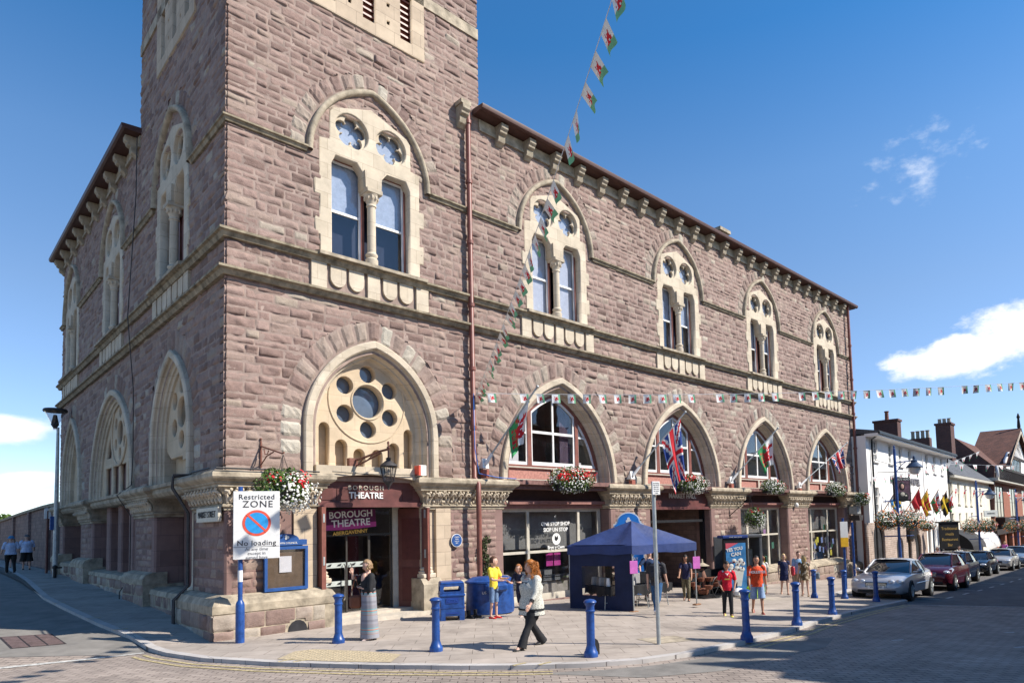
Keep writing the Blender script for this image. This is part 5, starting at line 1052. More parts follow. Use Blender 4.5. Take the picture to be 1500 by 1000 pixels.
def bunting(label, A, B, sag, n, w, h, tri=False, wind=(0, 0, 0), seed=0, cols='w', skip=(), flutter=.35, start=0.02, end=.98, rot=0, cord=.006):
    t = thing('bunting', label, 'bunting', A); A = Vector(A); D = Vector(B)-A; r = random.Random(seed)
    P = lambda s: D*s+Vector((0, 0, -sag*4*s*(1-s)))
    mb = MB(); mb.tube([P(i/40) for i in range(41)], cord, 5); mb.build('cord', flat('cord_white', (.6, .62, .66)), t)
    tan = D.normalized(); nrm = Vector((tan.y, -tan.x, 0)).normalized()
    for i in range(n):
        if i in skip: continue
        s = start+(end-start)*i/max(1, n-1); p = P(s); hw = w*r.uniform(.88, 1.05); dn = Vector((0, 0, -1))+nrm*r.uniform(-flutter, flutter)+tan*r.uniform(-.3, .3)*flutter+tan*rot+Vector(wind); dn.normalize(); tg = (P(min(1, s+.01))-p).normalized()
        ns, nt_ = (13, 12) if w < .25 else (9, 9); vs = []; fs = []; mi = []
        for a in range(ns+1):
            u = a/ns
            for b in range(nt_+1):
                v = b/nt_; wd = (1-v) if tri else 1
                vs.append(tuple(p+tg*hw*(u-.5)*wd+dn*h*v+nrm*.025*math.sin(u*5+i)*v))
        for a in range(ns):
            for b in range(nt_):
                fs.append((a*(nt_+1)+b, a*(nt_+1)+b+1, (a+1)*(nt_+1)+b+1, (a+1)*(nt_+1)+b)); u, v = (a+.5)/ns, (b+.5)/nt_
                if cols == 'w': c = 2 if (.26 < u < .76 and .24 < v < .78 and DR[min(8, int((v-.24)/.54*9))][min(12, int((u-.26)/.5*13))] == '#') else (1 if u > .78 else 0) if seed % 2 else (0 if v < .7 else 1)
                else: c = 2 if abs(u-.5) < .12 or abs(v-.4) < .1 else 0
                mi.append(c)
        mb = MB(); mb.v = vs; mb.f = fs; mb.mi = mi; mb.build('pennant', [FW, flat('pennant_green', (.16, .42, .24), .8), FRD], t, smooth=R(80))
    return t
TIE = (6.5, -.32, 5.87)
bunting('diagonal string of Welsh flag bunting climbing from the drainpipe into the sky', TIE, (1.05, -10.55, 8.85), .25, 27, .24, .30, seed=4, skip=(20,), start=.0, end=.97, wind=(.55, -.15, 0))
bunting('long level string of Welsh flag bunting running right from the drainpipe', TIE, (24.5, -12.2, 6.75), .25, 46, .24, .26, seed=5, wind=(.1, 0, 0), skip=(1, 14, 20, 33), start=.02, end=.99, flutter=.2)
bunting('white triangular bunting across the far street at the cream house', (33.6, -3.2, 4.9), (62, -14, 5.3), .2, 26, .42, .38, tri=True, seed=8)
bunting('red cross pennant bunting at the timbered house', (48, -1.2, 3.9), (90, -9, 4.4), .5, 30, .5, .6, tri=True, cols='e', seed=9)
bunting('high triangular bunting sagging across the hotel front', (34.2, -.9, 4.3), (44.5, -4, 6.1), .3, 14, .42, .4, tri=True, seed=10)
mb = MB(); mb.tube([(6.42, -.3, 5.85), (6.4, -.33, 5.2), (6.43, -.3, 4.3), (6.6, -.25, 3.6), (7.2, -.32, 3.5), (7.9, -.34, 3.48)], .012, 6); tag(mb.build('blue_rope', flat('blue_rope_mat', (.05, .16, .5))), 'thin blue rope hanging down beside the red-brown drainpipe', 'rope')
# ---------------------------------------------------------------- bins
def bin_square(loc, rz):
    t = thing('litter_bin', 'square royal blue litter bin with slots on top, beside the stone plinth', 'litter bin', loc, rz); b = mt['blue']
    mb = MB(); mb.cbox(-.29, .29, -.29, .29, .1, .62, .02); mb.cbox(-.31, .31, -.31, .31, .58, .64, .015); mb.box(-.3, .3, -.3, .3, .3, .325)
    for x in (-.29, .17):
        for y in (-.29, .17): mb.box(x, x+.12, y, y+.12, 0, .12)
    mb.build('bin_body', b, t)
    mb = MB(); mb.cbox(-.29, .29, -.29, .29, .86, .93, .03)
    for x in (-.29, .22):
        for y in (-.29, .22): mb.box(x, x+.07, y, y+.07, .62, .88)
    mb.build('hood', b, t)
    for k in range(4):
        f = plate('hood_side', rect(-.28, .28, .63, .88), [[(-.19, .70), (.19, .70), (.21, .76), (.19, .82), (-.19, .82), (-.21, .76)][::-1]], .02, b, t, y=-.285); f.rotation_euler = (0, 0, R(90*k))
    mb = MB(); mb.box(-.15, .15, -.302, -.29, .42, .55); mb.box(-.15, .15, -.3, -.29, .16, .2); pn = mb.build('panel', flat('blue_panel', (.015, .05, .25)), t); text('lettering', 'LITTER', .08, flat('blue_letter', (.03, .10, .42)), pn, (0, -.305, .485), FR, .004)
    return t
bin_square(at(4.72, -1.5), R(-30))
t = thing('wheelie_bin', 'big rounded royal blue waste bin the yellow-shirted boy leans on', 'waste bin', at(6.05, -1.35), R(-20)); mb = MB(); mb.lathe([(.2, .0), (.5, .02), (.52, .1), (.5, .8), (.54, .82), (.54, .86), (.40, .95), (.38, .96)], (0, 0, 0), 28, sx=1.25, sy=.85); mb.build('bin_body', mt['blue'], t)
mb = MB(); mb.cbox(-.3, .3, -.62, -.35, .6, .82, .06); mb.build('flap', mt['blue'], t); text('lettering', 'US', .1, mt['white'], t, (-.3, -.42, .58), FR, .004)
mb = MB(); mb.cbox(-.1, .14, -.06, .12, 0, .08, .02); tag(mb.build('takeaway_tray', flat('orange_tray', (.75, .14, .03))), 'orange takeaway food tray on top of the big blue bin', 'food tray').location = at(6.0, -1.7, .88)
mb = MB(); 
for dx in (-.1, .1): mb.cbox(dx-.05, dx+.05, -.16, .12, 0, .06, .02); mb.tube([(dx, .06, .02), (dx, .06, .2)], .045, 8)
tag(mb.build('boots', mt['black']), 'pair of dark boots standing on the pavement by the square bin', 'boots').location = at(5.2, -1.75)
mb = MB(); r = random.Random(2)
for i in range(14): z = i*.14; leafcloud(mb, (6.9+.1*math.sin(i), -.12, -.1+z), (.26-.012*i, .12, .14), 60, .045, r, shell=0)
t = thing('ivy', 'ivy climbing the wall foot between the drainpipe and the big blue bin', 'plant', (0, 0, 0)); mb.build('leaves', mt['ivy'], t, smooth=False); mb = MB(); mb.tube([(6.9, -.05, -.2), (6.95, -.06, .6), (6.85, -.06, 1.3)], .015, 5); mb.build('stem', mt['iron'], t)
# ---------------------------------------------------------------- market gazebo
NAVY_SHADED = mat('navy_canvas_shaded', (.012, .02, .06), .7, var=.2, scale=2, bump=.3, bscale=3, bdist=.05); NAVY_LIT = mat('navy_canvas_lit', (.03, .052, .16), .6, var=.15, scale=1.5, bump=.5, bscale=2.2, bdist=.08)  # one canvas, sunlit tone for the canopy, shaded tone for the side wall
gA = Vector((8.42, -1.95, 0)); gB = Vector((8.9, -3.85, 0)); gC = Vector((11.1, -4.35, 0)); gD = gA+(gC-gB); zg = gz(9, -3)-.02
t = thing('market_gazebo', 'navy blue market gazebo with a clear-windowed side wall', 'gazebo', (gB.x, gB.y, zg)); O = gB; q = lambda v, z: (v.x-O.x, v.y-O.y, z); H1, H2 = 1.56, 1.78; cen = (gA+gC)/2
def out(v, d=.07): return v+(v-cen).normalized()*d
mb = MB(); co = [gA, gB, gC, gD]; pk = q(cen, 2.44)
nn_ = 8
for a, b in zip(co, co[1:]+co[:1]):
    for i in range(nn_):
        for j in range(nn_):
            def PP(u, v):
                e = out(a, .05).lerp(out(b, .05), u); z = H2+(2.44-H2)*v**.95-.06*math.sin(math.pi*u)*(1-v)*1.2; p = e.lerp(cen, v); return q(p, z-.11*math.sin(math.pi*v)*abs(math.cos(math.pi*(u-.5)))**2)
            mb.quad(PP(i/nn_, j/nn_), PP((i+1)/nn_, j/nn_), PP((i+1)/nn_, (j+1)/nn_), PP(i/nn_, (j+1)/nn_))
mb.build('canopy', NAVY_LIT, t, smooth=R(28))
mb = MB()
for a, b in zip(co, co[1:]+co[:1]):
    for i in range(10):
        P = lambda u, z, k: q(out(a, .055).lerp(out(b, .055), u)+(cen-a).normalized()*(-.02*math.sin(u*9)*k), z)
        mb.quad(P(i/10, H2-.005, 0), P((i+1)/10, H2-.005, 0), P((i+1)/10, H1-.02-.02*math.sin((i+1)*1.1), 1), P(i/10, H1-.02-.02*math.sin(i*1.1), 1))
mb.build('valance', NAVY_LIT, t, smooth=R(40))
side_v = (gA-gB); sl = side_v.length; sn = side_v.normalized()
def SP(u, z): return q(gB+sn*sl*u, z)
mb = MB(); W0, W1, Z0, Z1 = .28, .80, .42, 1.22
def bil(u0, u1, z0, z1, n=6):
    for i in range(n):
        for j in range(n):
            f = lambda i, j: Vector(SP(u0+(u1-u0)*i/n, z0+(z1-z0)*j/n))+Vector((-.02, -.01, 0))*math.sin((u0+(u1-u0)*i/n)*14)*(1.6-(z0+(z1-z0)*j/n))
            mb.quad(f(i, j), f(i+1, j), f(i+1, j+1), f(i, j+1))
bil(0, W0, .0, 1.8); bil(W1, 1, .03, 1.8); bil(W0, W1, 0, Z0); bil(W0, W1, Z1, 1.8); sw = mb.build('side_wall', NAVY_SHADED, t, smooth=R(60))
mb = MB(); mb.quad(SP(W0, Z0), SP(W1, Z0), SP(W1, Z1), SP(W0, Z1)); mb.build('clear_window', glassmat('clear_vinyl', trans=.6, rough=.12, refl=.7), sw)
for v in co:
    mb = MB(); p = q(v, 0); mb.tube([p, (p[0], p[1], H2)], .018, 8); mb.build('leg', mt['steel'], t); mb = MB(); mb.cbox(p[0]-.13, p[0]+.13, p[1]-.07, p[1]+.07, 0, .04, .01); mb.build('foot_block', flat('wood_block', (.25, .13, .07)), t)
mb = MB()
for a, b in zip(co, co[1:]+co[:1]): mb.tube([q(a, H2-.02), q(a.lerp(b, .5), H2-.2), q(b, H2-.02)], .012, 5); mb.tube([q(a, H2-.2), q(a.lerp(b, .5), H2-.02), q(b, H2-.2)], .012, 5)
mb.build('truss', mt['steel'], t)
PK = flat('pink_paper', (.62, .16, .50), .7)
for v, s in ((gB, 'front'), (gC, 'right')):
    mb = MB(); mb.cbox(-.11, .11, -.008, .008, -.17, .17, .004); o = tag(mb.build('pink_notice', PK), 'bright pink notice taped to the %s' % ('gazebo leg next to the side wall' if s == 'front' else 'free-standing right gazebo leg'), 'notice'); o.location = (v.x, v.y-.04, zg+1.2); o.rotation_euler = (0, 0, R(-30))
BK = flat('black_cloth', (.02, .02, .022), .85)
def table(label, x, y, L_, Wd, rz):
    t = thing('folding_table', label, 'table', at(x, y), rz, 'folding tables under the gazebo'); mb = MB(); mb.cbox(-L_/2, L_/2, -Wd/2, Wd/2, .60, .64, .01); mb.build('tabletop', mt['offwhite'], t)
    mb = MB(); n = 16; co_ = [(-L_/2-.02, -Wd/2-.02), (L_/2+.02, -Wd/2-.02), (L_/2+.02, Wd/2+.02), (-L_/2-.02, Wd/2+.02)]
    mb.quad(*[(a, b, .648) for a, b in co_])
    for (a, b), (c, d) in zip(co_, co_[1:]+co_[:1]):
        for i in range(n):
            f = lambda u, z, k: (a+(c-a)*u+k*.02*math.sin(u*22), b+(d-b)*u+k*.02*math.cos(u*19), z)
            mb.quad(f(i/n, .648, 0), f((i+1)/n, .648, 0), f((i+1)/n, .40+.04*math.sin(i+1), 1), f(i/n, .40+.04*math.sin(i), 1))
    o = mb.build('tablecloth_cover', BK, t, smooth=R(40))
    for s in (-1, 1):
        mb = MB(); mb.tube([(s*L_*.38, -Wd*.42, 0), (s*L_*.34, -Wd*.3, .6)], .014, 6); mb.tube([(s*L_*.38, Wd*.42, 0), (s*L_*.34, Wd*.3, .6)], .014, 6); mb.tube([(s*L_*.37, -Wd*.38, .2), (s*L_*.37, Wd*.38, .2)], .01, 6); mb.tube([(s*L_*.36, 0, .2), (0, 0, .6)], .01, 6); mb.build('leg', mt['steel'], t)
table('folding table under a black cloth behind the backpack man, by the side wall', 9.55, -3.25, 1.0, .6, R(-12)); table('folding table under a black cloth to the right of the backpack man', 10.7, -3.1, .95, .6, R(-12)); table('folding table of food tubs seen through the gazebo side window', 8.95, -2.75, 1.0, .55, R(75))
r = random.Random(4)
for i in range(7):
    mb = MB(); w_ = r.uniform(.05, .09); mb.lathe([(w_, 0), (w_*1.1, .02), (w_, r.uniform(.1, .2)), (w_*.8, .22)], (0, 0, 0), 10); c_ = [mt['white'], mt['offwhite'], flat('clear_tub', (.45, .5, .5), .2)][i % 3]
    o = tag(mb.build('food_tub', c_, smooth=R(40)), 'plastic food tub on the table behind the gazebo window', 'tub', 'food tubs behind the gazebo window'); o.location = (8.86+.22*math.cos(1.3)*(i-3)*.6+r.uniform(-.05, .05), -2.75+.12*(i-3), gz(8.9, -2.8)+.65)
for i, (x, y, c_) in enumerate([(9.3, -3.35, 'white_bottle'), (9.4, -3.3, 'dark_bottle'), (9.52, -3.36, 'white_bottle'), (9.66, -3.3, 'white_bottle')]):
    mb = MB(); mb.lathe([(.03, 0), (.032, .02), (.03, .16), (.012, .2), (.012, .23)], (0, 0, 0), 10); o = tag(mb.build('bottle', flat(c_, (.6, .58, .55) if c_[0] == 'w' else (.08, .02, .03), .3)), 'small sauce bottle in the row on the black table by the side wall', 'bottle', 'sauce bottles on the near black table'); o.location = at(x, y, .65)
mb = MB(); mb.cbox(-.2, .2, -.2, .2, 0, .34, .02); o = tag(mb.build('oven', mt['steel']), 'square stainless steel oven on the right-hand black table', 'oven'); o.location = at(10.55, -3.1, .65); mb = MB(); mb.box(-.15, .15, -.212, -.2, .06, .26); mb.build('door', mt['darkiron'], o)
t = thing('display_rack', 'black pastry rack with shelves of bread behind the near table', 'rack', at(9.75, -2.5)); mb = MB()
for z in (.5, .75, 1.0, 1.25): mb.box(-.3, .3, -.12, .12, z, z+.02)
for x in (-.3, .3): mb.box(x-.015, x+.015, -.12, .12, 0, 1.35)
mb.build('frame', mt['black'], t)
for z in (.52, .77, 1.02):
    for x in (-.2, 0, .2): mb = MB(); mb.ball((x, 0, z+.04), (.08, .09, .045), 8); mb.build('loaf', flat('crust', (.42, .20, .08)), t)
t = thing('entrance_notice_board', 'tall blue domed information board behind the gazebo with white lettering', 'sign board', at(11.9, -1.25), R(-42)); zt_ = 2.55; mb = MB(); mb.prism([(-.5, .1), (.5, .1), (.5, zt_-.1), (.44, zt_-.1), (.42, zt_-.02)]+[(.38*math.cos(q_), zt_-.02+.3*math.sin(q_)) for q_ in [math.pi*i/12 for i in range(13)]]+[(-.42, zt_-.02), (-.44, zt_-.1), (-.5, zt_-.1)], -.04, .02); mb.build('rim', mt['white'], t)
mb = MB(); mb.prism([(-.46, .14), (.46, .14), (.46, zt_-.14), (.38, zt_-.1)]+[(.34*math.cos(q_), zt_-.02+.26*math.sin(q_)) for q_ in [math.pi*i/12 for i in range(13)]]+[(-.38, zt_-.1), (-.46, zt_-.14)], -.055, -.04); fc = mb.build('face', flat('sign_blue', (.02, .20, .62), .5), t)
text('lettering', 'MARKET', .15, mt['white'], fc, (0, -.06, 2.32), FR, .003); mb = MB(); mb.prism(foil(0, 2.56, .1, 3, rot=R(90)), -.062, -.056); mb.build('crest', mt['white'], fc)
for i, s in enumerate(['OPEN', 'EVERY', 'TUESDAY', 'FRIDAY', 'SATURDAY']): text('lettering', s, .13, mt['white'], fc, (0, -.06, 1.62-.16*i), FR, .003)
mb = MB(); mb.box(-.4, .4, -.06, -.056, .35, .85); mb.build('paper', mt['white'], fc)
t = thing('no_smoking_sign', 'small white no smoking sign on the wall inside the market entrance', 'sign', (18.3, -.03, .62)); mb = MB(); mb.cbox(-.22, .22, -.02, 0, -.32, .32, .004); mb.build('plate', mt['white'], t); mb = MB(); mb.prism(circ(0, .05, .17, 24), -.025, -.02); mb.build('ring', mt['sign_red'], t); mb = MB(); mb.prism(circ(0, .05, .12, 24), -.029, -.025); mb.build('disc', mt['white'], t); mb = MB(); mb.prism([(-.13, .16), (-.16, .13), (.13, -.08), (.16, -.05)][::-1], -.033, -.029); mb.build('slash', mt['sign_red'], t)
t.location.x = 19.0; t.location.z = .75
# rusty metal sculptures / stock in front of pier by the entrance
r = random.Random(12)
t = thing('basket_stall', 'low display of rusty woven baskets stacked outside the entrance pier', 'stall display', at(14.6, -2.6))
for i in range(16):
    mb = MB(); x, y, z = r.uniform(-.9, 1.0), r.uniform(-.3, .3), r.uniform(.08, .75); mb.lathe([(.1, 0), (.13, .06), (.15, .13), (.13, .13)], (x, y, z), 9); mb.build('basket', flat('rust_basket', (.22, .085, .05), .9, var=.4, scale=40), t)
mb = MB(); mb.box(-1.0, 1.1, -.35, .35, 0, .07); mb.box(-1, 1.1, .25, .35, 0, .9); mb.build('tray', mt['black'], t)
for k, (x, lab) in enumerate([(-.25, 'left'), (1.3, 'right')]):
    t = thing('ring_sculpture', 'round black metal hoop leaning on the %s of the basket display' % lab, 'hoop', at(14.6+x, -3.0)); mb = MB(); rr_ = .36; mb.tube([(rr_*math.cos(a), 0, .36+rr_*math.sin(a)) for a in [2*math.pi*i/24 for i in range(25)]], .018, 6, cap=False); mb.build('rim', mt['black'], t)
    mb = MB(); [mb.tube([(0, 0, .36), (rr_*math.cos(a), 0, .36+rr_*math.sin(a))], .006, 4) for a in [i*.785 for i in range(8)]]; mb.build('spokes', mt['black'], t)
t = thing('pedestal_finial', 'pale pointed stone finial standing behind the baskets', 'ornament', at(14.5, -2.3)); mb = MB(); mb.lathe([(.12, 0), (.1, .6), (.14, .62), (.14, .7), (.05, .95)], (0, 0, 0), 10); mb.build('shaft', flat('ornament_wood', (.2, .1, .07)), t); mb = MB(); mb.lathe([(.26, 1.05), (.05, 1.16), (.03, 1.28)], (0, 0, 0), 12); mb.build('cap', mt['creamw'], t)
mb = MB(); mb.ball((0, 0, .14), (.24, .2, .18), 10); tag(mb.build('white_sack', mt['white']), 'white sack beside the boy in the red football shirt', 'sack').location = at(15.3, -3.2)
mb = MB(); mb.cbox(-.3, .3, -.2, .2, 0, .42, .06); tag(mb.build('green_bag', flat('lime_bag', (.40, .68, .03))), 'lime green bag on the ground behind the orange T-shirt man', 'bag').location = at(15.2, -3.9)
# phone kiosk with an advertisement
t = thing('phone_kiosk', 'black phone kiosk with a blue poster of a sundae on its front', 'phone kiosk', at(15.6, -2.95), R(-38)); mb = MB(); mb.cbox(-.44, .44, -.06, .06, .0, 2.0, .02); mb.build('panel_frame', mt['black'], t)
mb = MB(); mb.box(-.36, .36, -.068, -.06, .16, 1.84); ad = mb.build('poster', flat('advert_blue', (.07, .25, .52), .3, var=.3, scale=3), t)
mb = MB(); mb.prism([(-.36, 1.84), (-.36, 1.62), (.1, 1.84)], -.071, -.068); mb.build('corner_flash', flat('advert_red', (.62, .10, .14)), ad)
mb = MB(); r = random.Random(5); [mb.ball((r.uniform(-.2, .26), -.07, 1.0+r.uniform(-.12, .25)), (.09, .012, .08), 8) for i in range(12)]; mb.prism([(-.16, .95), (.28, .95), (.16, .35), (.0, .35)], -.072, -.068); mb.build('sundae', mt['petalw'], ad)
mb = MB(); [mb.ball((r.uniform(-.2, .26), -.082, 1.0+r.uniform(-.12, .2)), (.03, .006, .03), 6) for i in range(9)]; mb.build('berries', flat('berry', (.12, .02, .03)), ad)
text('lettering', 'YES YOU', .15, mt['white'], ad, (-.05, -.075, 1.62), (R(90), R(-8), 0), .004, weight=.006); text('lettering', 'CAN', .17, mt['white'], ad, (.0, -.075, 1.45), (R(90), R(-8), 0), .004, weight=.006)
mb = MB(); mb.cbox(-.46, .46, -.09, .5, 2.0, 2.1, .02); hd = mb.build('canopy', flat('navy_header', (.02, .05, .2)), t); text('lettering', 'e-mail  text  phone', .06, mt['white'], hd, (0, -.095, 2.05), FR, .002)
mb = MB(); mb.cbox(.42, .5, .0, .95, 0, 2.0, .02); mb.cbox(-.44, .5, .9, .98, 0, 2.05, .02); mb.cbox(.9, 1.0, .0, .98, 0, 2.05, .02); mb.cbox(.42, 1.02, -.02, 1.0, 2.0, 2.12, .03); mb.build('cabinet', flat('kiosk_grey', (.10, .105, .11), .4), t); mb = MB(); mb.box(.5, .9, .02, .03, .3, 1.95); mb.build('pane', mt['glass2'], t); mb = MB(); mb.cbox(.55, .85, .5, .8, 1.0, 1.6, .02); mb.build('phone', mt['steel'], t)
# bus stop flag poles
for k, (x, y, h_, lab) in enumerate([(22.4, -3.95, 2.9, 'blue bus stop pole with a white and yellow flag, left of the twin poles'), (23.2, -4.0, 2.75, 'plain blue pole, right of the twin poles beside the silver coupe')]):
    t = thing('bus_stop_pole', lab, 'pole', at(x, y)); mb = MB(); mb.tube([(0, 0, -.1), (0, 0, h_)], .05, 10); mb.build('shaft', mt['blue'], t)
    if k == 0:
        for nm, z0, z1, m_ in (('flag', 2.1, 2.75, mt['white']), ('route_plate', 1.72, 2.1, flat('bus_yellow', (.75, .42, .02)))): mb = MB(); mb.cbox(-.16, .16, -.08, -.05, z0, z1, .005); o = mb.build(nm, m_, t); o.rotation_euler = (0, 0, R(-40))
# modern lamp post at far left
t = thing('side_street_lamp', 'slim grey lamp post with a cone lamp head at the far hall end', 'street lamp', at(-.45, 18.3)); zl = 6.4; mb = MB(); mb.tube([(0, 0, -.2), (0, 0, 2.8), (0, 0, zl-.4)], [.09, .08, .05], 10); mb.build('post', mt['steel'], t); mb = MB(); mb.lathe([(.06, zl-.5), (.08, zl-.35), (.36, zl+.22), (.36, zl+.24)], (-.1, 0, 0), 16); mb.build('bowl', glassmat('lamp_bowl', trans=.7), t); mb = MB(); mb.lathe([(.40, zl+.22), (.42, zl+.27), (.38, zl+.34), (.1, zl+.38)], (-.1, 0, 0), 18); mb.lathe([(.05, zl-.45), (.14, zl-.3), (.06, zl+.1)], (-.1, 0, 0), 10); mb.build('lid', mt['darkiron'], t)
mb = MB(); mb.cbox(-.2, -.02, -.04, .04, 1.85, 2.4, .02); mb.build('notice', mt['bluetrim'], t)
t = thing('red_post', 'dark red post with a small sign at the far end of the hall side wall', 'post', at(-.35, 21.3)); mb = MB(); mb.tube([(0, 0, -.2), (0, 0, 2.7)], .05, 8); mb.build('shaft', mt['maroon'], t); mb = MB(); mb.cbox(-.12, .12, -.04, -.01, 2.35, 2.8, .01); mb.build('sign', mt['white'], t)
t = thing('short_bollard', 'short black bollard on the shaded side street pavement by the far pier', 'bollard', at(-.6, 17.2)); mb = MB(); mb.lathe([(.06, -.05), (.06, .35), (.09, .37), (.09, .45), (.02, .5)], (0, 0, 0), 12); mb.build('shaft', mt['black'], t); mb = MB(); mb.box(-.04, .22, -.04, .04, .36, .42); mb.build('arm', mt['black'], t)
# lamp posts with baskets
def lamppost(label, x, y, rz, first=None, z=None):
    t = thing('lamp_post', label, 'street lamp', (x, y, gz(x, y)) if z is None else (x, y, z), rz, 'blue lamp posts along the main street'); mb = MB(); mb.lathe([(.16, -.1), (.16, .3), (.12, .35), (.08, .45), (.07, 5.95), (.03, 6.1)], (0, 0, 0), 12); mb.ball((0, 0, 6.12), .06, 8); mb.build('post', mt['blue'], t, smooth=R(40))
    mb = MB(); mb.tube([(0, 0, 5.35), (1.05, 0, 5.45)], .03, 6); mb.tube([(0, 0, 4.85), (.3, 0, 5.2), (.6, 0, 5.4)], .02, 6); mb.tube([(-.75, 0, 3.55), (0.0, 0, 3.6)], .03, 6); mb.tube([(-.8, 0, 1.95), (.8, 0, 1.95)], .03, 6); mb.build('arm', mt['blue'], t)
    mb = MB(); mb.lathe([(.05, 5.65), (.08, 5.55), (.05, 5.5), (.16, 5.45), (.17, 5.35), (.34, 5.22), (.42, 5.14), (.42, 5.1)], (1.05, 0, 0), 16); mb.build('shade', flat('lamp_slate', (.04, .07, .13), .4), t); mb = MB(); mb.lathe([(.3, 5.1), (.29, 4.95), (.2, 4.82), (.05, 4.78)], (1.05, 0, 0), 14); mb.build('bowl', flat('lamp_glass', (.55, .56, .55), .2), t)
    return t
LP = [(32.9, -2.6, 0, 'blue lamp post with flower baskets in front of the white hotel'), (52, -1.9, 1, 'blue lamp post with flower baskets in front of the cream house'), (67.5, -1.4, 2, 'blue lamp post with flower baskets in front of the timbered house')]
for x, y, k, lab in LP:
    z = gz(x, y); lp_ = lamppost(lab, x, y, R(-45)if k == 0 else R(-40)); lp_.scale = (1, 1, [1.16, 1.04, 1.04][k])
    for s in (-1, 1):
        a = R(-43); basket('hanging_basket', 'flower basket on the %s arm of the lamp post by the %s' % ('left' if s < 0 else 'right', ['hotel', 'cream house', 'timbered house'][k]), (x+.15+s*.6*math.cos(a), y+s*.6*math.sin(a), z+(3.15 if k == 0 else 3.0)), (.95 if k < 1 else 1.1, .6, .55), 330, 80, 600+k*2+s, orange=110, leaf=700, group='lamp post flower baskets')
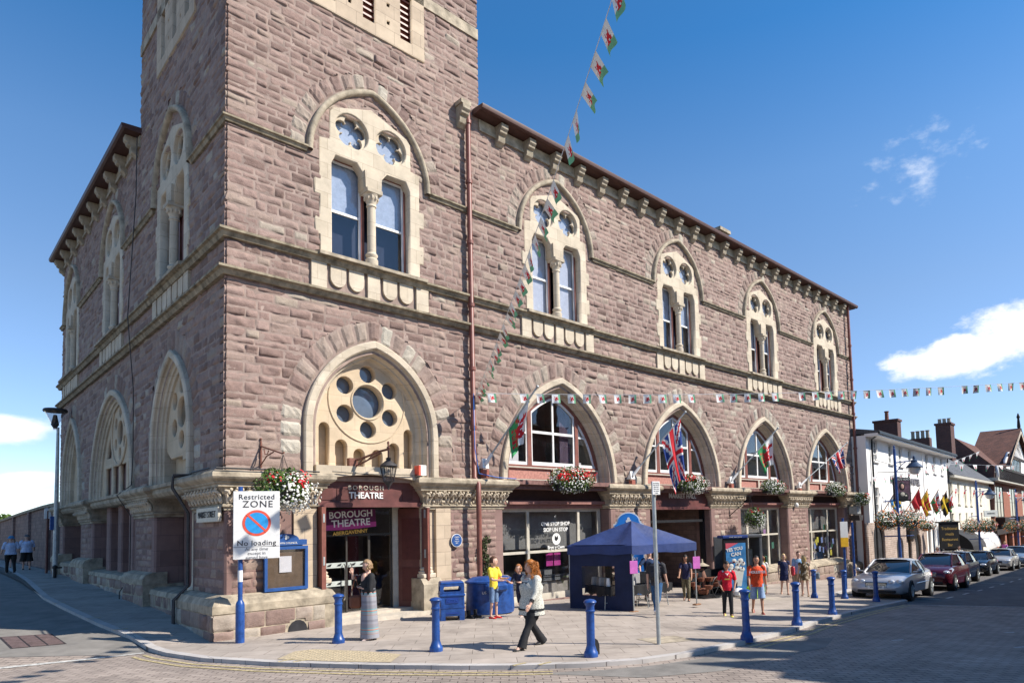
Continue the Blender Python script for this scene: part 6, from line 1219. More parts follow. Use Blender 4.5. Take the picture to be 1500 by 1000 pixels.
# ================================================================== CARS
def car(label, loc, rz, col, kind='saloon', plate_txt='', seed=0, rough=.25, name='parked_car'):
    """x forward, metres; body lofted through stations"""
    t = thing(name, label, 'car', loc, rz, 'cars parked along the main street')
    P = {'coupe': dict(L=4.9, w=.92, hood=.86, beltz=.90, roof=1.36, wf=.95, rf=.15, rr=-1.0, wr=-1.75, tail=.98, nose=.62),
         'hatch': dict(L=4.1, w=.87, hood=.98, beltz=1.02, roof=1.52, wf=1.05, rf=.25, rr=-1.35, wr=-1.85, tail=1.12, nose=.74),
         'saloon': dict(L=4.5, w=.87, hood=.90, beltz=.96, roof=1.42, wf=1.0, rf=.3, rr=-.95, wr=-1.6, tail=1.0, nose=.66),
         'estate': dict(L=4.6, w=.88, hood=.94, beltz=1.0, roof=1.48, wf=1.05, rf=.35, rr=-1.6, wr=-2.1, tail=1.1, nose=.7)}[kind]
    h = P['L']/2; w = P['w']; paint = flat('paint_%d' % seed, col, rough, metal=.35, coat=.6, var=.03)
    xs = [h, h-.05, h-.18, h-.5, P['wf'], 0, P['wr'], -h+.35, -h+.08, -h]
    top = [P['nose']-.12, P['nose'], P['nose']+.08, P['hood']-.06, P['beltz']-.01, P['beltz']+.0, P['beltz']+.04, P['tail'], P['tail']-.06, P['tail']-.3]
    low = [.38, .3, .24, .2, .2, .2, .2, .22, .3, .42]; wd = [w*.72, w*.84, w*.93, w*.98, w, w, w*.98, w*.93, w*.86, w*.74]
    mb = MB(); ring = []
    def sec(x, W_, lo, tp): return [(x, 0, lo), (x, W_*.8, lo), (x, W_*.97, lo+.08), (x, W_, lo+(tp-lo)*.45), (x, W_*.985, lo+(tp-lo)*.72), (x, W_*.93, tp-.05), (x, W_*.8, tp), (x, W_*.4, tp+.025), (x, 0, tp+.03)]
    vs = []; 
    for x, W_, lo, tp in zip(xs, wd, low, top):
        s_ = sec(x, W_, lo, tp); vs += s_+[(a, -b, c) for a, b, c in s_[1:-1]][::-1]
    n = 16; k = len(xs); mb.add(vs, [(i*n+j, i*n+(j+1) % n, (i+1)*n+(j+1) % n, (i+1)*n+j) for i in range(k-1) for j in range(n)]+[tuple(range(n)), tuple((k-1)*n+j for j in range(n))[::-1]])
    body = mb.build('body', paint, t, smooth=R(38))
    # cabin: glass shell, then roof and pillars in paint
    bz = P['beltz']+.0; rz_ = P['roof']; wf, rf, rr, wr = P['wf'], P['rf'], P['rr'], P['wr']; wb, wt = w*.9, w*.68
    st = [(wf, wb*.93, bz, bz+.01), (rf, wt, bz, rz_-.03), ((rf+rr)/2, wt*1.02, bz, rz_), (rr, wt*.97, bz, rz_-.04), (wr, wb*.88, bz, bz+.03)]
    mb = MB(); vs = []
    for x, W_, lo, tp in st:
        wl = wb if x not in (wf, wr) else W_; vs += [(x, -wl, lo-.02), (x, -W_, tp-.04), (x, -W_*.82, tp), (x, W_*.82, tp), (x, W_, tp-.04), (x, wl, lo-.02)]
    mb.add(vs, [(i*6+j, i*6+(j+1) % 6, (i+1)*6+(j+1) % 6, (i+1)*6+j) for i in range(4) for j in range(6)])
    g = flat('car_glass', (.012, .014, .018), .05, spec=.8, var=.01); mb.build('windows', g, t, smooth=R(25))
    mb = MB(); vs = []
    for x, W_, z in [(rf+.05, wt*.98, rz_-.035), (rf-.2, wt, rz_-.005), ((rf+rr)/2, wt*1.02, rz_+.012), (rr+.1, wt*.98, rz_-.015), (rr-.06, wt*.95, rz_-.06)]: vs += [(x, -W_, z-.045), (x, -W_*.8, z+.008), (x, 0, z+.025), (x, W_*.8, z+.008), (x, W_, z-.045)]
    mb.add(vs, [(i*5+j, i*5+j+1, (i+1)*5+j+1, (i+1)*5+j) for i in range(4) for j in range(4)])
    for s in (-1, 1):
        mb.tube([(wf+.02, s*wb*.92, bz-.02), (rf+.02, s*wt*.99, rz_-.06)], .035, 6); mb.tube([(wr, s*wb*.86, bz), (rr, s*wt*.96, rz_-.07)], .05, 6); mb.tube([((wf+wr)/2-.1, s*(wb+.005), bz-.02), ((rf+rr)/2, s*(wt*1.03), rz_-.05)], .028, 6)
        mb.tube([(rf, s*wt, rz_-.05), (rr, s*wt*.97, rz_-.06)], .03, 6)
    mb.build('roof', paint, t, smooth=R(40))
    for s in (-1, 1):
        for x in (h-.85, -h+.88):
            mb = MB(); mb.prism([(x+.37*math.cos(a), .31+.37*math.sin(a)) for a in [2*math.pi*i/20 for i in range(20)]], s*(w-.28), s*(w+.006)); mb.build('wheel_arch', mt['black'], body)
            mb = MB(); mb.prism([(x+.315*math.cos(a), .315+.315*math.sin(a)) for a in [2*math.pi*i/24 for i in range(24)]], s*(w-.2), s*(w+.015)); wh = mb.build('wheel', mt['tyre'], t)
            mb = MB(); mb.prism([(x+.205*math.cos(a), .315+.205*math.sin(a)) for a in [2*math.pi*i/20 for i in range(20)]], s*(w+.01), s*(w+.022)); 
            for q_ in range(5): a = 1.257*q_; mb.tube([(x, s*(w+.03), .315), (x+.18*math.cos(a), s*(w+.03), .315+.18*math.sin(a))], .022, 5)
            mb.build('rim', mt['steel'], wh)
        mb = MB(); mb.ball((wf-.12, s*(w+.1), bz+.08), (.07, .1, .065), 10); mb.box(wf-.14, wf-.08, s*w*.9 if s > 0 else -w-.05, w+.05 if s > 0 else -w*.9, bz+.02, bz+.06); mb.build('mirror', paint, t, smooth=R(50))
        lm = flat('headlamp', (.55, .57, .6), .08, metal=.3, coat=1); 
        if kind == 'coupe':
            mb = MB(); mb.ball((h-.14, s*.70, .62), (.1, .13, .1), 12); mb.ball((h-.1, s*.46, .62), (.09, .11, .09), 12)
        elif kind == 'hatch': mb = MB(); mb.add([(h-.1, s*.45, .72), (h-.55, s*.83, .93), (h-.72, s*.87, .86), (h-.18, s*.80, .62), (h-.06, s*.5, .62)], [(0, 1, 2, 3, 4)]); mb.ball((h-.25, s*.66, .74), (.2, .16, .09), 10)
        else: mb = MB(); mb.ball((h-.16, s*.62, P['nose']-.02), (.16, .2, .085), 12)
        mb.build('headlight', lm, t, smooth=R(60))
        mb = MB(); mb.cbox(-h-.01, -h+.12, s*w*.8-.12, s*w*.8+.06, P['tail']-.32, P['tail']-.16, .02); mb.build('tail_light', mt['petalr'], t)
    mb = MB(); gw = .34; gz0 = P['nose']-.16; mb.cbox(h-.06, h+.005, -gw, gw, gz0, gz0+.15, .02); gr = mb.build('grille', mt['darkiron'], t)
    mb = MB(); [mb.box(h+.0, h+.012, -gw+.02, gw-.02, gz0+.03+i*.035, gz0+.04+i*.035) for i in range(3)]; mb.tube([(h+.006, -gw, gz0), (h+.006, gw, gz0), (h+.006, gw, gz0+.15), (h+.006, -gw, gz0+.15), (h+.006, -gw, gz0)], .01, 4); mb.build('trim', mt['chrome'], gr)
    mb = MB(); mb.cbox(h-.08, h+.02, -w*.66, w*.66, .27, .36, .03); mb.build('air_intake', mt['black'], t)
    mb = MB(); mb.box(h+.02, h+.032, -.26, .26, .385, .495); np_ = mb.build('number_plate', mt['white'], t)
    text('lettering', plate_txt, .1, DK, np_, (h+.034, 0, .44), (R(90), 0, R(90)), .001)
    mb = MB(); mb.tube([(h*.35, w+.0, .55), (-h*.45, w+.0, .57)], .008, 4); mb.tube([(h*.35, -w, .55), (-h*.45, -w, .57)], .008, 4); mb.build('side_strip', mt['chrome'] if kind == 'coupe' else mt['black'], t)
    return t
def carat(front, back_dir, L_, *a, **k):
    x = front[0]+math.cos(back_dir)*L_/2; y = front[1]+math.sin(back_dir)*L_/2; z = gz(x, y)-.06; sl = math.atan2(gz(front[0], front[1])-gz(x, y), L_/2)
    o = car(a[0], (x, y, z), back_dir+math.pi, *a[1:], **k); o.rotation_euler = Euler((0, -sl, back_dir+math.pi)); return o
CZ_ = [((18.05, -6.75), R(6), 4.9, 'silver coupe with round headlamps parked nose-on behind the bollards', (.46, .46, .48), 'coupe', 'W 10 JPP', 1, .28),
       ((25.0, -6.25), R(4), 4.1, 'dark red hatchback parked right behind the silver coupe', (.075, .006, .014), 'hatch', 'CA 57 ERB', 2, .25),
       ((30.6, -5.35), R(4), 4.1, 'dark blue hatchback partly hidden behind the red hatchback', (.012, .02, .045), 'hatch', 'VX 06 HKA', 3, .25),
       ((38.9, -4.4), R(4), 4.5, 'black saloon with big headlamps, fourth car in the row', (.012, .013, .016), 'saloon', 'AV54 OSG', 4, .2),
       ((46.8, -4.0), R(4), 4.5, 'silver grey saloon parked behind the black saloon', (.42, .41, .39), 'saloon', 'CT 53 FHR', 5, .3),
       ((53.2, -3.7), R(4), 4.6, 'pale blue estate car at the far right of the row', (.20, .26, .33), 'estate', 'YC 09 KNB', 6, .3),
       ((59.6, -3.3), R(4), 4.6, 'dark car just showing behind the pale blue estate at the frame edge', (.02, .02, .03), 'estate', 'DY 11 PLO', 7, .3)]
for fr, bd, L_, lab, col, kd, pl_, sd_, rg in CZ_: carat(fr, bd, L_, lab, col, kd, pl_, sd_, rg)
# ================================================================== FAR STREET
HB = R(4.47); HP = (34.8, -.7)
def hp(s, off=0, z=0): return (HP[0]+math.cos(HB)*s+math.sin(HB)*off, HP[1]+math.sin(HB)*s-math.cos(HB)*off, z)
def house(label, s0, cat='building', name='house'): return thing(name, label, cat, hp(s0), HB)
def win(par, x0, x1, z0, z1, m=None, bars=(1, 2), y=.02, sill=True, fr=None):
    f = plate('window', rect(x0, x1, z0, z1), [rect(x0+.06+(x1-x0-.12)*i/bars[0]+.015, x0+.06+(x1-x0-.12)*(i+1)/bars[0]-.015, z0+.06+(z1-z0-.12)*j/bars[1]+.015, z0+.06+(z1-z0-.12)*(j+1)/bars[1]-.015)[::-1] for i in range(bars[0]) for j in range(bars[1])], .06, fr or mt['white'], par, y=y)
    mb = MB(); mb.box(x0+.03, x1-.03, y+.04, y+.045, z0+.03, z1-.03); mb.build('pane', mt['glass_far'], f)
    if sill: mb = MB(); mb.box(x0-.1, x1+.1, -.12, y+.05, z0-.1, z0); mb.build('sill', m or mt['render'], f)
    return f
mt['glass_far'] = flat('far_glass', (.05, .06, .07), .08, spec=.8)
def gutterpipe(par, s, z0, z1, m, y=-.1, r=.05): mb = MB(); mb.tube([(s, y, z0), (s, y, z1)], r, 6); mb.build('downpipe', m, par)
def stack(par, x0, x1, y0, y1, z0, z1, m, pots, pm, ph=.5):
    mb = MB(); mb.box(x0, x1, y0, y1, z0, z1-.15); mb.box(x0-.08, x1+.08, y0-.08, y1+.08, z1-.15, z1); c = mb.build('chimney', m, par)
    for i in range(pots): x = x0+(x1-x0)*(i+.5)/pots; mb = MB(); mb.lathe([(.16, 0), (.18, .05), (.14, .1), (.13, ph-.1), (.17, ph-.06), (.17, ph)], (x, (y0+y1)/2, z1), 10); mb.build('chimney_pot', pm, c)
# hotel
h = house('white rendered coaching hotel with stone arches below and a deep slate eave', 0)
hw = [(.35, 5.3, 6.55), (3.5, 5.3, 6.5), (5.9, 5.25, 6.5), (8.3, 5.2, 6.5), (13.2, 5.2, 6.5), (15.7, 5.2, 6.5), (18.2, 5.2, 6.5)]; hl = [(.2, 2.25, 3.75), (5.5, 2.2, 3.6), (7.9, 2.2, 3.6), (10.4, 2.2, 3.6), (13.2, 2.2, 3.6), (18.2, 2.2, 3.6)]
W_ = .9
plate('wall', rect(-.6, 20.6, 1.7, 6.9), [rect(x, x+W_, a, b)[::-1] for x, a, b in hw+hl], .35, mt['render'], h)
for x, a, b in hw+hl: win(h, x, x+W_, a, b, bars=(2, 3), y=.08)
ar = [(.5, 1.15, 1.65, -3.4), (4.9, .8, .7, -3.4), (9.6, .8, .75, -3.4), (7.3, .5, 1.0, -3.4)]
plate('stone_base', rect(-1.6, 12.2, -3.5, 1.7), [arch(x, w_, zb_, zt-w_*.8, w_*.75)[::-1] for x, w_, zt, zb_ in ar], .18, mt['rubble'], h, y=-.04)
mb = MB(); mb.box(-1.4, 12.2, .14, .2, -3.5, 1.7); mb.build('arch_shade_sheet', mt['dark'], h)  # dark sheet stands in for the shade inside the arches
plate('shop_front', rect(12.25, 20.6, -3.5, 1.7), [rect(12.6, 13.6, -3.2, 1.3)[::-1], rect(14.0, 15.5, -2.3, 1.2)[::-1], rect(16.2, 18.0, -2.3, 1.2)[::-1]], .3, mt['render'], h, y=-.02)
mb = MB(); mb.box(12.4, 20, .3, .35, -3.4, 1.5); mb.build('shop_glass', mt['glass_far'], h)
mb = MB(); mb.prism([(-.75, 6.78), (-.75, 6.9), (2.6, 7.5), (6.2, 6.9), (6.2, 6.78)], -1.0, 20.7, 'x'); mb.build('roof', mt['slate'], h); mb = MB(); mb.box(-1.0, 20.7, -.7, .05, 6.62, 6.78); mb.build('soffit', mt['render'], h); mb = MB(); mb.box(-1.02, 20.72, -.8, -.7, 6.72, 6.86); mb.tube([(-.75, -.72, 6.75), (-.2, -.1, 6.5), (-.2, -.1, -3)], .06, 6); mb.build('gutter', mt['black'], h)
mb = MB(); mb.box(-1.0, -.6, -.0, 6, -3.5, 6.7); mb.build('gable_wall', mt['render'], h)
mb = MB(); mb.box(20.3, 20.6, .35, 6, -3.5, 6.7); mb.box(-.6, 20.6, 5.8, 6.1, -3.5, 6.8); mb.build('rear_wall', mt['render'], h)
gutterpipe(h, 11.9, 1.7, 6.6, mt['render'], r=.04); gutterpipe(h, 20.6, -3, 6.6, mt['black'], y=-.08)
stack(h, 12, 13, 1.45, 3.1, 6.8, 9.2, mt['brickdark'], 1, mt['potred'], .7); cs_ = MB(); cs_.box(19.4, 20.2, .9, 2.4, 6.8, 8.35); cs_ = cs_.build('chimney', mt['brickdark'], h)
for k in range(4): mb = MB(); mb.lathe([(.16, 0), (.14, .1), (.13, .55), (.17, .6), (.17, .65)], (19.8, 1.1+k*.37, 8.35), 10); mb.build('chimney_pot', mt['pot'], cs_)
text('lettering', "KING'S HEAD HOTEL", .66, flat('grey_paint_letters', (.13, .13, .15), .8), h, (7.3, -.05, 4.3), FR, .02, sx=1.2, weight=.012)
for x, w_, zt, zb_ in ar[1:3]:
    pass
t = thing('arm_sign', "King's Head pub sign with a painted portrait in a dark frame, hanging on a bracket", 'pub sign', hp(1.3, 1.2, 3.65), R(-38)); mb = MB(); mb.cbox(-.55, .55, -.04, .04, -.75, .62, .02); b = mb.build('board', mt['black'], t)
mb = MB(); mb.box(-.48, .48, -.055, -.04, -.68, .42); pb = mb.build('picture', flat('pub_purple', (.12, .06, .09), .7, var=.4), b); mb = MB(); mb.ball((0, -.06, .1), (.11, .02, .15), 12); mb.build('painted_face', mt['skin'], pb); mb = MB(); mb.ball((-.02, -.055, .12), (.2, .012, .26), 12); mb.ball((0, -.055, -.5), (.38, .012, .3), 12); mb.build('painted_hair', mt['black'], pb); mb = MB(); mb.ball((0, -.066, -.35), (.14, .01, .12), 10); mb.ball((.2, -.066, -.45), (.08, .01, .05), 8); mb.build('painted_collar', mt['offwhite'], pb)
text('lettering', "KING'S HEAD", .16, mt['white'], b, (0, -.06, .51), FR, .003)
mb = MB(); mb.tube([(-1.5, .9, 1.0), (1.1, -.2, .95)], .02, 5); mb.tube([(-1.5, .9, 1.9), (.8, 0, 1.0)], .015, 4); mb.tube([(-.3, 0, .62), (-.3, 0, .95)], .012, 4); mb.tube([(.3, 0, .62), (.3, 0, .9)], .012, 4); mb.build('bracket', mt['black'], t)
FC = 'county and nation flags flying from the hotel front'
YB = [flat('flag_skyblue', (.02, .22, .55), .8), flat('flag_yellow', (.75, .50, .04), .8), FRD]; YR = [flat('flag_crimson', (.55, .03, .04), .8), mt['flag_yellow'], FG]; BY = [flat('flag_black', (.02, .02, .025), .8), mt['flag_yellow'], FRD]
def lions(s, t): return 1 if ((s*3.2) % 1 < .62 and (t*2.2) % 1 < .6 and s > .1) or (s-.5)**2 < .004 else 0
def quarters(s, t): return 1 if (s < .5) == (t < .5) else 0
def davids(s, t): return 1 if abs(s-.4) < .12 or abs(t-.5) < .14 else 0
for k, (s, lab, cf, mm, L_) in enumerate([(1.2, 'blue flag with yellow charges, nearest the hotel pub sign', lions, YB, 1.3), (6.3, 'small dark red flag next to the yellow and red one', lambda s, t: 0, YR, 1.2), (8.6, 'red and yellow quartered flag on the hotel', lions, [YR[1], YR[0], FRD], 1.6), (11.8, 'Welsh dragon flag hanging on the hotel between the red-yellow and black-yellow flags', welsh, [FW, FG, FRD], 1.5), (14.6, 'black and yellow cross flag on the hotel', davids, BY, 1.8), (16.8, 'second Welsh dragon flag behind the black and yellow flag', welsh, [FW, FG, FRD], 1.2)]):
    t = thing('hotel_flag', lab, 'flag', hp(s, 0, 2.1), HB, FC); mb = MB(); mb.tube([(0, 0, 0), (.75, -.9, 1.75)], .025, 6); mb.build('pole', flat('pole_wood', (.3, .15, .08)), t)
    cloth('flag', (.72, -.86, 1.68), (.35, -.42, .8), (.35, -.1, -1), (18, 12), cf, mm, t, .08, k, L_*.78, 1.5)
for k, (s, rr_) in enumerate([(9.5, (.8, .5, .42)), (16.5, (.75, .5, .3))]): p_ = hp(s, .6, 1.35); basket('hanging_basket', ['flower basket on the hotel front above the dark name board, left', 'flower basket on the hotel front right of the dark name board'][k], p_, rr_, 200, 60, 700+k, orange=50, leaf=420)
t = thing('menu_board', 'black hanging board with gold lettering on the hotel front', 'hanging sign', hp(11.9, 1.5, .55), R(-38)); mb = MB(); mb.cbox(-.75, .75, -.05, .05, -.9, .9, .02); mb.box(-.8, .8, -.1, .3, .9, 1.0); b = mb.build('board', mt['black'], t)
for i, s in enumerate(['Traditional', 'meals', 'Restaurant', 'Bar']): text('lettering', s, .28, flat('gold_paint', (.50, .33, .10)), b, (0, -.06, .5-.38*i), FR, .003)
mb = MB(); mb.box(6.6, 8.4, -.25, -.05, .5, 1.3); mb.box(6.8, 8.2, -.27, -.25, .6, 1.2); o = tag(mb.build('entry_sign', mt['black']), 'dark framed sign over the hotel doorway between the stone arches', 'sign'); o.location = hp(0); o.rotation_euler = (0, 0, HB)
# cream terrace
h = house('cream rendered terrace with a grey slate roof and narrow sash windows', 20.8)
cw = [(.6, 2.9, 4.75), (3.6, 2.9, 4.75), (6.6, 2.8, 4.6), (9.2, 2.8, 4.6), (14.3, 2.9, 4.5)]; cl = [(.6, .6, 2.1), (3.6, .5, 2.1), (6.6, .5, 2.1), (9.2, .5, 2.1), (14.3, .5, 2.1)]
plate('wall', rect(0, 20.4, -3.8, 5.3), [rect(x, x+1.0, a, b)[::-1] for x, a, b in cw+cl], .35, mt['creamrender'], h)
for x, a, b in cw+cl: win(h, x, x+1.0, a, b, y=.1, m=mt['creamrender'], fr=mt['offwhite'])
mb = MB(); mb.prism([(-.4, 5.2), (-.4, 5.35), (3.2, 8.3), (7.6, 5.3), (7.6, 5.2)], -.1, 20.5, 'x'); mb.build('roof', mt['slate'], h); mb = MB(); mb.box(-.1, 20.5, -.5, .05, 5.05, 5.25); mb.build('eaves_band', mt['offwhite'], h); mb = MB(); mb.box(20.1, 20.4, .35, 9, -3.8, 5.25); mb.build('end_wall', mt['creamrender'], h)
gutterpipe(h, 11.6, -3, 5.1, mt['black']); cs_ = MB(); cs_.box(13.2, 15.0, 1.95, 3.3, 5, 11.0); cs_.box(13.1, 15.1, 1.85, 3.4, 11.0, 11.2); cs_ = cs_.build('chimney', mt['brickdark'], h)
for k in range(3): mb = MB(); mb.lathe([(.2, 0), (.17, .1), (.16, .45), (.2, .5)], (14, 2.2+k*.42, 11.2), 10); mb.build('chimney_pot', mt['pot'], cs_)
def awning(lab, s0, s1, m, z=.75, out_=2.0):
    mb = MB(); n = 8
    for i in range(n):
        a0, a1 = math.pi/2*i/n, math.pi/2*(i+1)/n; mb.quad((s0, -out_*math.sin(a0), z-1.5*(1-math.cos(a0))), (s1, -out_*math.sin(a0), z-1.5*(1-math.cos(a0))), (s1, -out_*math.sin(a1), z-1.5*(1-math.cos(a1))), (s0, -out_*math.sin(a1), z-1.5*(1-math.cos(a1))))
    mb.quad((s0, -out_, z-1.5), (s1, -out_, z-1.5), (s1, -out_, z-1.75), (s0, -out_, z-1.75))
    for s in (s0, s1): mb.add([(s, -out_*math.sin(math.pi/2*i/n), z-1.5*(1-math.cos(math.pi/2*i/n))) for i in range(n+1)]+[(s, 0, z-1.5)], [tuple(range(n+2))])
    o = mb.build('canvas', m, None, smooth=R(40)); t = thing('shop_awning', lab, 'awning', hp(0), HB); o.parent = t; mb = MB(); mb.tube([(s0, 0, z-1.2), (s0, -out_, z-1.5)], .02, 4); mb.tube([(s1, 0, z-1.2), (s1, -out_, z-1.5)], .02, 4); mb.build('arm', mt['steel'], t)
awning('black rounded shop awning between the hotel and the cream terrace', 17.8, 22.0, flat('awning_black', (.02, .02, .022))); awning('white rounded shop awning under the cream terrace', 23.5, 31.5, flat('awning_white', (.62, .60, .58)))
mb = MB(); mb.box(32.2, 35.5, -.9, -.1, .0, .7); o = tag(mb.build('pink_fascia', flat('pink_sign', (.65, .10, .38))), 'bright pink shop fascia right of the white awning', 'shop sign'); o.location = hp(0); o.rotation_euler = (0, 0, HB)
mb = MB(); mb.cbox(-1.0, 1.0, -.05, .05, -.3, .3, .01); o = tag(mb.build('projecting_sign', flat('pale_grey_sign', (.5, .52, .5))), 'pale grey shop sign projecting from the cream terrace', 'shop sign'); o.location = hp(32.5, 1.2, 2.0); o.rotation_euler = (0, 0, R(-20)); text('lettering', 'INSURANCE', .22, DK, o, (0, -.06, 0), FR, .002)
# tudor building
h = house('tall red brick and black timbered house with a tiled roof and big front gable', 41.0)
BR = flat('black_timber', (.03, .022, .02), .8)
mb = MB(); mb.box(.5, 60, .4, 7, -4, 6.7); mb.build('wall', mt['brick'], h)
plate('front_wall', rect(0, 60, -4, 5.6), [rect(3.2+i*12, 10+i*12, 1.5, 5.0)[::-1] for i in range(5)]+[rect(3+i*6, 7.5+i*6, -3.6, -.4)[::-1] for i in range(9)], .3, mt['brick'], h)
for i in range(5):
    win(h, 3.2+i*12, 10+i*12, 1.5, 5.0, bars=(3, 2), fr=BR, m=BR); mb = MB(); mb.prism([(-.0, .2), (-.9, .9), (-.9, 1.5), (0, 1.5)], 3.0+i*12, 10.2+i*12, 'x'); mb.build('oriel_base', BR, h)
mb = MB(); mb.box(0, 60, -.5, .3, -.3, .25); mb.box(0, 60, .3, .35, -4, -.2); mb.build('shop_fascia', BR, h)
for i in range(10): mb = MB(); mb.box(1.2+i*6, 2.4+i*6, -.25, .2, -4, -.3); mb.build('shop_pier', mt['brick'], h)
mb = MB(); mb.box(0, 60, -.9, .2, 5.4, 5.75); mb.build('jetty_beam', mt['offwhite'], h)
gp, gzp, gzb, gh = 17.5, 11.8, 5.55, 10.7
plate('gable_wall', [(.7, gzb), (gp+17, gzb), (gp+17, 7.0), (gp+gh, 7.9), (gp, gzp), (gp-gh, 7.9), (gp-gh, 7.0), (.7, 7.0)], [rect(gp-8, gp+2.6, 7.0, 8.5)[::-1]], .3, mt['render'], h, y=-.9)
mb = MB()
for i in range(46): x = .9+i*.73; mb.box(x, x+.2, -.96, -.9, gzb, 6.75)
for i in range(12): x = gp-4.2+i*.75; mb.add([(x, -.96, 8.7), (x+.22, -.96, 8.7), (gp+(x-gp)*.25+.15, -.96, 10.6), (gp+(x-gp)*.25, -.96, 10.6)], [(0, 1, 2, 3)])
mb.box(.7, gp+17, -1.0, -.9, 6.7, 6.95); mb.box(gp-9.2, gp+9.2, -1.0, -.9, 8.5, 8.78); mb.build('timbers', BR, h)
win(h, gp-8, gp+2.6, 7.0, 8.5, bars=(8, 1), fr=BR, y=-.85, sill=False)
mb = MB()
for s in (-1, 1): mb.add([(gp+s*11.6, -1.4, 7.15), (gp+s*11.2, -1.4, 7.75), (gp, -1.4, gzp+.65), (gp, -1.4, gzp+.05)], [(0, 1, 2, 3)])
mb.build('bargeboard', flat('barge_cream', (.45, .38, .30)), h)
mb = MB(); mb.add([(gp-11.8, -1.45, 7.1), (gp, -1.45, gzp+.7), (gp, 3, gzp+.7), (gp-11.8, 3, 7.1), (gp+11.8, -1.45, 7.1), (gp+11.8, 3, 7.1)], [(0, 1, 2, 3), (1, 4, 5, 2)])
mb.add([(.3, -.6, 6.9), (.3, 2.9, 10.3), (40, 2.9, 10.3), (40, -.6, 6.9), (.3, 7, 6.9), (40, 7, 6.9)], [(0, 1, 2, 3), (1, 4, 5, 2)]); mb.build('roof', mt['tile'], h, smooth=False)
mb = MB(); mb.prism([(-.6, 6.8), (2.9, 10.2), (7, 6.8), (7, -4), (-.0, -4)], .2, .5, 'x'); mb.build('party_wall', mt['brickdark'], h, smooth=False)
mb = MB(); mb.lathe([(.3, 0), (.16, .4), (.2, .6), (.12, 1.6), (.2, 1.8), (.04, 2.3)], (gp, -1.2, gzp+.3), 8); mb.build('finial', BR, h)
mb = MB(); mb.box(34.6, 35.2, 1.5, 2.1, 6, 10.2); mb.box(34.5, 35.3, 1.4, 2.2, 10.2, 10.35); c_ = tag(mb.build('brick_chimney', mt['brick']), 'slim red brick chimney rising between the hall and the hotel', 'chimney')
t = thing('tv_aerial', 'blue-grey television aerial on the chimney beside the hall end', 'aerial', (34.9, 1.6, 10.3)); mb = MB(); mb.tube([(0, 0, 0), (0, 0, .9)], .02, 5); mb.build('mast', mt['steel'], t); mb = MB(); mb.tube([(-.6, -.3, .75), (1.1, -.7, .9)], .02, 5); [mb.tube([(-.5+i*.22, -.55-.04*i, .6), (-.5+i*.22, .0-.1*i, 1.0)], .012, 4) for i in range(8)]; mb.build('elements', mt['steel'], t)
# ================================================================== SIDE STREET WALL
wl = thing('market_yard_wall', 'long shaded rubble wall with a sloping coping beyond the hall side', 'wall', (.25, 20.9, 0))
mb = MB(); ys = [0, 6, 14, 24, 40, 70]; tp = [3.55, 3.62, 3.55, 3.4, 3.3, 3.2]
for i in range(5): mb.add([(x, y, z) for x in (0, .4) for y, z in ((ys[i], -1), (ys[i+1], -1), (ys[i+1], tp[i+1]), (ys[i], tp[i]))], [(0, 1, 2, 3), (4, 7, 6, 5), (3, 2, 6, 7)])
mb.build('wall_face', mt['rubdark'], wl, smooth=False); mb = MB()
for i in range(5): mb.add([(x, y, z+d) for (y, z) in ((ys[i], tp[i]), (ys[i+1], tp[i+1])) for x, d in ((-.12, 0), (-.12, .14), (.2, .24), (.5, .14), (.5, 0))], [(0, 5, 6, 1), (1, 6, 7, 2), (2, 7, 8, 3), (3, 8, 9, 4), (0, 4, 9, 5)])
mb.build('coping', mt['string'], wl, smooth=False)
for y in (4.2, 11, 18, 27, 38): mb = MB(); mb.box(-.12, .02, y, y+.5, -.5, lin(list(zip(ys, tp)), y)); mb.build('buttress', mt['rubdark'], wl)
mb = MB(); mb.prism(arch(1.9, .45, .6, 2.6, .5)[::-1], -.02, .03, 'x'); mb.build('doorway', mt['dark'], wl)
def tree(lab, x, y, z, hgt, rad, n, seed, sz=.22):
    t = thing('tree', lab, 'tree', (x, y, z)); r = random.Random(seed); mb = MB(); mb.tube([(0, 0, -1), (.1, 0, hgt*.35), (0, .1, hgt*.7)], [.3, .2, .08], 8)
    for i in range(6): a = i*1.05; mb.tube([(0, 0, hgt*(.3+.06*i)), (rad*.6*math.cos(a), rad*.6*math.sin(a), hgt*(.55+.06*i))], [.1, .03], 5)
    mb.build('trunk', flat('bark', (.10, .075, .05)), t); mb = MB()
    for i in range(9): a = r.random()*6.28; q_ = r.random(); leafcloud(mb, (rad*.6*q_*math.cos(a), rad*.6*q_*math.sin(a), hgt*r.uniform(.45, .88)), (rad*.5, rad*.5, hgt*.17), n//9, sz, r, shell=.2)
    mb.build('crown', mt['leaf'], t, smooth=False)
tree('rounded green tree top showing over the far end of the yard wall', 2.2, 78, .8, 3.9, 3.4, 2600, 5); tree('smaller green tree beyond the yard wall at the left frame edge', -.6, 85, .8, 3.6, 3, 1800, 6)
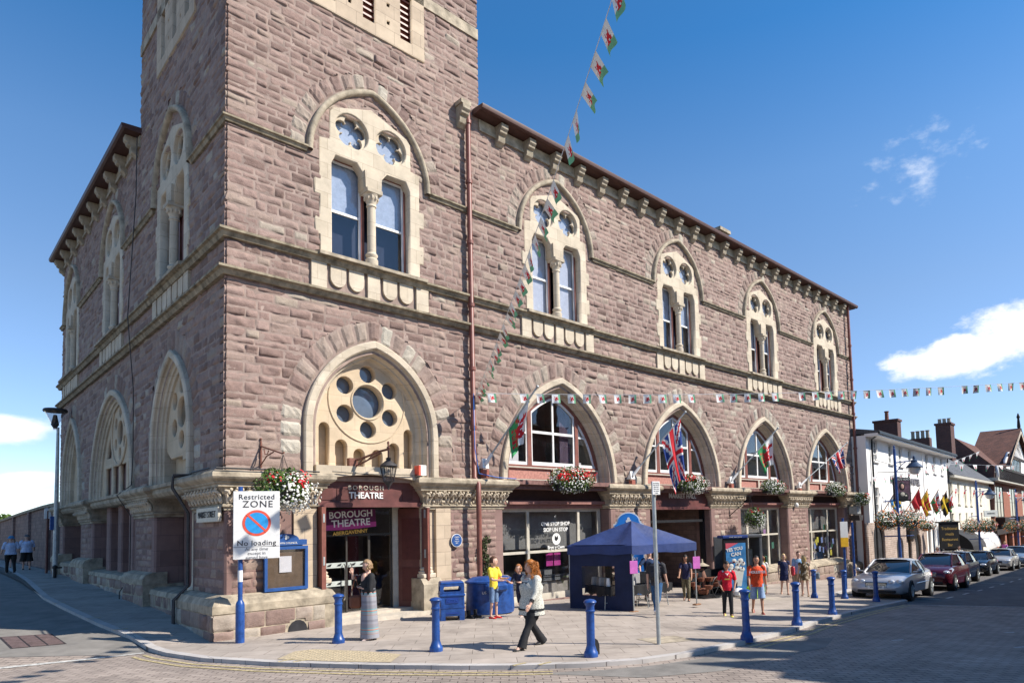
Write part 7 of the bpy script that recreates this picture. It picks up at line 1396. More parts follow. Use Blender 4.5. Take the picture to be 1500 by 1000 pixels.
# ================================================================== BUILDINGS ACROSS THE STREET (outside the frame: they shade and mirror)
def opposite(lab, P, Q, hgt, depth, m, rh, seed, gable=(), chim=()):
    P, Q = Vector((*P, 0)), Vector((*Q, 0)); d = (Q-P); L_ = d.length; a = math.atan2(d.y, d.x); t = thing('house', lab, 'building', P, a); r = random.Random(seed)
    n = max(2, int(L_/2.6)); ws = [rect(L_*(i+.5)/n-.5, L_*(i+.5)/n+.5, z, z+1.6) for i in range(n) for z in (3.0, 6.0)]; sh = [rect(L_*i/(n//2)+.4, L_*(i+1)/(n//2)-.4, -.9, 1.9) for i in range(n//2)]
    w_ = plate('wall', rect(0, L_, -2.5, hgt), [q_[::-1] for q_ in ws+sh if q_[2][1] < hgt-.3], .3, m, t); w_.matrix_local = Matrix.Translation((L_, 0, 0)) @ Matrix.Rotation(math.pi, 4, 'Z')
    for q_ in ws+sh:
        if q_[2][1] < hgt-.3:
            f = win(t, q_[0][0], q_[1][0], q_[0][1], q_[2][1], bars=(2, 2)); f.matrix_local = w_.matrix_local
    mb = MB(); mb.box(0, L_, -depth, -.35, -2.5, hgt-.05); mb.build('rear', m, t); mb = MB(); mb.prism([(.4, hgt), (-depth/2, hgt+rh), (-depth-.4, hgt)], 0, L_, 'x')
    for g in gable: mb.add([(g[0]-g[1], .35, hgt), (g[0]+g[1], .35, hgt), (g[0], .35, hgt+g[2]), (g[0], -depth/2, hgt+g[2])], [(0, 1, 2), (0, 2, 3), (1, 3, 2)])
    mb.build('roof', mt['slate'], t, smooth=False)
    for c in chim: stack(t, c[0], c[0]+c[1], -c[3]-.7, -c[3], hgt, hgt+c[2], mt['brick'], 2, mt['pot'], .4)
opposite('three storey shop building across the street, nearest the crossing', (10.2, -19.45), (16.3, -17.4), 8.9, 9, flat('sand_render', (.40, .36, .30), .85), 1.0, 1, gable=[(1.0, .55, 1.5), (3.0, .7, 2.0)], chim=[(4.7, .8, 2.4, .2), (1.9, .5, 1.9, .2)])
opposite('brick shop building across the street with tall chimneys', (16.3, -17.3), (27, -15.6), 8.6, 9, mt['brick'], 1.0, 2, gable=[(2.8, .8, 2.2), (6.6, 1.0, 2.2)], chim=[(.6, .8, 2.4, .2), (4.3, .9, 2.0, .2), (9.0, 1.0, 2.0, .2)])
opposite('long pale terrace across the street opposite the hotel', (27, -15.5), (60, -13.6), 7.4, 9, mt['creamrender'], 1.5, 3, chim=[(6, 1, 2, 2), (20, 1, 2, 2)])
opposite('far brick terrace across the street', (60, -13.6), (110, -9), 7.0, 9, mt['brick'], 2, 4)
opposite('low pale building across the market square behind the camera', (-34, -31), (6.8, -31), 7.5, 9, flat('grey_render', (.38, .37, .35), .85), 2.5, 5)
# ================================================================== PEOPLE
flat0 = flat
def flat(name, col, rough=.75, **k):
    if rough >= .74 and not k: k = dict(var=.22, scale=9, bump=.8, bscale=16, bdist=.03)
    return flat0(name, col, rough, **k)
def skin_mesh(V, E, Rd, sub=1, root=0):
    me = bpy.data.meshes.new('tmp'); me.from_pydata([tuple(v) for v in V], E, []); o = bpy.data.objects.new('tmp', me); COL.objects.link(o)
    m_ = o.modifiers.new('s', 'SKIN'); sl = me.skin_vertices[0].data
    for i, r_ in enumerate(Rd): sl[i].radius = r_ if isinstance(r_, tuple) else (r_, r_); sl[i].use_root = (i == root)
    m_.use_smooth_shade = True; s_ = o.modifiers.new('u', 'SUBSURF'); s_.levels = sub; s_.render_levels = sub
    dg = bpy.context.evaluated_depsgraph_get(); out = bpy.data.meshes.new_from_object(o.evaluated_get(dg)); bpy.data.objects.remove(o); bpy.data.meshes.remove(me); return out
def vadd(a, b): return (a[0]+b[0], a[1]+b[1], a[2]+b[2])
def rot(v, ax, a): q_ = Matrix.Rotation(a, 3, ax) @ Vector(v); return q_
def ellip_loft(mb, rings, n=20, cap=True, fold=0, fn=8, ph=0):
    """rings: (centre, rx, ry, tilt axis frame) -> closed lofted garment; rx along x (front-back), ry sideways"""
    vs = []; fs = []
    for k, (c, rx, ry) in enumerate(rings):
        for i in range(n):
            a = 2*math.pi*i/n; f_ = 1+fold*math.sin(fn*a+ph+k*.15)*(k/len(rings)); vs.append((c[0]+rx*f_*math.cos(a), c[1]+ry*f_*math.sin(a), c[2]))
    for k in range(len(rings)-1):
        for i in range(n): fs.append((k*n+i, k*n+(i+1) % n, (k+1)*n+(i+1) % n, (k+1)*n+i))
    if cap: fs += [tuple(range(n)), tuple((len(rings)-1)*n+i for i in range(n))[::-1]]
    mb.add(vs, fs)
def limb(mb, pts, rs, n=12):
    """tapered sleeve or trouser leg with extra rings and small creases"""
    P = []; Q = []
    for i in range(len(pts)-1):
        for k in range(5): t = k/5; P.append(Vector(pts[i]).lerp(Vector(pts[i+1]), t)); Q.append((rs[i]+(rs[i+1]-rs[i])*t)*(1+.035*math.sin(k*2.4+i)))
    P.append(Vector(pts[-1])); Q.append(rs[-1]); mb.tube(P, Q, n)
def person(label, x, y, hgt, face, build=1., legs=((18, 6), (-20, 14)), arms=((10, 20, 8), (-12, 15, 8)), lean=0, skin='skin', hair=('short', (.05, .03, .02)), top=None, bottom=None, shoes=(.03, .03, .03), headyaw=0, headtilt=0, group=None, female=False, z=None, extra=None, child=False, dz=0):
    H = hgt; t = thing('person', label, 'person', (x, y, (gz(x, y) if z is None else z)+dz), R(face), group); hs = 1.12 if child else 1.
    def leg(s, a, b): 
        hp_ = Vector((0, s*.052*H*build**.5, .505*H)); k = hp_+Vector((math.sin(R(a)), s*.02, -math.cos(R(a))))*.238*H; an = k+Vector((math.sin(R(a-b)), 0, -math.cos(R(a-b))))*.228*H
        return hp_, k, an
    L_ = [leg(1, *legs[0]), leg(-1, *legs[1])]; low = min(l[2].z for l in L_)-.038*H
    sh = Vector((0, 0, -low)); L_ = [[p+sh for p in l] for l in L_]
    pel = Vector((0, 0, .515*H))+sh; ln = R(lean); up = Vector((math.sin(ln), 0, math.cos(ln)))
    wa = pel+up*.10*H; ch = pel+up*.21*H; nk = pel+up*.315*H; hd0 = nk+up*.035*H; shw = (.098 if female else .112)*H*(.9+.1*build)
    V = [pel, wa, ch, nk, hd0, hd0+Vector((.004*H, 0, .05*H))]; b_ = build; E = [(0, 1), (1, 2), (2, 3), (3, 4), (4, 5)]
    Rd = [(.078*H*b_, .062*H*b_), (.066*H*b_, .052*H*b_), (.082*H*b_**.6, .058*H*b_**.7), (.034*H, .034*H), (.031*H, .031*H), (.035*H, .035*H)]
    feet = []
    for s, (hp_, k, an), (a, b) in zip((1, -1), L_, legs):
        i = len(V); pitch_ = R(max(-25, min(40, (b-a)*.6))) if an.z > .05*H+min(l[2].z for l in L_) else 0
        if an.z > min(l[2].z for l in L_)+.01*H: pitch_ = R(38) if a < 0 else R(-22)
        toe = an+Vector((.075*H*math.cos(pitch_), s*.012*H, -.028*H-.075*H*math.sin(pitch_))); feet.append((an, toe, pitch_, s))
        V += [hp_, k, an, toe]; E += [(0, i), (i, i+1), (i+1, i+2), (i+2, i+3)]; Rd += [.046*H*b_**.6, .031*H*b_**.4, .020*H, (.022*H, .014*H)]
    AR = []
    for s, (a, bnd, ab) in zip((1, -1), arms):
        S_ = nk+Vector((0, s*shw, -.035*H)); d = rot((0, 0, -1), 'Y', -R(a)); d = rot(d, 'X', s*R(ab)); el = S_+d*.17*H
        inw = 0
        if isinstance(bnd, tuple): bnd, inw = bnd
        d2 = rot((0, 0, -1), 'Y', -R(a+bnd)); d2 = rot(d2, 'X', s*R(ab*.4)); d2 = rot(d2, 'Z', -s*R(inw)); wr = el+d2*.145*H; pm = wr+d2*.035*H; AR.append((S_, el, wr, pm, d2))
        i = len(V); V += [S_, el, wr, pm]; E += [(3 if 0 else 2, i), (i, i+1), (i+1, i+2), (i+2, i+3)]; Rd += [.034*H*b_**.5, .025*H*b_**.4, .016*H, (.021*H, .011*H)]
        side_ = d2.cross(Vector((1, 0, 0)) if abs(d2.x) < .8 else Vector((0, 0, 1))).normalized(); spread = Vector((1, 0, 0)) if abs(d2.x) < .8 else Vector((0, s, 0)); spread = (spread-d2*spread.dot(d2)).normalized(); pn = d2.cross(spread).normalized()
        for f in range(4):
            o_ = (f-1.5)*.0105*H; l_ = (.036, .042, .039, .031)[f]*H; j = len(V); b0_ = pm+spread*o_+d2*.012*H; b1_ = b0_+d2*l_*.55+pn*.004*H*s; b2_ = b1_+(d2+pn*.5*s).normalized()*l_*.5; V += [b0_, b1_, b2_]; E += [(i+3, j), (j, j+1), (j+1, j+2)]; Rd += [.0062*H, .0056*H, .0046*H]
        j = len(V); V += [wr+spread*.016*H+d2*.018*H, wr+spread*.030*H+d2*.036*H, wr+spread*.032*H+d2*.055*H]; E += [(i+3, j), (j, j+1), (j+1, j+2)]; Rd += [.0075*H, .0065*H, .005*H]
    body = skin_mesh(V, E, Rd)
    # head welded into the same mesh
    hc = hd0+up*.062*H+Vector((.008*H, 0, 0)); hr = .064*H*hs; bm = bmesh.new(); bmesh.ops.create_uvsphere(bm, u_segments=20, v_segments=14, radius=1)
    for v in bm.verts:
        p = v.co; z = p.z; wy = .76 if z > 0 else .76-.16*(-z)**1.3; fx = .88+(.06 if z > 0 else 0); xx = p.x*fx; 
        if p.x > 0: xx *= 1-.10*max(0, z-.3)
        if z < -.3 and p.x > 0: xx += .10*(-z-.3)
        p.x, p.y, p.z = xx*hr*1.0, p.y*wy*hr, z*hr*1.14
        if p.x > 0 and abs(p.y) < hr*.16 and -.32*hr < p.z < .12*hr: p.x += hr*.10*(1-abs(p.y)/(hr*.16))
    for s in (-1, 1):
        g = bmesh.ops.create_uvsphere(bm, u_segments=8, v_segments=6, radius=1)
        for v in g['verts']: v.co = Vector((v.co.x*hr*.14-hr*.02, v.co.y*hr*.05+s*hr*.77, v.co.z*hr*.22-hr*.05))
    g = bmesh.ops.create_cone(bm, segments=8, radius1=hr*.15, radius2=hr*.04, depth=hr*.34, cap_ends=True)
    for v in g['verts']: v.co = Vector((-v.co.z*0+hr*.93+(hr*.10 if v.co.z < 0 else 0)+v.co.x*.5, v.co.y*.7, v.co.z-hr*.12))
    HM = Matrix.Translation(hc) @ Matrix.Rotation(R(headyaw), 4, 'Z') @ Matrix.Rotation(R(headtilt), 4, 'Y')
    bm.transform(HM); tmp = bpy.data.meshes.new('h'); bm.to_mesh(tmp); bm.free()
    bm = bmesh.new(); bm.from_mesh(body); bm.from_mesh(tmp); bm.to_mesh(body); bm.free(); body.materials.clear(); body.materials.append(mt[skin]); body.polygons.foreach_set('use_smooth', [True]*len(body.polygons)); B = link('body', body, t)
    mb = MB()
    for s in (-1, 1): mb.ball((hr*.84, s*hr*.30, -.02*hr), (hr*.06, hr*.10, hr*.055), 8)
    for s in (-1, 1): mb.tube([(hr*.88, s*hr*.16, .14*hr), (hr*.84, s*hr*.44, .15*hr)], hr*.03, 5)
    o = mb.build('eyes', flat('eye_dark', (.04, .025, .02), .4), B); o.matrix_local = HM
    mb = MB(); mb.tube([(hr*.84, -hr*.22, -.56*hr), (hr*.93, 0, -.55*hr), (hr*.84, hr*.22, -.56*hr)], hr*.05, 6); o = mb.build('mouth', flat('lips', (.40, .14, .12), .5), B); o.matrix_local = HM
    # hair
    kind_, hcol = hair; hm = flat('hair_%s' % '_'.join('%d' % (c*1000) for c in hcol), hcol, .55, var=.35, scale=60); mb = MB(); r = random.Random(int(x*100))
    def cap_(zc, back, thick=1.10):
        bm2 = bmesh.new(); bmesh.ops.create_uvsphere(bm2, u_segments=22, v_segments=14, radius=1)
        for v in bm2.verts:
            p = v.co.copy(); k = 1+.05*math.sin(p.x*19+p.y*7)*math.sin(p.z*15+p.y*11); v.co = Vector((p.x*.90*hr*thick*k-hr*.03, p.y*.80*hr*thick*k, p.z*1.14*hr*thick*k+hr*.03))
        dl = [v for v in bm2.verts if (v.co.x > hr*(.05+.0*back) and v.co.z < hr*(zc+.25*(v.co.x/hr))) or v.co.z < -back*hr]
        bmesh.ops.delete(bm2, geom=dl, context='VERTS'); mb.addbm(bm2)
    if kind_ == 'short': cap_(.55, .42)
    elif kind_ == 'bob':
        cap_(.5, .75, 1.14)
        for i in range(40): a = r.uniform(1.0, 5.3); mb.ball((hr*.85*math.cos(a), hr*.82*math.sin(a), r.uniform(-.6, .3)*hr), (hr*.2, hr*.2, hr*.32), 6)
    elif kind_ == 'long':
        cap_(.5, .9, 1.13)
        for i in range(46): a = r.uniform(1.75, 4.55); z_ = r.uniform(-2.1, .2)*hr; mb.tube([(hr*.8*math.cos(a), hr*.78*math.sin(a), .3*hr), (hr*.95*math.cos(a), hr*.85*math.sin(a), -.6*hr), (hr*.9*math.cos(a), hr*.75*math.sin(a), z_-.3*hr)], [hr*.14, hr*.16, hr*.05], 5)
    elif kind_ == 'curly':
        cap_(.5, .9, 1.2)
        for i in range(360):
            a = r.uniform(.75, 5.53); z_ = r.uniform(-1.65, 1.15); rad_ = (1.38+.28*max(0, -z_))*(1 if z_ < .6 else math.sqrt(max(.05, 1.5-z_*z_))*.95); c_ = (hr*rad_*math.cos(a)*.95-hr*.1, hr*rad_*math.sin(a)*.85, z_*hr)
            if math.cos(a) > .35 and z_ < .45: continue
            pts = [(c_[0]+hr*.13*math.cos(k*1.5+i), c_[1]+hr*.13*math.sin(k*1.5+i), c_[2]-k*hr*.09) for k in range(6)]; mb.tube(pts, [hr*.05, hr*.07, hr*.07, hr*.06, hr*.05, hr*.03], 5)
    elif kind_ in ('cap', 'hat'):
        cap_(.35, .2, 1.12)
        mb2 = MB(); q_ = [(hr*.02, hr*1.24), (hr*.6, hr*1.12), (hr*.92, hr*.7), (hr*.98, hr*.32)]; mb2.lathe([(a, b) for a, b in q_[::-1]]+[], (0, 0, 0), 18)
        if kind_ == 'hat': mb2.lathe([(hr*.95, hr*.34), (hr*1.5, hr*.12), (hr*1.5, hr*.08), (hr*.9, hr*.3)], (0, 0, 0), 20)
        else: mb2.prism([(hr*.7, -hr*.5), (hr*1.5, -hr*.38), (hr*1.6, 0), (hr*1.5, hr*.38), (hr*.7, hr*.5)], hr*.3, hr*.36, 'z')
        o = mb2.build('hat', extra.get('hatmat', mt['black']) if extra else mt['black'], t, smooth=R(40)); o.matrix_local = HM
    if mb.v: o = mb.build('hair', hm, t, smooth=R(50)); o.matrix_local = HM
    # clothes
    if top:
        m_, hem, slv, cut = top['m'], top.get('hem', -.02), top.get('sleeve', .5), top.get('neck', .0); mb = MB(); f_ = top.get('flare', 1.); e_ = .006*H
        c = lambda k: pel+up*k*H; bx = .070*H*b_+e_; by = .092*H*b_+e_
        rings = [(c(hem), bx*f_*1.02, by*f_*1.03), (c(hem+.03), bx*f_, by*f_), (c(.04), bx*.98*(1+(f_-1)*.6), by*.98*(1+(f_-1)*.6)), (c(.09), bx*.90, by*.90), (c(.15), bx*(1.02 if female else .98), by*.97), (c(.20), bx*(1.12 if female else 1.04), max(by, shw*.98)), (c(.245), bx*.92, shw*1.06), (c(.275), bx*.74, shw*.95), (c(.297), .045*H, shw*.58), (c(.312-cut), .038*H, .042*H)]
        ellip_loft(mb, rings, 24, fold=.03, fn=7)
        for s, (S_, el, wr, pm, d2) in zip((1, -1), AR):
            if slv <= 0: continue
            k = min(1, slv/.54); pts = [S_+Vector((0, -s*.03*H, .012*H)), S_, S_.lerp(el, k)]; rs = [.040*H, .043*H*b_**.4, (.038 if slv < .54 else .032)*H]
            if slv > .54: pts.append(el.lerp(wr, (slv-.54)/.46)); rs.append(.024*H)
            limb(mb, pts, rs)
        o = mb.build('top', m_, t, smooth=R(60))
        if top.get('cuff'):
            mb = MB()
            for (S_, el, wr, pm, d2) in AR: e1 = el.lerp(wr, (slv-.54)/.46); mb.tube([e1-d2*.02*H, e1+d2*.008*H], .0265*H, 12)
            for k, w__ in ((hem+.055, .018), (hem-.0, .005)):
                if top.get('band'): ellip_loft(mb, [(c(k), bx*f_*1.05, by*f_*1.05), (c(k+w__), bx*f_*1.04, by*f_*1.04)], 24)
            mb.build('trim', top['cuff'], o, smooth=R(50))
    if bottom:
        m_ = bottom['m']; mb = MB(); kd = bottom['k']
        c = lambda k: pel+Vector((0, 0, 1))*k*H; bx = .071*H*b_+.003*H; by = .092*H*b_+.003*H
        if kd in ('trousers', 'shorts'):
            ellip_loft(mb, [(c(.055), bx*.95, by*.95), (c(.02), bx, by), (c(-.02), bx*1.0, by*1.0), (c(-.05), bx*.78, by*.88)], 20)
            for (hp_, k, an) in L_:
                if kd == 'shorts': limb(mb, [hp_+Vector((0, 0, .01*H)), hp_.lerp(k, .5), hp_.lerp(k, bottom.get('len', 1.))], [.056*H*b_, .052*H*b_, bottom.get('w', .050)*H*b_])
                else: fl = bottom.get('flare', .030); limb(mb, [hp_+Vector((0, 0, .01*H)), hp_.lerp(k, .5), k, k.lerp(an, .55), an+Vector((-.01*H, 0, -.012*H))], [.055*H*b_, .049*H*b_, .040*H, (.036+fl)/2*H, fl*H])
        else:
            end = bottom.get('z', .02)*H; mid = (pel.z+end)/2; n_ = 12; rg = []
            fw = bottom.get('w', 1.15)
            for i in range(n_+1):
                u = i/n_; tp_ = pel.z+bottom.get('top', .06)*H; z_ = tp_-(tp_-end)*u; spread_ = (L_[0][2].x+L_[1][2].x)/2*u; rg.append(((spread_, 0, z_), bx*(.95+(fw-.95)*u+.05*math.sin(math.pi*min(1, u*3))), by*(.92+(fw-1.0)*u+.10*math.sin(math.pi*min(1, u*2)))))
            ellip_loft(mb, rg[::-1], 32, fold=.05, fn=9)
        mb.build(bottom.get('name', kd), m_, t, smooth=R(60))
    if shoes:
        mb = MB()
        for an, toe, pt, s in feet:
            d = (toe-an); d.z = 0; d.normalize(); f_ = Vector((math.cos(pt), 0, -math.sin(pt))); base = an+Vector((0, 0, -.022*H)); pts = [base-f_*.028*H, base, base+f_*.045*H+Vector((0, 0, -.004*H)), base+f_*.085*H+Vector((0, 0, -.007*H)), base+f_*.105*H+Vector((0, 0, -.010*H))]
            mb.tube(pts, [.020*H, .027*H, .027*H, .024*H, .012*H], 12, ry=[.017*H, .022*H, .016*H, .012*H, .006*H])
        mb.build('shoes', flat('shoe_%s' % '_'.join('%d' % (c*100) for c in shoes), shoes, .4), t, smooth=R(60))
    t['_H'] = H; return t, dict(H=H, pel=pel, wa=wa, ch=ch, nk=nk, hc=hc, hr=hr, AR=AR, L=L_, HM=HM, up=up)
def pmat(name, c1, c2, scale, stretch=(1, 1, 1), lo=.42, hi=.58):
    m, nt, b = newmat(name); T = nt.nodes.new('ShaderNodeTexCoord'); mp = nt.nodes.new('ShaderNodeMapping'); mp.inputs['Scale'].default_value = stretch; n = nt.nodes.new('ShaderNodeTexNoise'); n.inputs['Scale'].default_value = scale; n.inputs['Detail'].default_value = 3; r = nt.nodes.new('ShaderNodeValToRGB'); r.color_ramp.elements[0].position = lo; r.color_ramp.elements[1].position = hi; r.color_ramp.elements[0].color = rgb(c1); r.color_ramp.elements[1].color = rgb(c2)
    nt.links.new(T.outputs['Object'], mp.inputs[0]); nt.links.new(mp.outputs[0], n.inputs[0]); nt.links.new(n.outputs[0], r.inputs[0]); nt.links.new(r.outputs[0], b.inputs['Base Color']); b.inputs['Roughness'].default_value = .85; return m
tweed = pmat('speckled_knit', (.06, .06, .055), (.62, .60, .52), 130, (1, 1, .7), .38, .52)
# striped maxi skirt
m, nt2, b = newmat('striped_jersey'); T = nt2.nodes.new('ShaderNodeTexCoord'); sp = nt2.nodes.new('ShaderNodeSeparateXYZ'); nt2.links.new(T.outputs['Object'], sp.inputs[0]); r2 = nt2.nodes.new('ShaderNodeValToRGB'); r2.color_ramp.interpolation = 'CONSTANT'; nt2.links.new(mth('FRACT', mth('MULTIPLY', sp.outputs[2], 2.7, nt=nt2), nt=nt2), r2.inputs[0])
ST = [(0, (0.195, 0.192, 0.217)), (.12, (0.26, 0.26, 0.285)), (.34, (.30, .20, .18)), (.38, (0.273, 0.273, 0.285)), (.5, (.10, .34, .38)), (.54, (.38, .17, .14)), (.6, (0.326, 0.298, 0.262)), (.64, (.12, .30, .34)), (.68, (0.215, 0.217, 0.24)), (.86, (.25, .22, .24)), (.9, (0.247, 0.248, 0.274))]
while len(r2.color_ramp.elements) < len(ST): r2.color_ramp.elements.new(.5)
for e_, (p_, c_) in zip(r2.color_ramp.elements, ST): e_.position = p_; e_.color = rgb(c_)
nt2.links.new(r2.outputs[0], b.inputs['Base Color']); b.inputs['Roughness'].default_value = .8; STRIPE = m
BLK = flat('black_fabric', (.018, .018, .02), .8, bump=.3, bscale=12, bdist=.02); DEN = flat('faded_denim', (.13, .20, .33), .85, var=.3, scale=14); DEND = flat('dark_denim', (.03, .06, .14), .85, var=.25, scale=10)
# 1 walking red-haired woman
t, q = person('red-haired woman in a speckled tunic and black trousers striding left', 3.34, -6.02, 1.67, 178, 1.52, legs=((28, 0), (-16, 20)), arms=((24, 18, 20), (-32, 14, 22)), female=True, hair=('curly', (.42, .15, .03)), top=dict(m=tweed, hem=-.105, sleeve=.86, neck=.01, flare=1.12, cuff=BLK, band=True), bottom=dict(k='trousers', m=BLK, flare=.054), headyaw=-22)
mb = MB(); H = q['H']; c = q['pel']+q['up']*.2*H; mb.add([(c.x+.10*H*1.0, -.045*H, c.z+.055*H), (c.x+.10*H, .045*H, c.z+.055*H), (c.x+.112*H, .03*H, c.z-.03*H), (c.x+.112*H, -.03*H, c.z-.03*H)], [(0, 1, 2, 3)]); mb.build('lace_inset', flat('navy_lace', (.02, .02, .035)), t); mb = MB(); mb.add([(c.x+.075*H, -.03*H, c.z+.09*H), (c.x+.075*H, .03*H, c.z+.09*H), (c.x+.108*H, 0, c.z+.01*H)], [(0, 1, 2)]); mb.build('open_collar', mt['skin'], t)
mb = MB(); mb.cbox(-.05, .05, -.09, .09, -.11, .11, .02); o = tag(mb.build('handbag', BLK), 'small black shoulder bag at the hip of the walking red-haired woman', 'handbag'); o.location = (3.42, -5.73, gz(3.3, -6)+.80)
# 2 skirt woman
t, q = person('woman in a long striped skirt and black cardigan holding a phone to her ear', 1.83, -2.75, 1.6, 175, 1.12, legs=((3, 4), (-4, 2)), arms=((12, (88, 72), 8), (48, (118, 10), 16)), female=True, hair=('bob', (.30, .19, .10)), top=dict(m=BLK, hem=.09, sleeve=.80, neck=.015), bottom=dict(k='skirt', m=STRIPE, z=.028, w=1.38, top=.15, name='skirt'), shoes=(.5, .4, .36), headtilt=12)
H = q['H']; mb = MB(); c = q['pel']+q['up']*.19*H; mb.ball((c.x+.045*H, 0, c.z+.05*H), (.045*H, .05*H, .09*H), 12); mb.build('neckline', mt['skin'], t); mb = MB(); ellip_loft(mb, [((-.03*H, 0, q['pel'].z-.16*H), .055*H, .10*H), ((-.012*H, 0, q['pel'].z+.02*H), .075*H, .098*H), ((0, 0, q['pel'].z+.1*H), .06*H, .09*H)], 18); mb.build('cardigan_tail', BLK, t, smooth=R(50))
pmx = q['AR'][1]; mb = MB(); mb.cbox(-.035, .035, -.012, .012, -.065, .065, .006); o = tag(mb.build('mobile_phone', mt['black']), 'black mobile phone held to the ear of the woman in the striped skirt', 'phone'); wp = Matrix.Translation((1.83, -2.75, gz(1.83, -2.75))) @ Matrix.Rotation(R(165), 4, 'Z') @ (pmx[3]+pmx[4]*.03); o.location = wp; o.rotation_euler = (R(20), 0, R(165))
mb = MB(); mb.cbox(-.12, .12, -.05, .05, -.14, .12, .04); mb.tube([(-.1, 0, .1), (0, .02, .5), (.1, 0, .1)], .01, 5); o = tag(mb.build('handbag', flat('brown_leather', (.18, .06, .03), .5)), 'brown leather bag by the side of the phone-holding woman', 'handbag'); o.location = (1.62, -2.62, gz(1.8, -2.7)+.78); o.rotation_euler = (0, 0, R(150))
# 3 boy in yellow, 4 friend at the bin
YEL = flat('yellow_polo', (.80, .60, .06), .8)
t, q = person('boy in a yellow polo shirt and denim shorts eating by the blue bin', 5.47, -2.23, 1.5, -72, .85, legs=((2, 2), (-2, 4)), arms=((22, (72, 25), 8), (20, (66, 25), 8)), child=True, hair=('short', (.09, .04, .02)), top=dict(m=YEL, hem=-.03, sleeve=.42), bottom=dict(k='shorts', m=DEN, w=.05), shoes=(.62, .03, .03), headyaw=28)
person('youth in dark clothes leaning on the blue bin, hidden behind the red-haired woman', 6.1, -2.5, 1.3, 205, .8, legs=((10, 6), (-14, 10)), arms=((45, 50, 12), (30, 80, 10)), lean=8, child=True, female=True, hair=('bob', (.35, .14, .05)), top=dict(m=flat('navy_fabric', (.015, .02, .05), .8), hem=-.02, sleeve=.4), bottom=dict(k='shorts', m=mt['navy_fabric'], w=.045), shoes=(.5, .4, .36))
# 5 backpack man
t, q = person('man with a dark backpack and blue jeans walking away beside the grey pole', 8.59, -4.87, 1.62, 20, .95, legs=((16, 4), (-24, 26)), arms=((-2, 8, 8), (12, 20, 8)), hair=('short', (.05, .03, .02)), top=dict(m=flat('charcoal_tee', (.04, .04, .045), .85), hem=-.03, sleeve=.42), bottom=dict(k='trousers', m=flat('blue_jeans', (.03, .09, .20), .85, var=.3, scale=12), flare=.026), shoes=(.62, .6, .62))
bpm = flat('backpack_grey', (.03, .032, .04), .8); tb = thing('backpack', 'dark backpack worn by the man in blue jeans', 'backpack', t.location, t.rotation_euler.z); H = q['H']; mb = MB(); c = q['ch']; mb.cbox(c.x-.19, c.x-.085, -.15, .15, c.z-.26, c.z+.14, .05); mb.build('bag', bpm, tb, smooth=R(50)); mb = MB(); mb.cbox(c.x-.225, c.x-.17, -.1, .1, c.z-.2, c.z-.02, .03); mb.build('pocket', bpm, tb)
for s in (-1, 1): mb = MB(); mb.tube([(c.x-.10, s*.09, c.z+.12), (c.x, s*.10, c.z+.155), (c.x+.105, s*.10, c.z+.03), (c.x+.06, s*.13, c.z-.12), (c.x-.08, s*.13, c.z-.18)], .014, 6); mb.build('strap', bpm, tb)
# 6, 7 at the stall
NT = flat('navy_tee', (.015, .035, .09), .85)
person('stallholder in a navy T-shirt and dark cap standing at the back of the gazebo', 11.7, -2.2, 1.62, -118, 1.12, legs=((2, 2), (-3, 2)), arms=((20, 30, 40), (20, 30, 45)), hair=('cap', (.05, .03, .02)), extra=dict(hatmat=mt['black']), top=dict(m=NT, hem=-.03, sleeve=.45), bottom=dict(k='trousers', m=flat('wine_trousers', (.05, .015, .02), .85)))
person('dark-haired woman in a navy vest and olive trousers beside the right gazebo leg', 12.6, -2.95, 1.45, -150, .92, legs=((10, 10), (-12, 16)), arms=((18, 25, 10), (26, 30, 8)), female=True, skin='skintan', hair=('bob', (.02, .015, .012)), top=dict(m=flat('navy_vest', (.03, .03, .08), .85), hem=-.035, sleeve=.3, neck=.012), bottom=dict(k='trousers', m=flat('olive_cotton', (.15, .13, .08), .85), flare=.024), headtilt=18)
# 8 boy in red, 9 man in orange
t, q = person('boy in a red football shirt with white shoulders and black trousers', 9.67, -6.25, 1.36, -142, .95, legs=((9, 4), (-9, 12)), arms=((-4, (40, 30), 14), (4, (40, 30), 14)), child=True, skin='skintan', hair=('short', (.012, .01, .01)), top=dict(m=flat('football_red', (.60, .01, .03), .75), hem=-.035, sleeve=.42), bottom=dict(k='trousers', m=BLK, flare=.034), shoes=(.75, .65, .08), headtilt=22)
H = q['H']; c = q['pel']+q['up']*.19*H; mb = MB()
for s in (-1, 1): mb.tube([(.0, s*.055*H, q['nk'].z-.008*H), (0, s*.105*H, q['nk'].z-.022*H)], .022*H, 8)
mb.tube([(c.x+.03*H, -.035*H, c.z+.10*H), (c.x+.078*H, 0, c.z+.055*H), (c.x+.03*H, .035*H, c.z+.10*H)], .008*H, 6); mb.build('white_trim', mt['white'], t)
mb = MB(); mb.box(c.x+.073*H, c.x+.08*H, -.05*H, .05*H, c.z-.03*H, c.z-.008*H); mb.build('shirt_emblem', flat('emblem_gold', (.60, .42, .08)), t); mb = MB(); mb.ball((c.x+.074*H, .04*H, c.z+.03*H), (.006*H, .012*H, .014*H), 8); mb.build('badge', mt['emblem_gold'], t)
ORN = flat('orange_tee', (.68, .075, .02), .8)
t, q = person('man in an orange lettered T-shirt and pale denim shorts walking with flip-flops', 10.79, -6.45, 1.50, -140, 1.12, legs=((13, 4), (-13, 14)), arms=((-14, 22, 12), (16, 22, 12)), skin='skintan', hair=('short', (.012, .01, .01)), top=dict(m=ORN, hem=-.04, sleeve=.46), bottom=dict(k='shorts', m=flat('pale_denim', (.26, .36, .52), .85, var=.2, scale=14), w=.060), shoes=(.28, .05, .04))
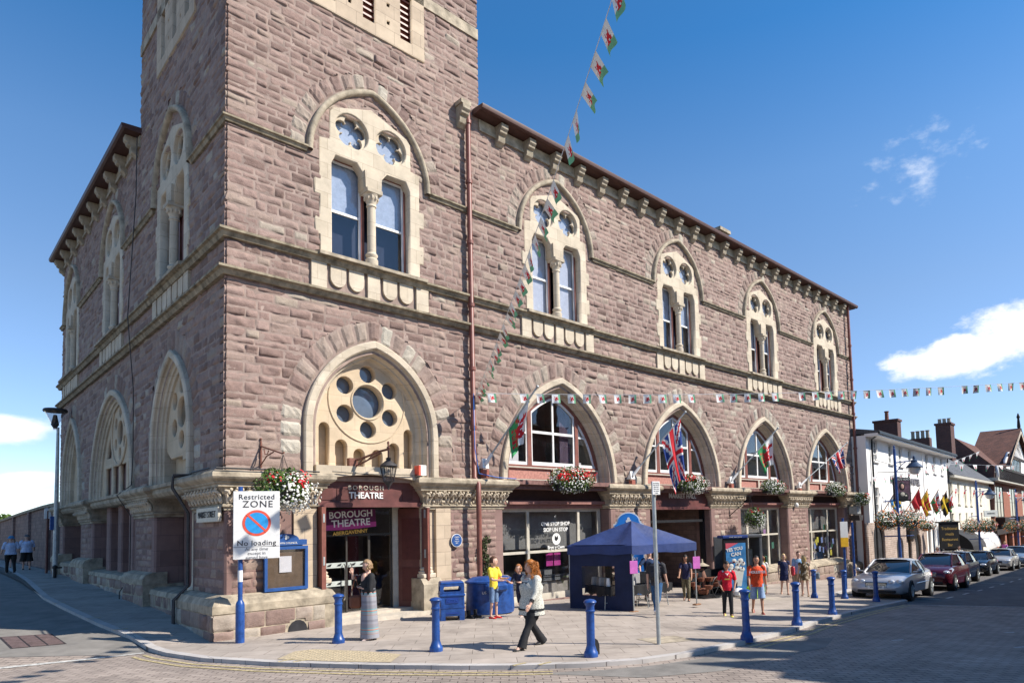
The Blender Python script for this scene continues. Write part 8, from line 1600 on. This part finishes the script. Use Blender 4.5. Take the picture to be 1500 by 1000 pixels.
H = q['H']; c = q['pel']+q['up']*.20*H; text('lettering', 'HOLLISTER', .085, mt['white'], t, (c.x+.086*H, 0, c.z+.01*H), (R(90), 0, R(90)), .003, weight=.003)
mb = MB(); a_ = q['AR'][0]; mb.tube([a_[2]-a_[4]*.01, a_[2]+a_[4]*.015], .021*H, 10); mb.build('watch', mt['steel'], t)
# 10-13 group by the right-hand shops
NV = flat('navy_dress', (.012, .018, .07), .8); WT = flat('white_cotton', (.62, .60, .58), .85)
person('blond woman in a short navy dress walking toward the camera with a red bag', 17.68, -3.68, 1.46, -140, 1.05, legs=((9, 2), (-9, 12)), arms=((4, 12, 10), (-6, 30, 12)), female=True, hair=('bob', (.55, .40, .20)), top=dict(m=NV, hem=-.02, sleeve=.2, neck=.012), bottom=dict(k='skirt', m=NV, z=.34, w=1.25, name='dress_skirt'), shoes=(.3, .2, .15))
mb = MB(); mb.cbox(-.06, .06, -.14, .14, -.18, .16, .05); o = tag(mb.build('shoulder_bag', flat('red_bag', (.45, .04, .06))), 'red shoulder bag carried by the woman in the navy dress', 'bag'); o.location = at(17.95, -3.88, .85); o.rotation_euler = (0, 0, R(-50))
person('auburn-haired woman in a white top and green skirt beside the kiosk', 17.2, -3.1, 1.38, 40, .95, legs=((6, 2), (-6, 8)), arms=((50, 60, 10), (10, 10, 8)), female=True, hair=('bob', (.12, .03, .015)), top=dict(m=WT, hem=-.02, sleeve=.9), bottom=dict(k='skirt', m=flat('sage_skirt', (.24, .30, .22), .85), z=.06, w=1.1, name='skirt'), shoes=(.5, .3, .28))
BRW = pmat('brown_cream_print', (.10, .06, .025), (.42, .34, .24), 9, (1, 1, 1), .52, .58)
person('blond long-haired woman seen from behind in a brown printed dress', 17.28, -4.64, 1.42, 35, 1.02, legs=((7, 2), (-8, 10)), arms=((4, 18, 12), (6, 20, 10)), female=True, hair=('long', (.45, .32, .14)), top=dict(m=BRW, hem=-.02, sleeve=.15), bottom=dict(k='skirt', m=BRW, z=.40, w=1.12, name='dress_skirt'), shoes=(.5, .35, .25))
mb = MB(); mb.cbox(-.06, .06, -.13, .13, -.12, .12, .04); mb.tube([(0, -.1, .1), (0, 0, .35), (0, .1, .1)], .01, 5); o = tag(mb.build('handbag', flat('grey_bag', (.22, .25, .26))), 'grey handbag of the blond woman in the brown dress', 'handbag'); o.location = at(17.5, -4.95, .72); o.rotation_euler = (0, 0, R(30))
person('man with sunglasses and pale blue shirt facing the blond woman by the pier', 18.3, -3.95, 1.55, -145, 1.05, legs=((4, 2), (-4, 4)), arms=((35, 70, 14), (5, 10, 10)), hair=('short', (.06, .035, .02)), top=dict(m=flat('pale_blue_shirt', (.25, .42, .62), .85), hem=-.03, sleeve=.45), bottom=dict(k='shorts', m=flat('tan_shorts', (.3, .24, .17), .85), w=.05))
# 14-16 left street
PB = flat('pale_shirt', (.50, .56, .72), .85); DT = flat('dark_trousers', (.02, .018, .016), .85)
person('man in a pale shirt, dark trousers and blue sun hat walking away', -1.31, 23.85, 1.66, 92, 1.3, legs=((14, 4), (-14, 16)), arms=((10, 40, 18), (-8, 40, 18)), hair=('hat', (.2, .18, .16)), extra=dict(hatmat=flat('sky_hat', (.05, .28, .5), .8)), top=dict(m=PB, hem=-.02, sleeve=.5, flare=1.05), bottom=dict(k='trousers', m=DT, flare=.034))
person('heavier man in a pale shirt, black knee shorts and grey cap', -.55, 25.83, 1.68, 92, 1.35, legs=((5, 2), (-5, 4)), arms=((10, 50, 20), (8, 50, 20)), hair=('cap', (.2, .2, .2)), extra=dict(hatmat=flat('grey_cap', (.10, .10, .11), .8)), top=dict(m=PB, hem=-.02, sleeve=.5, flare=1.05), bottom=dict(k='shorts', m=DT, w=.07, len=1.1))
person('girl in a turquoise dress between the two men in the shaded side street', -.7, 29.6, 1.42, -90, .95, legs=((3, 2), (-3, 2)), arms=((20, 60, 10), (10, 40, 10)), female=True, hair=('bob', (.35, .24, .12)), top=dict(m=flat('rose_top', (.5, .35, .36), .85), hem=-.02, sleeve=.3), bottom=dict(k='skirt', m=flat('turquoise', (.04, .28, .36), .85), z=.45, w=1.2, name='dress_skirt'))
person('distant person in a white shirt among the parked cars by the awnings', 47.0, -1.8, 1.6, 160, 1.0, hair=('short', (.05, .03, .02)), top=dict(m=WT, sleeve=.5), bottom=dict(k='trousers', m=DT))
person('distant brown-haired woman behind the roof of the blue hatchback', 43.5, -1.4, 1.55, 170, .95, female=True, hair=('bob', (.15, .07, .04)), top=dict(m=flat('rose_top2', (.45, .2, .2), .85), sleeve=.5), bottom=dict(k='trousers', m=DT))
person('far pedestrian in pink by the pink fascia', 66, -.6, 1.65, 180, 1., female=True, hair=('bob', (.4, .28, .12)), top=dict(m=PK, sleeve=.5), bottom=dict(k='trousers', m=DT))
for o in bpy.data.objects:
    if '_H' in o: del o['_H']
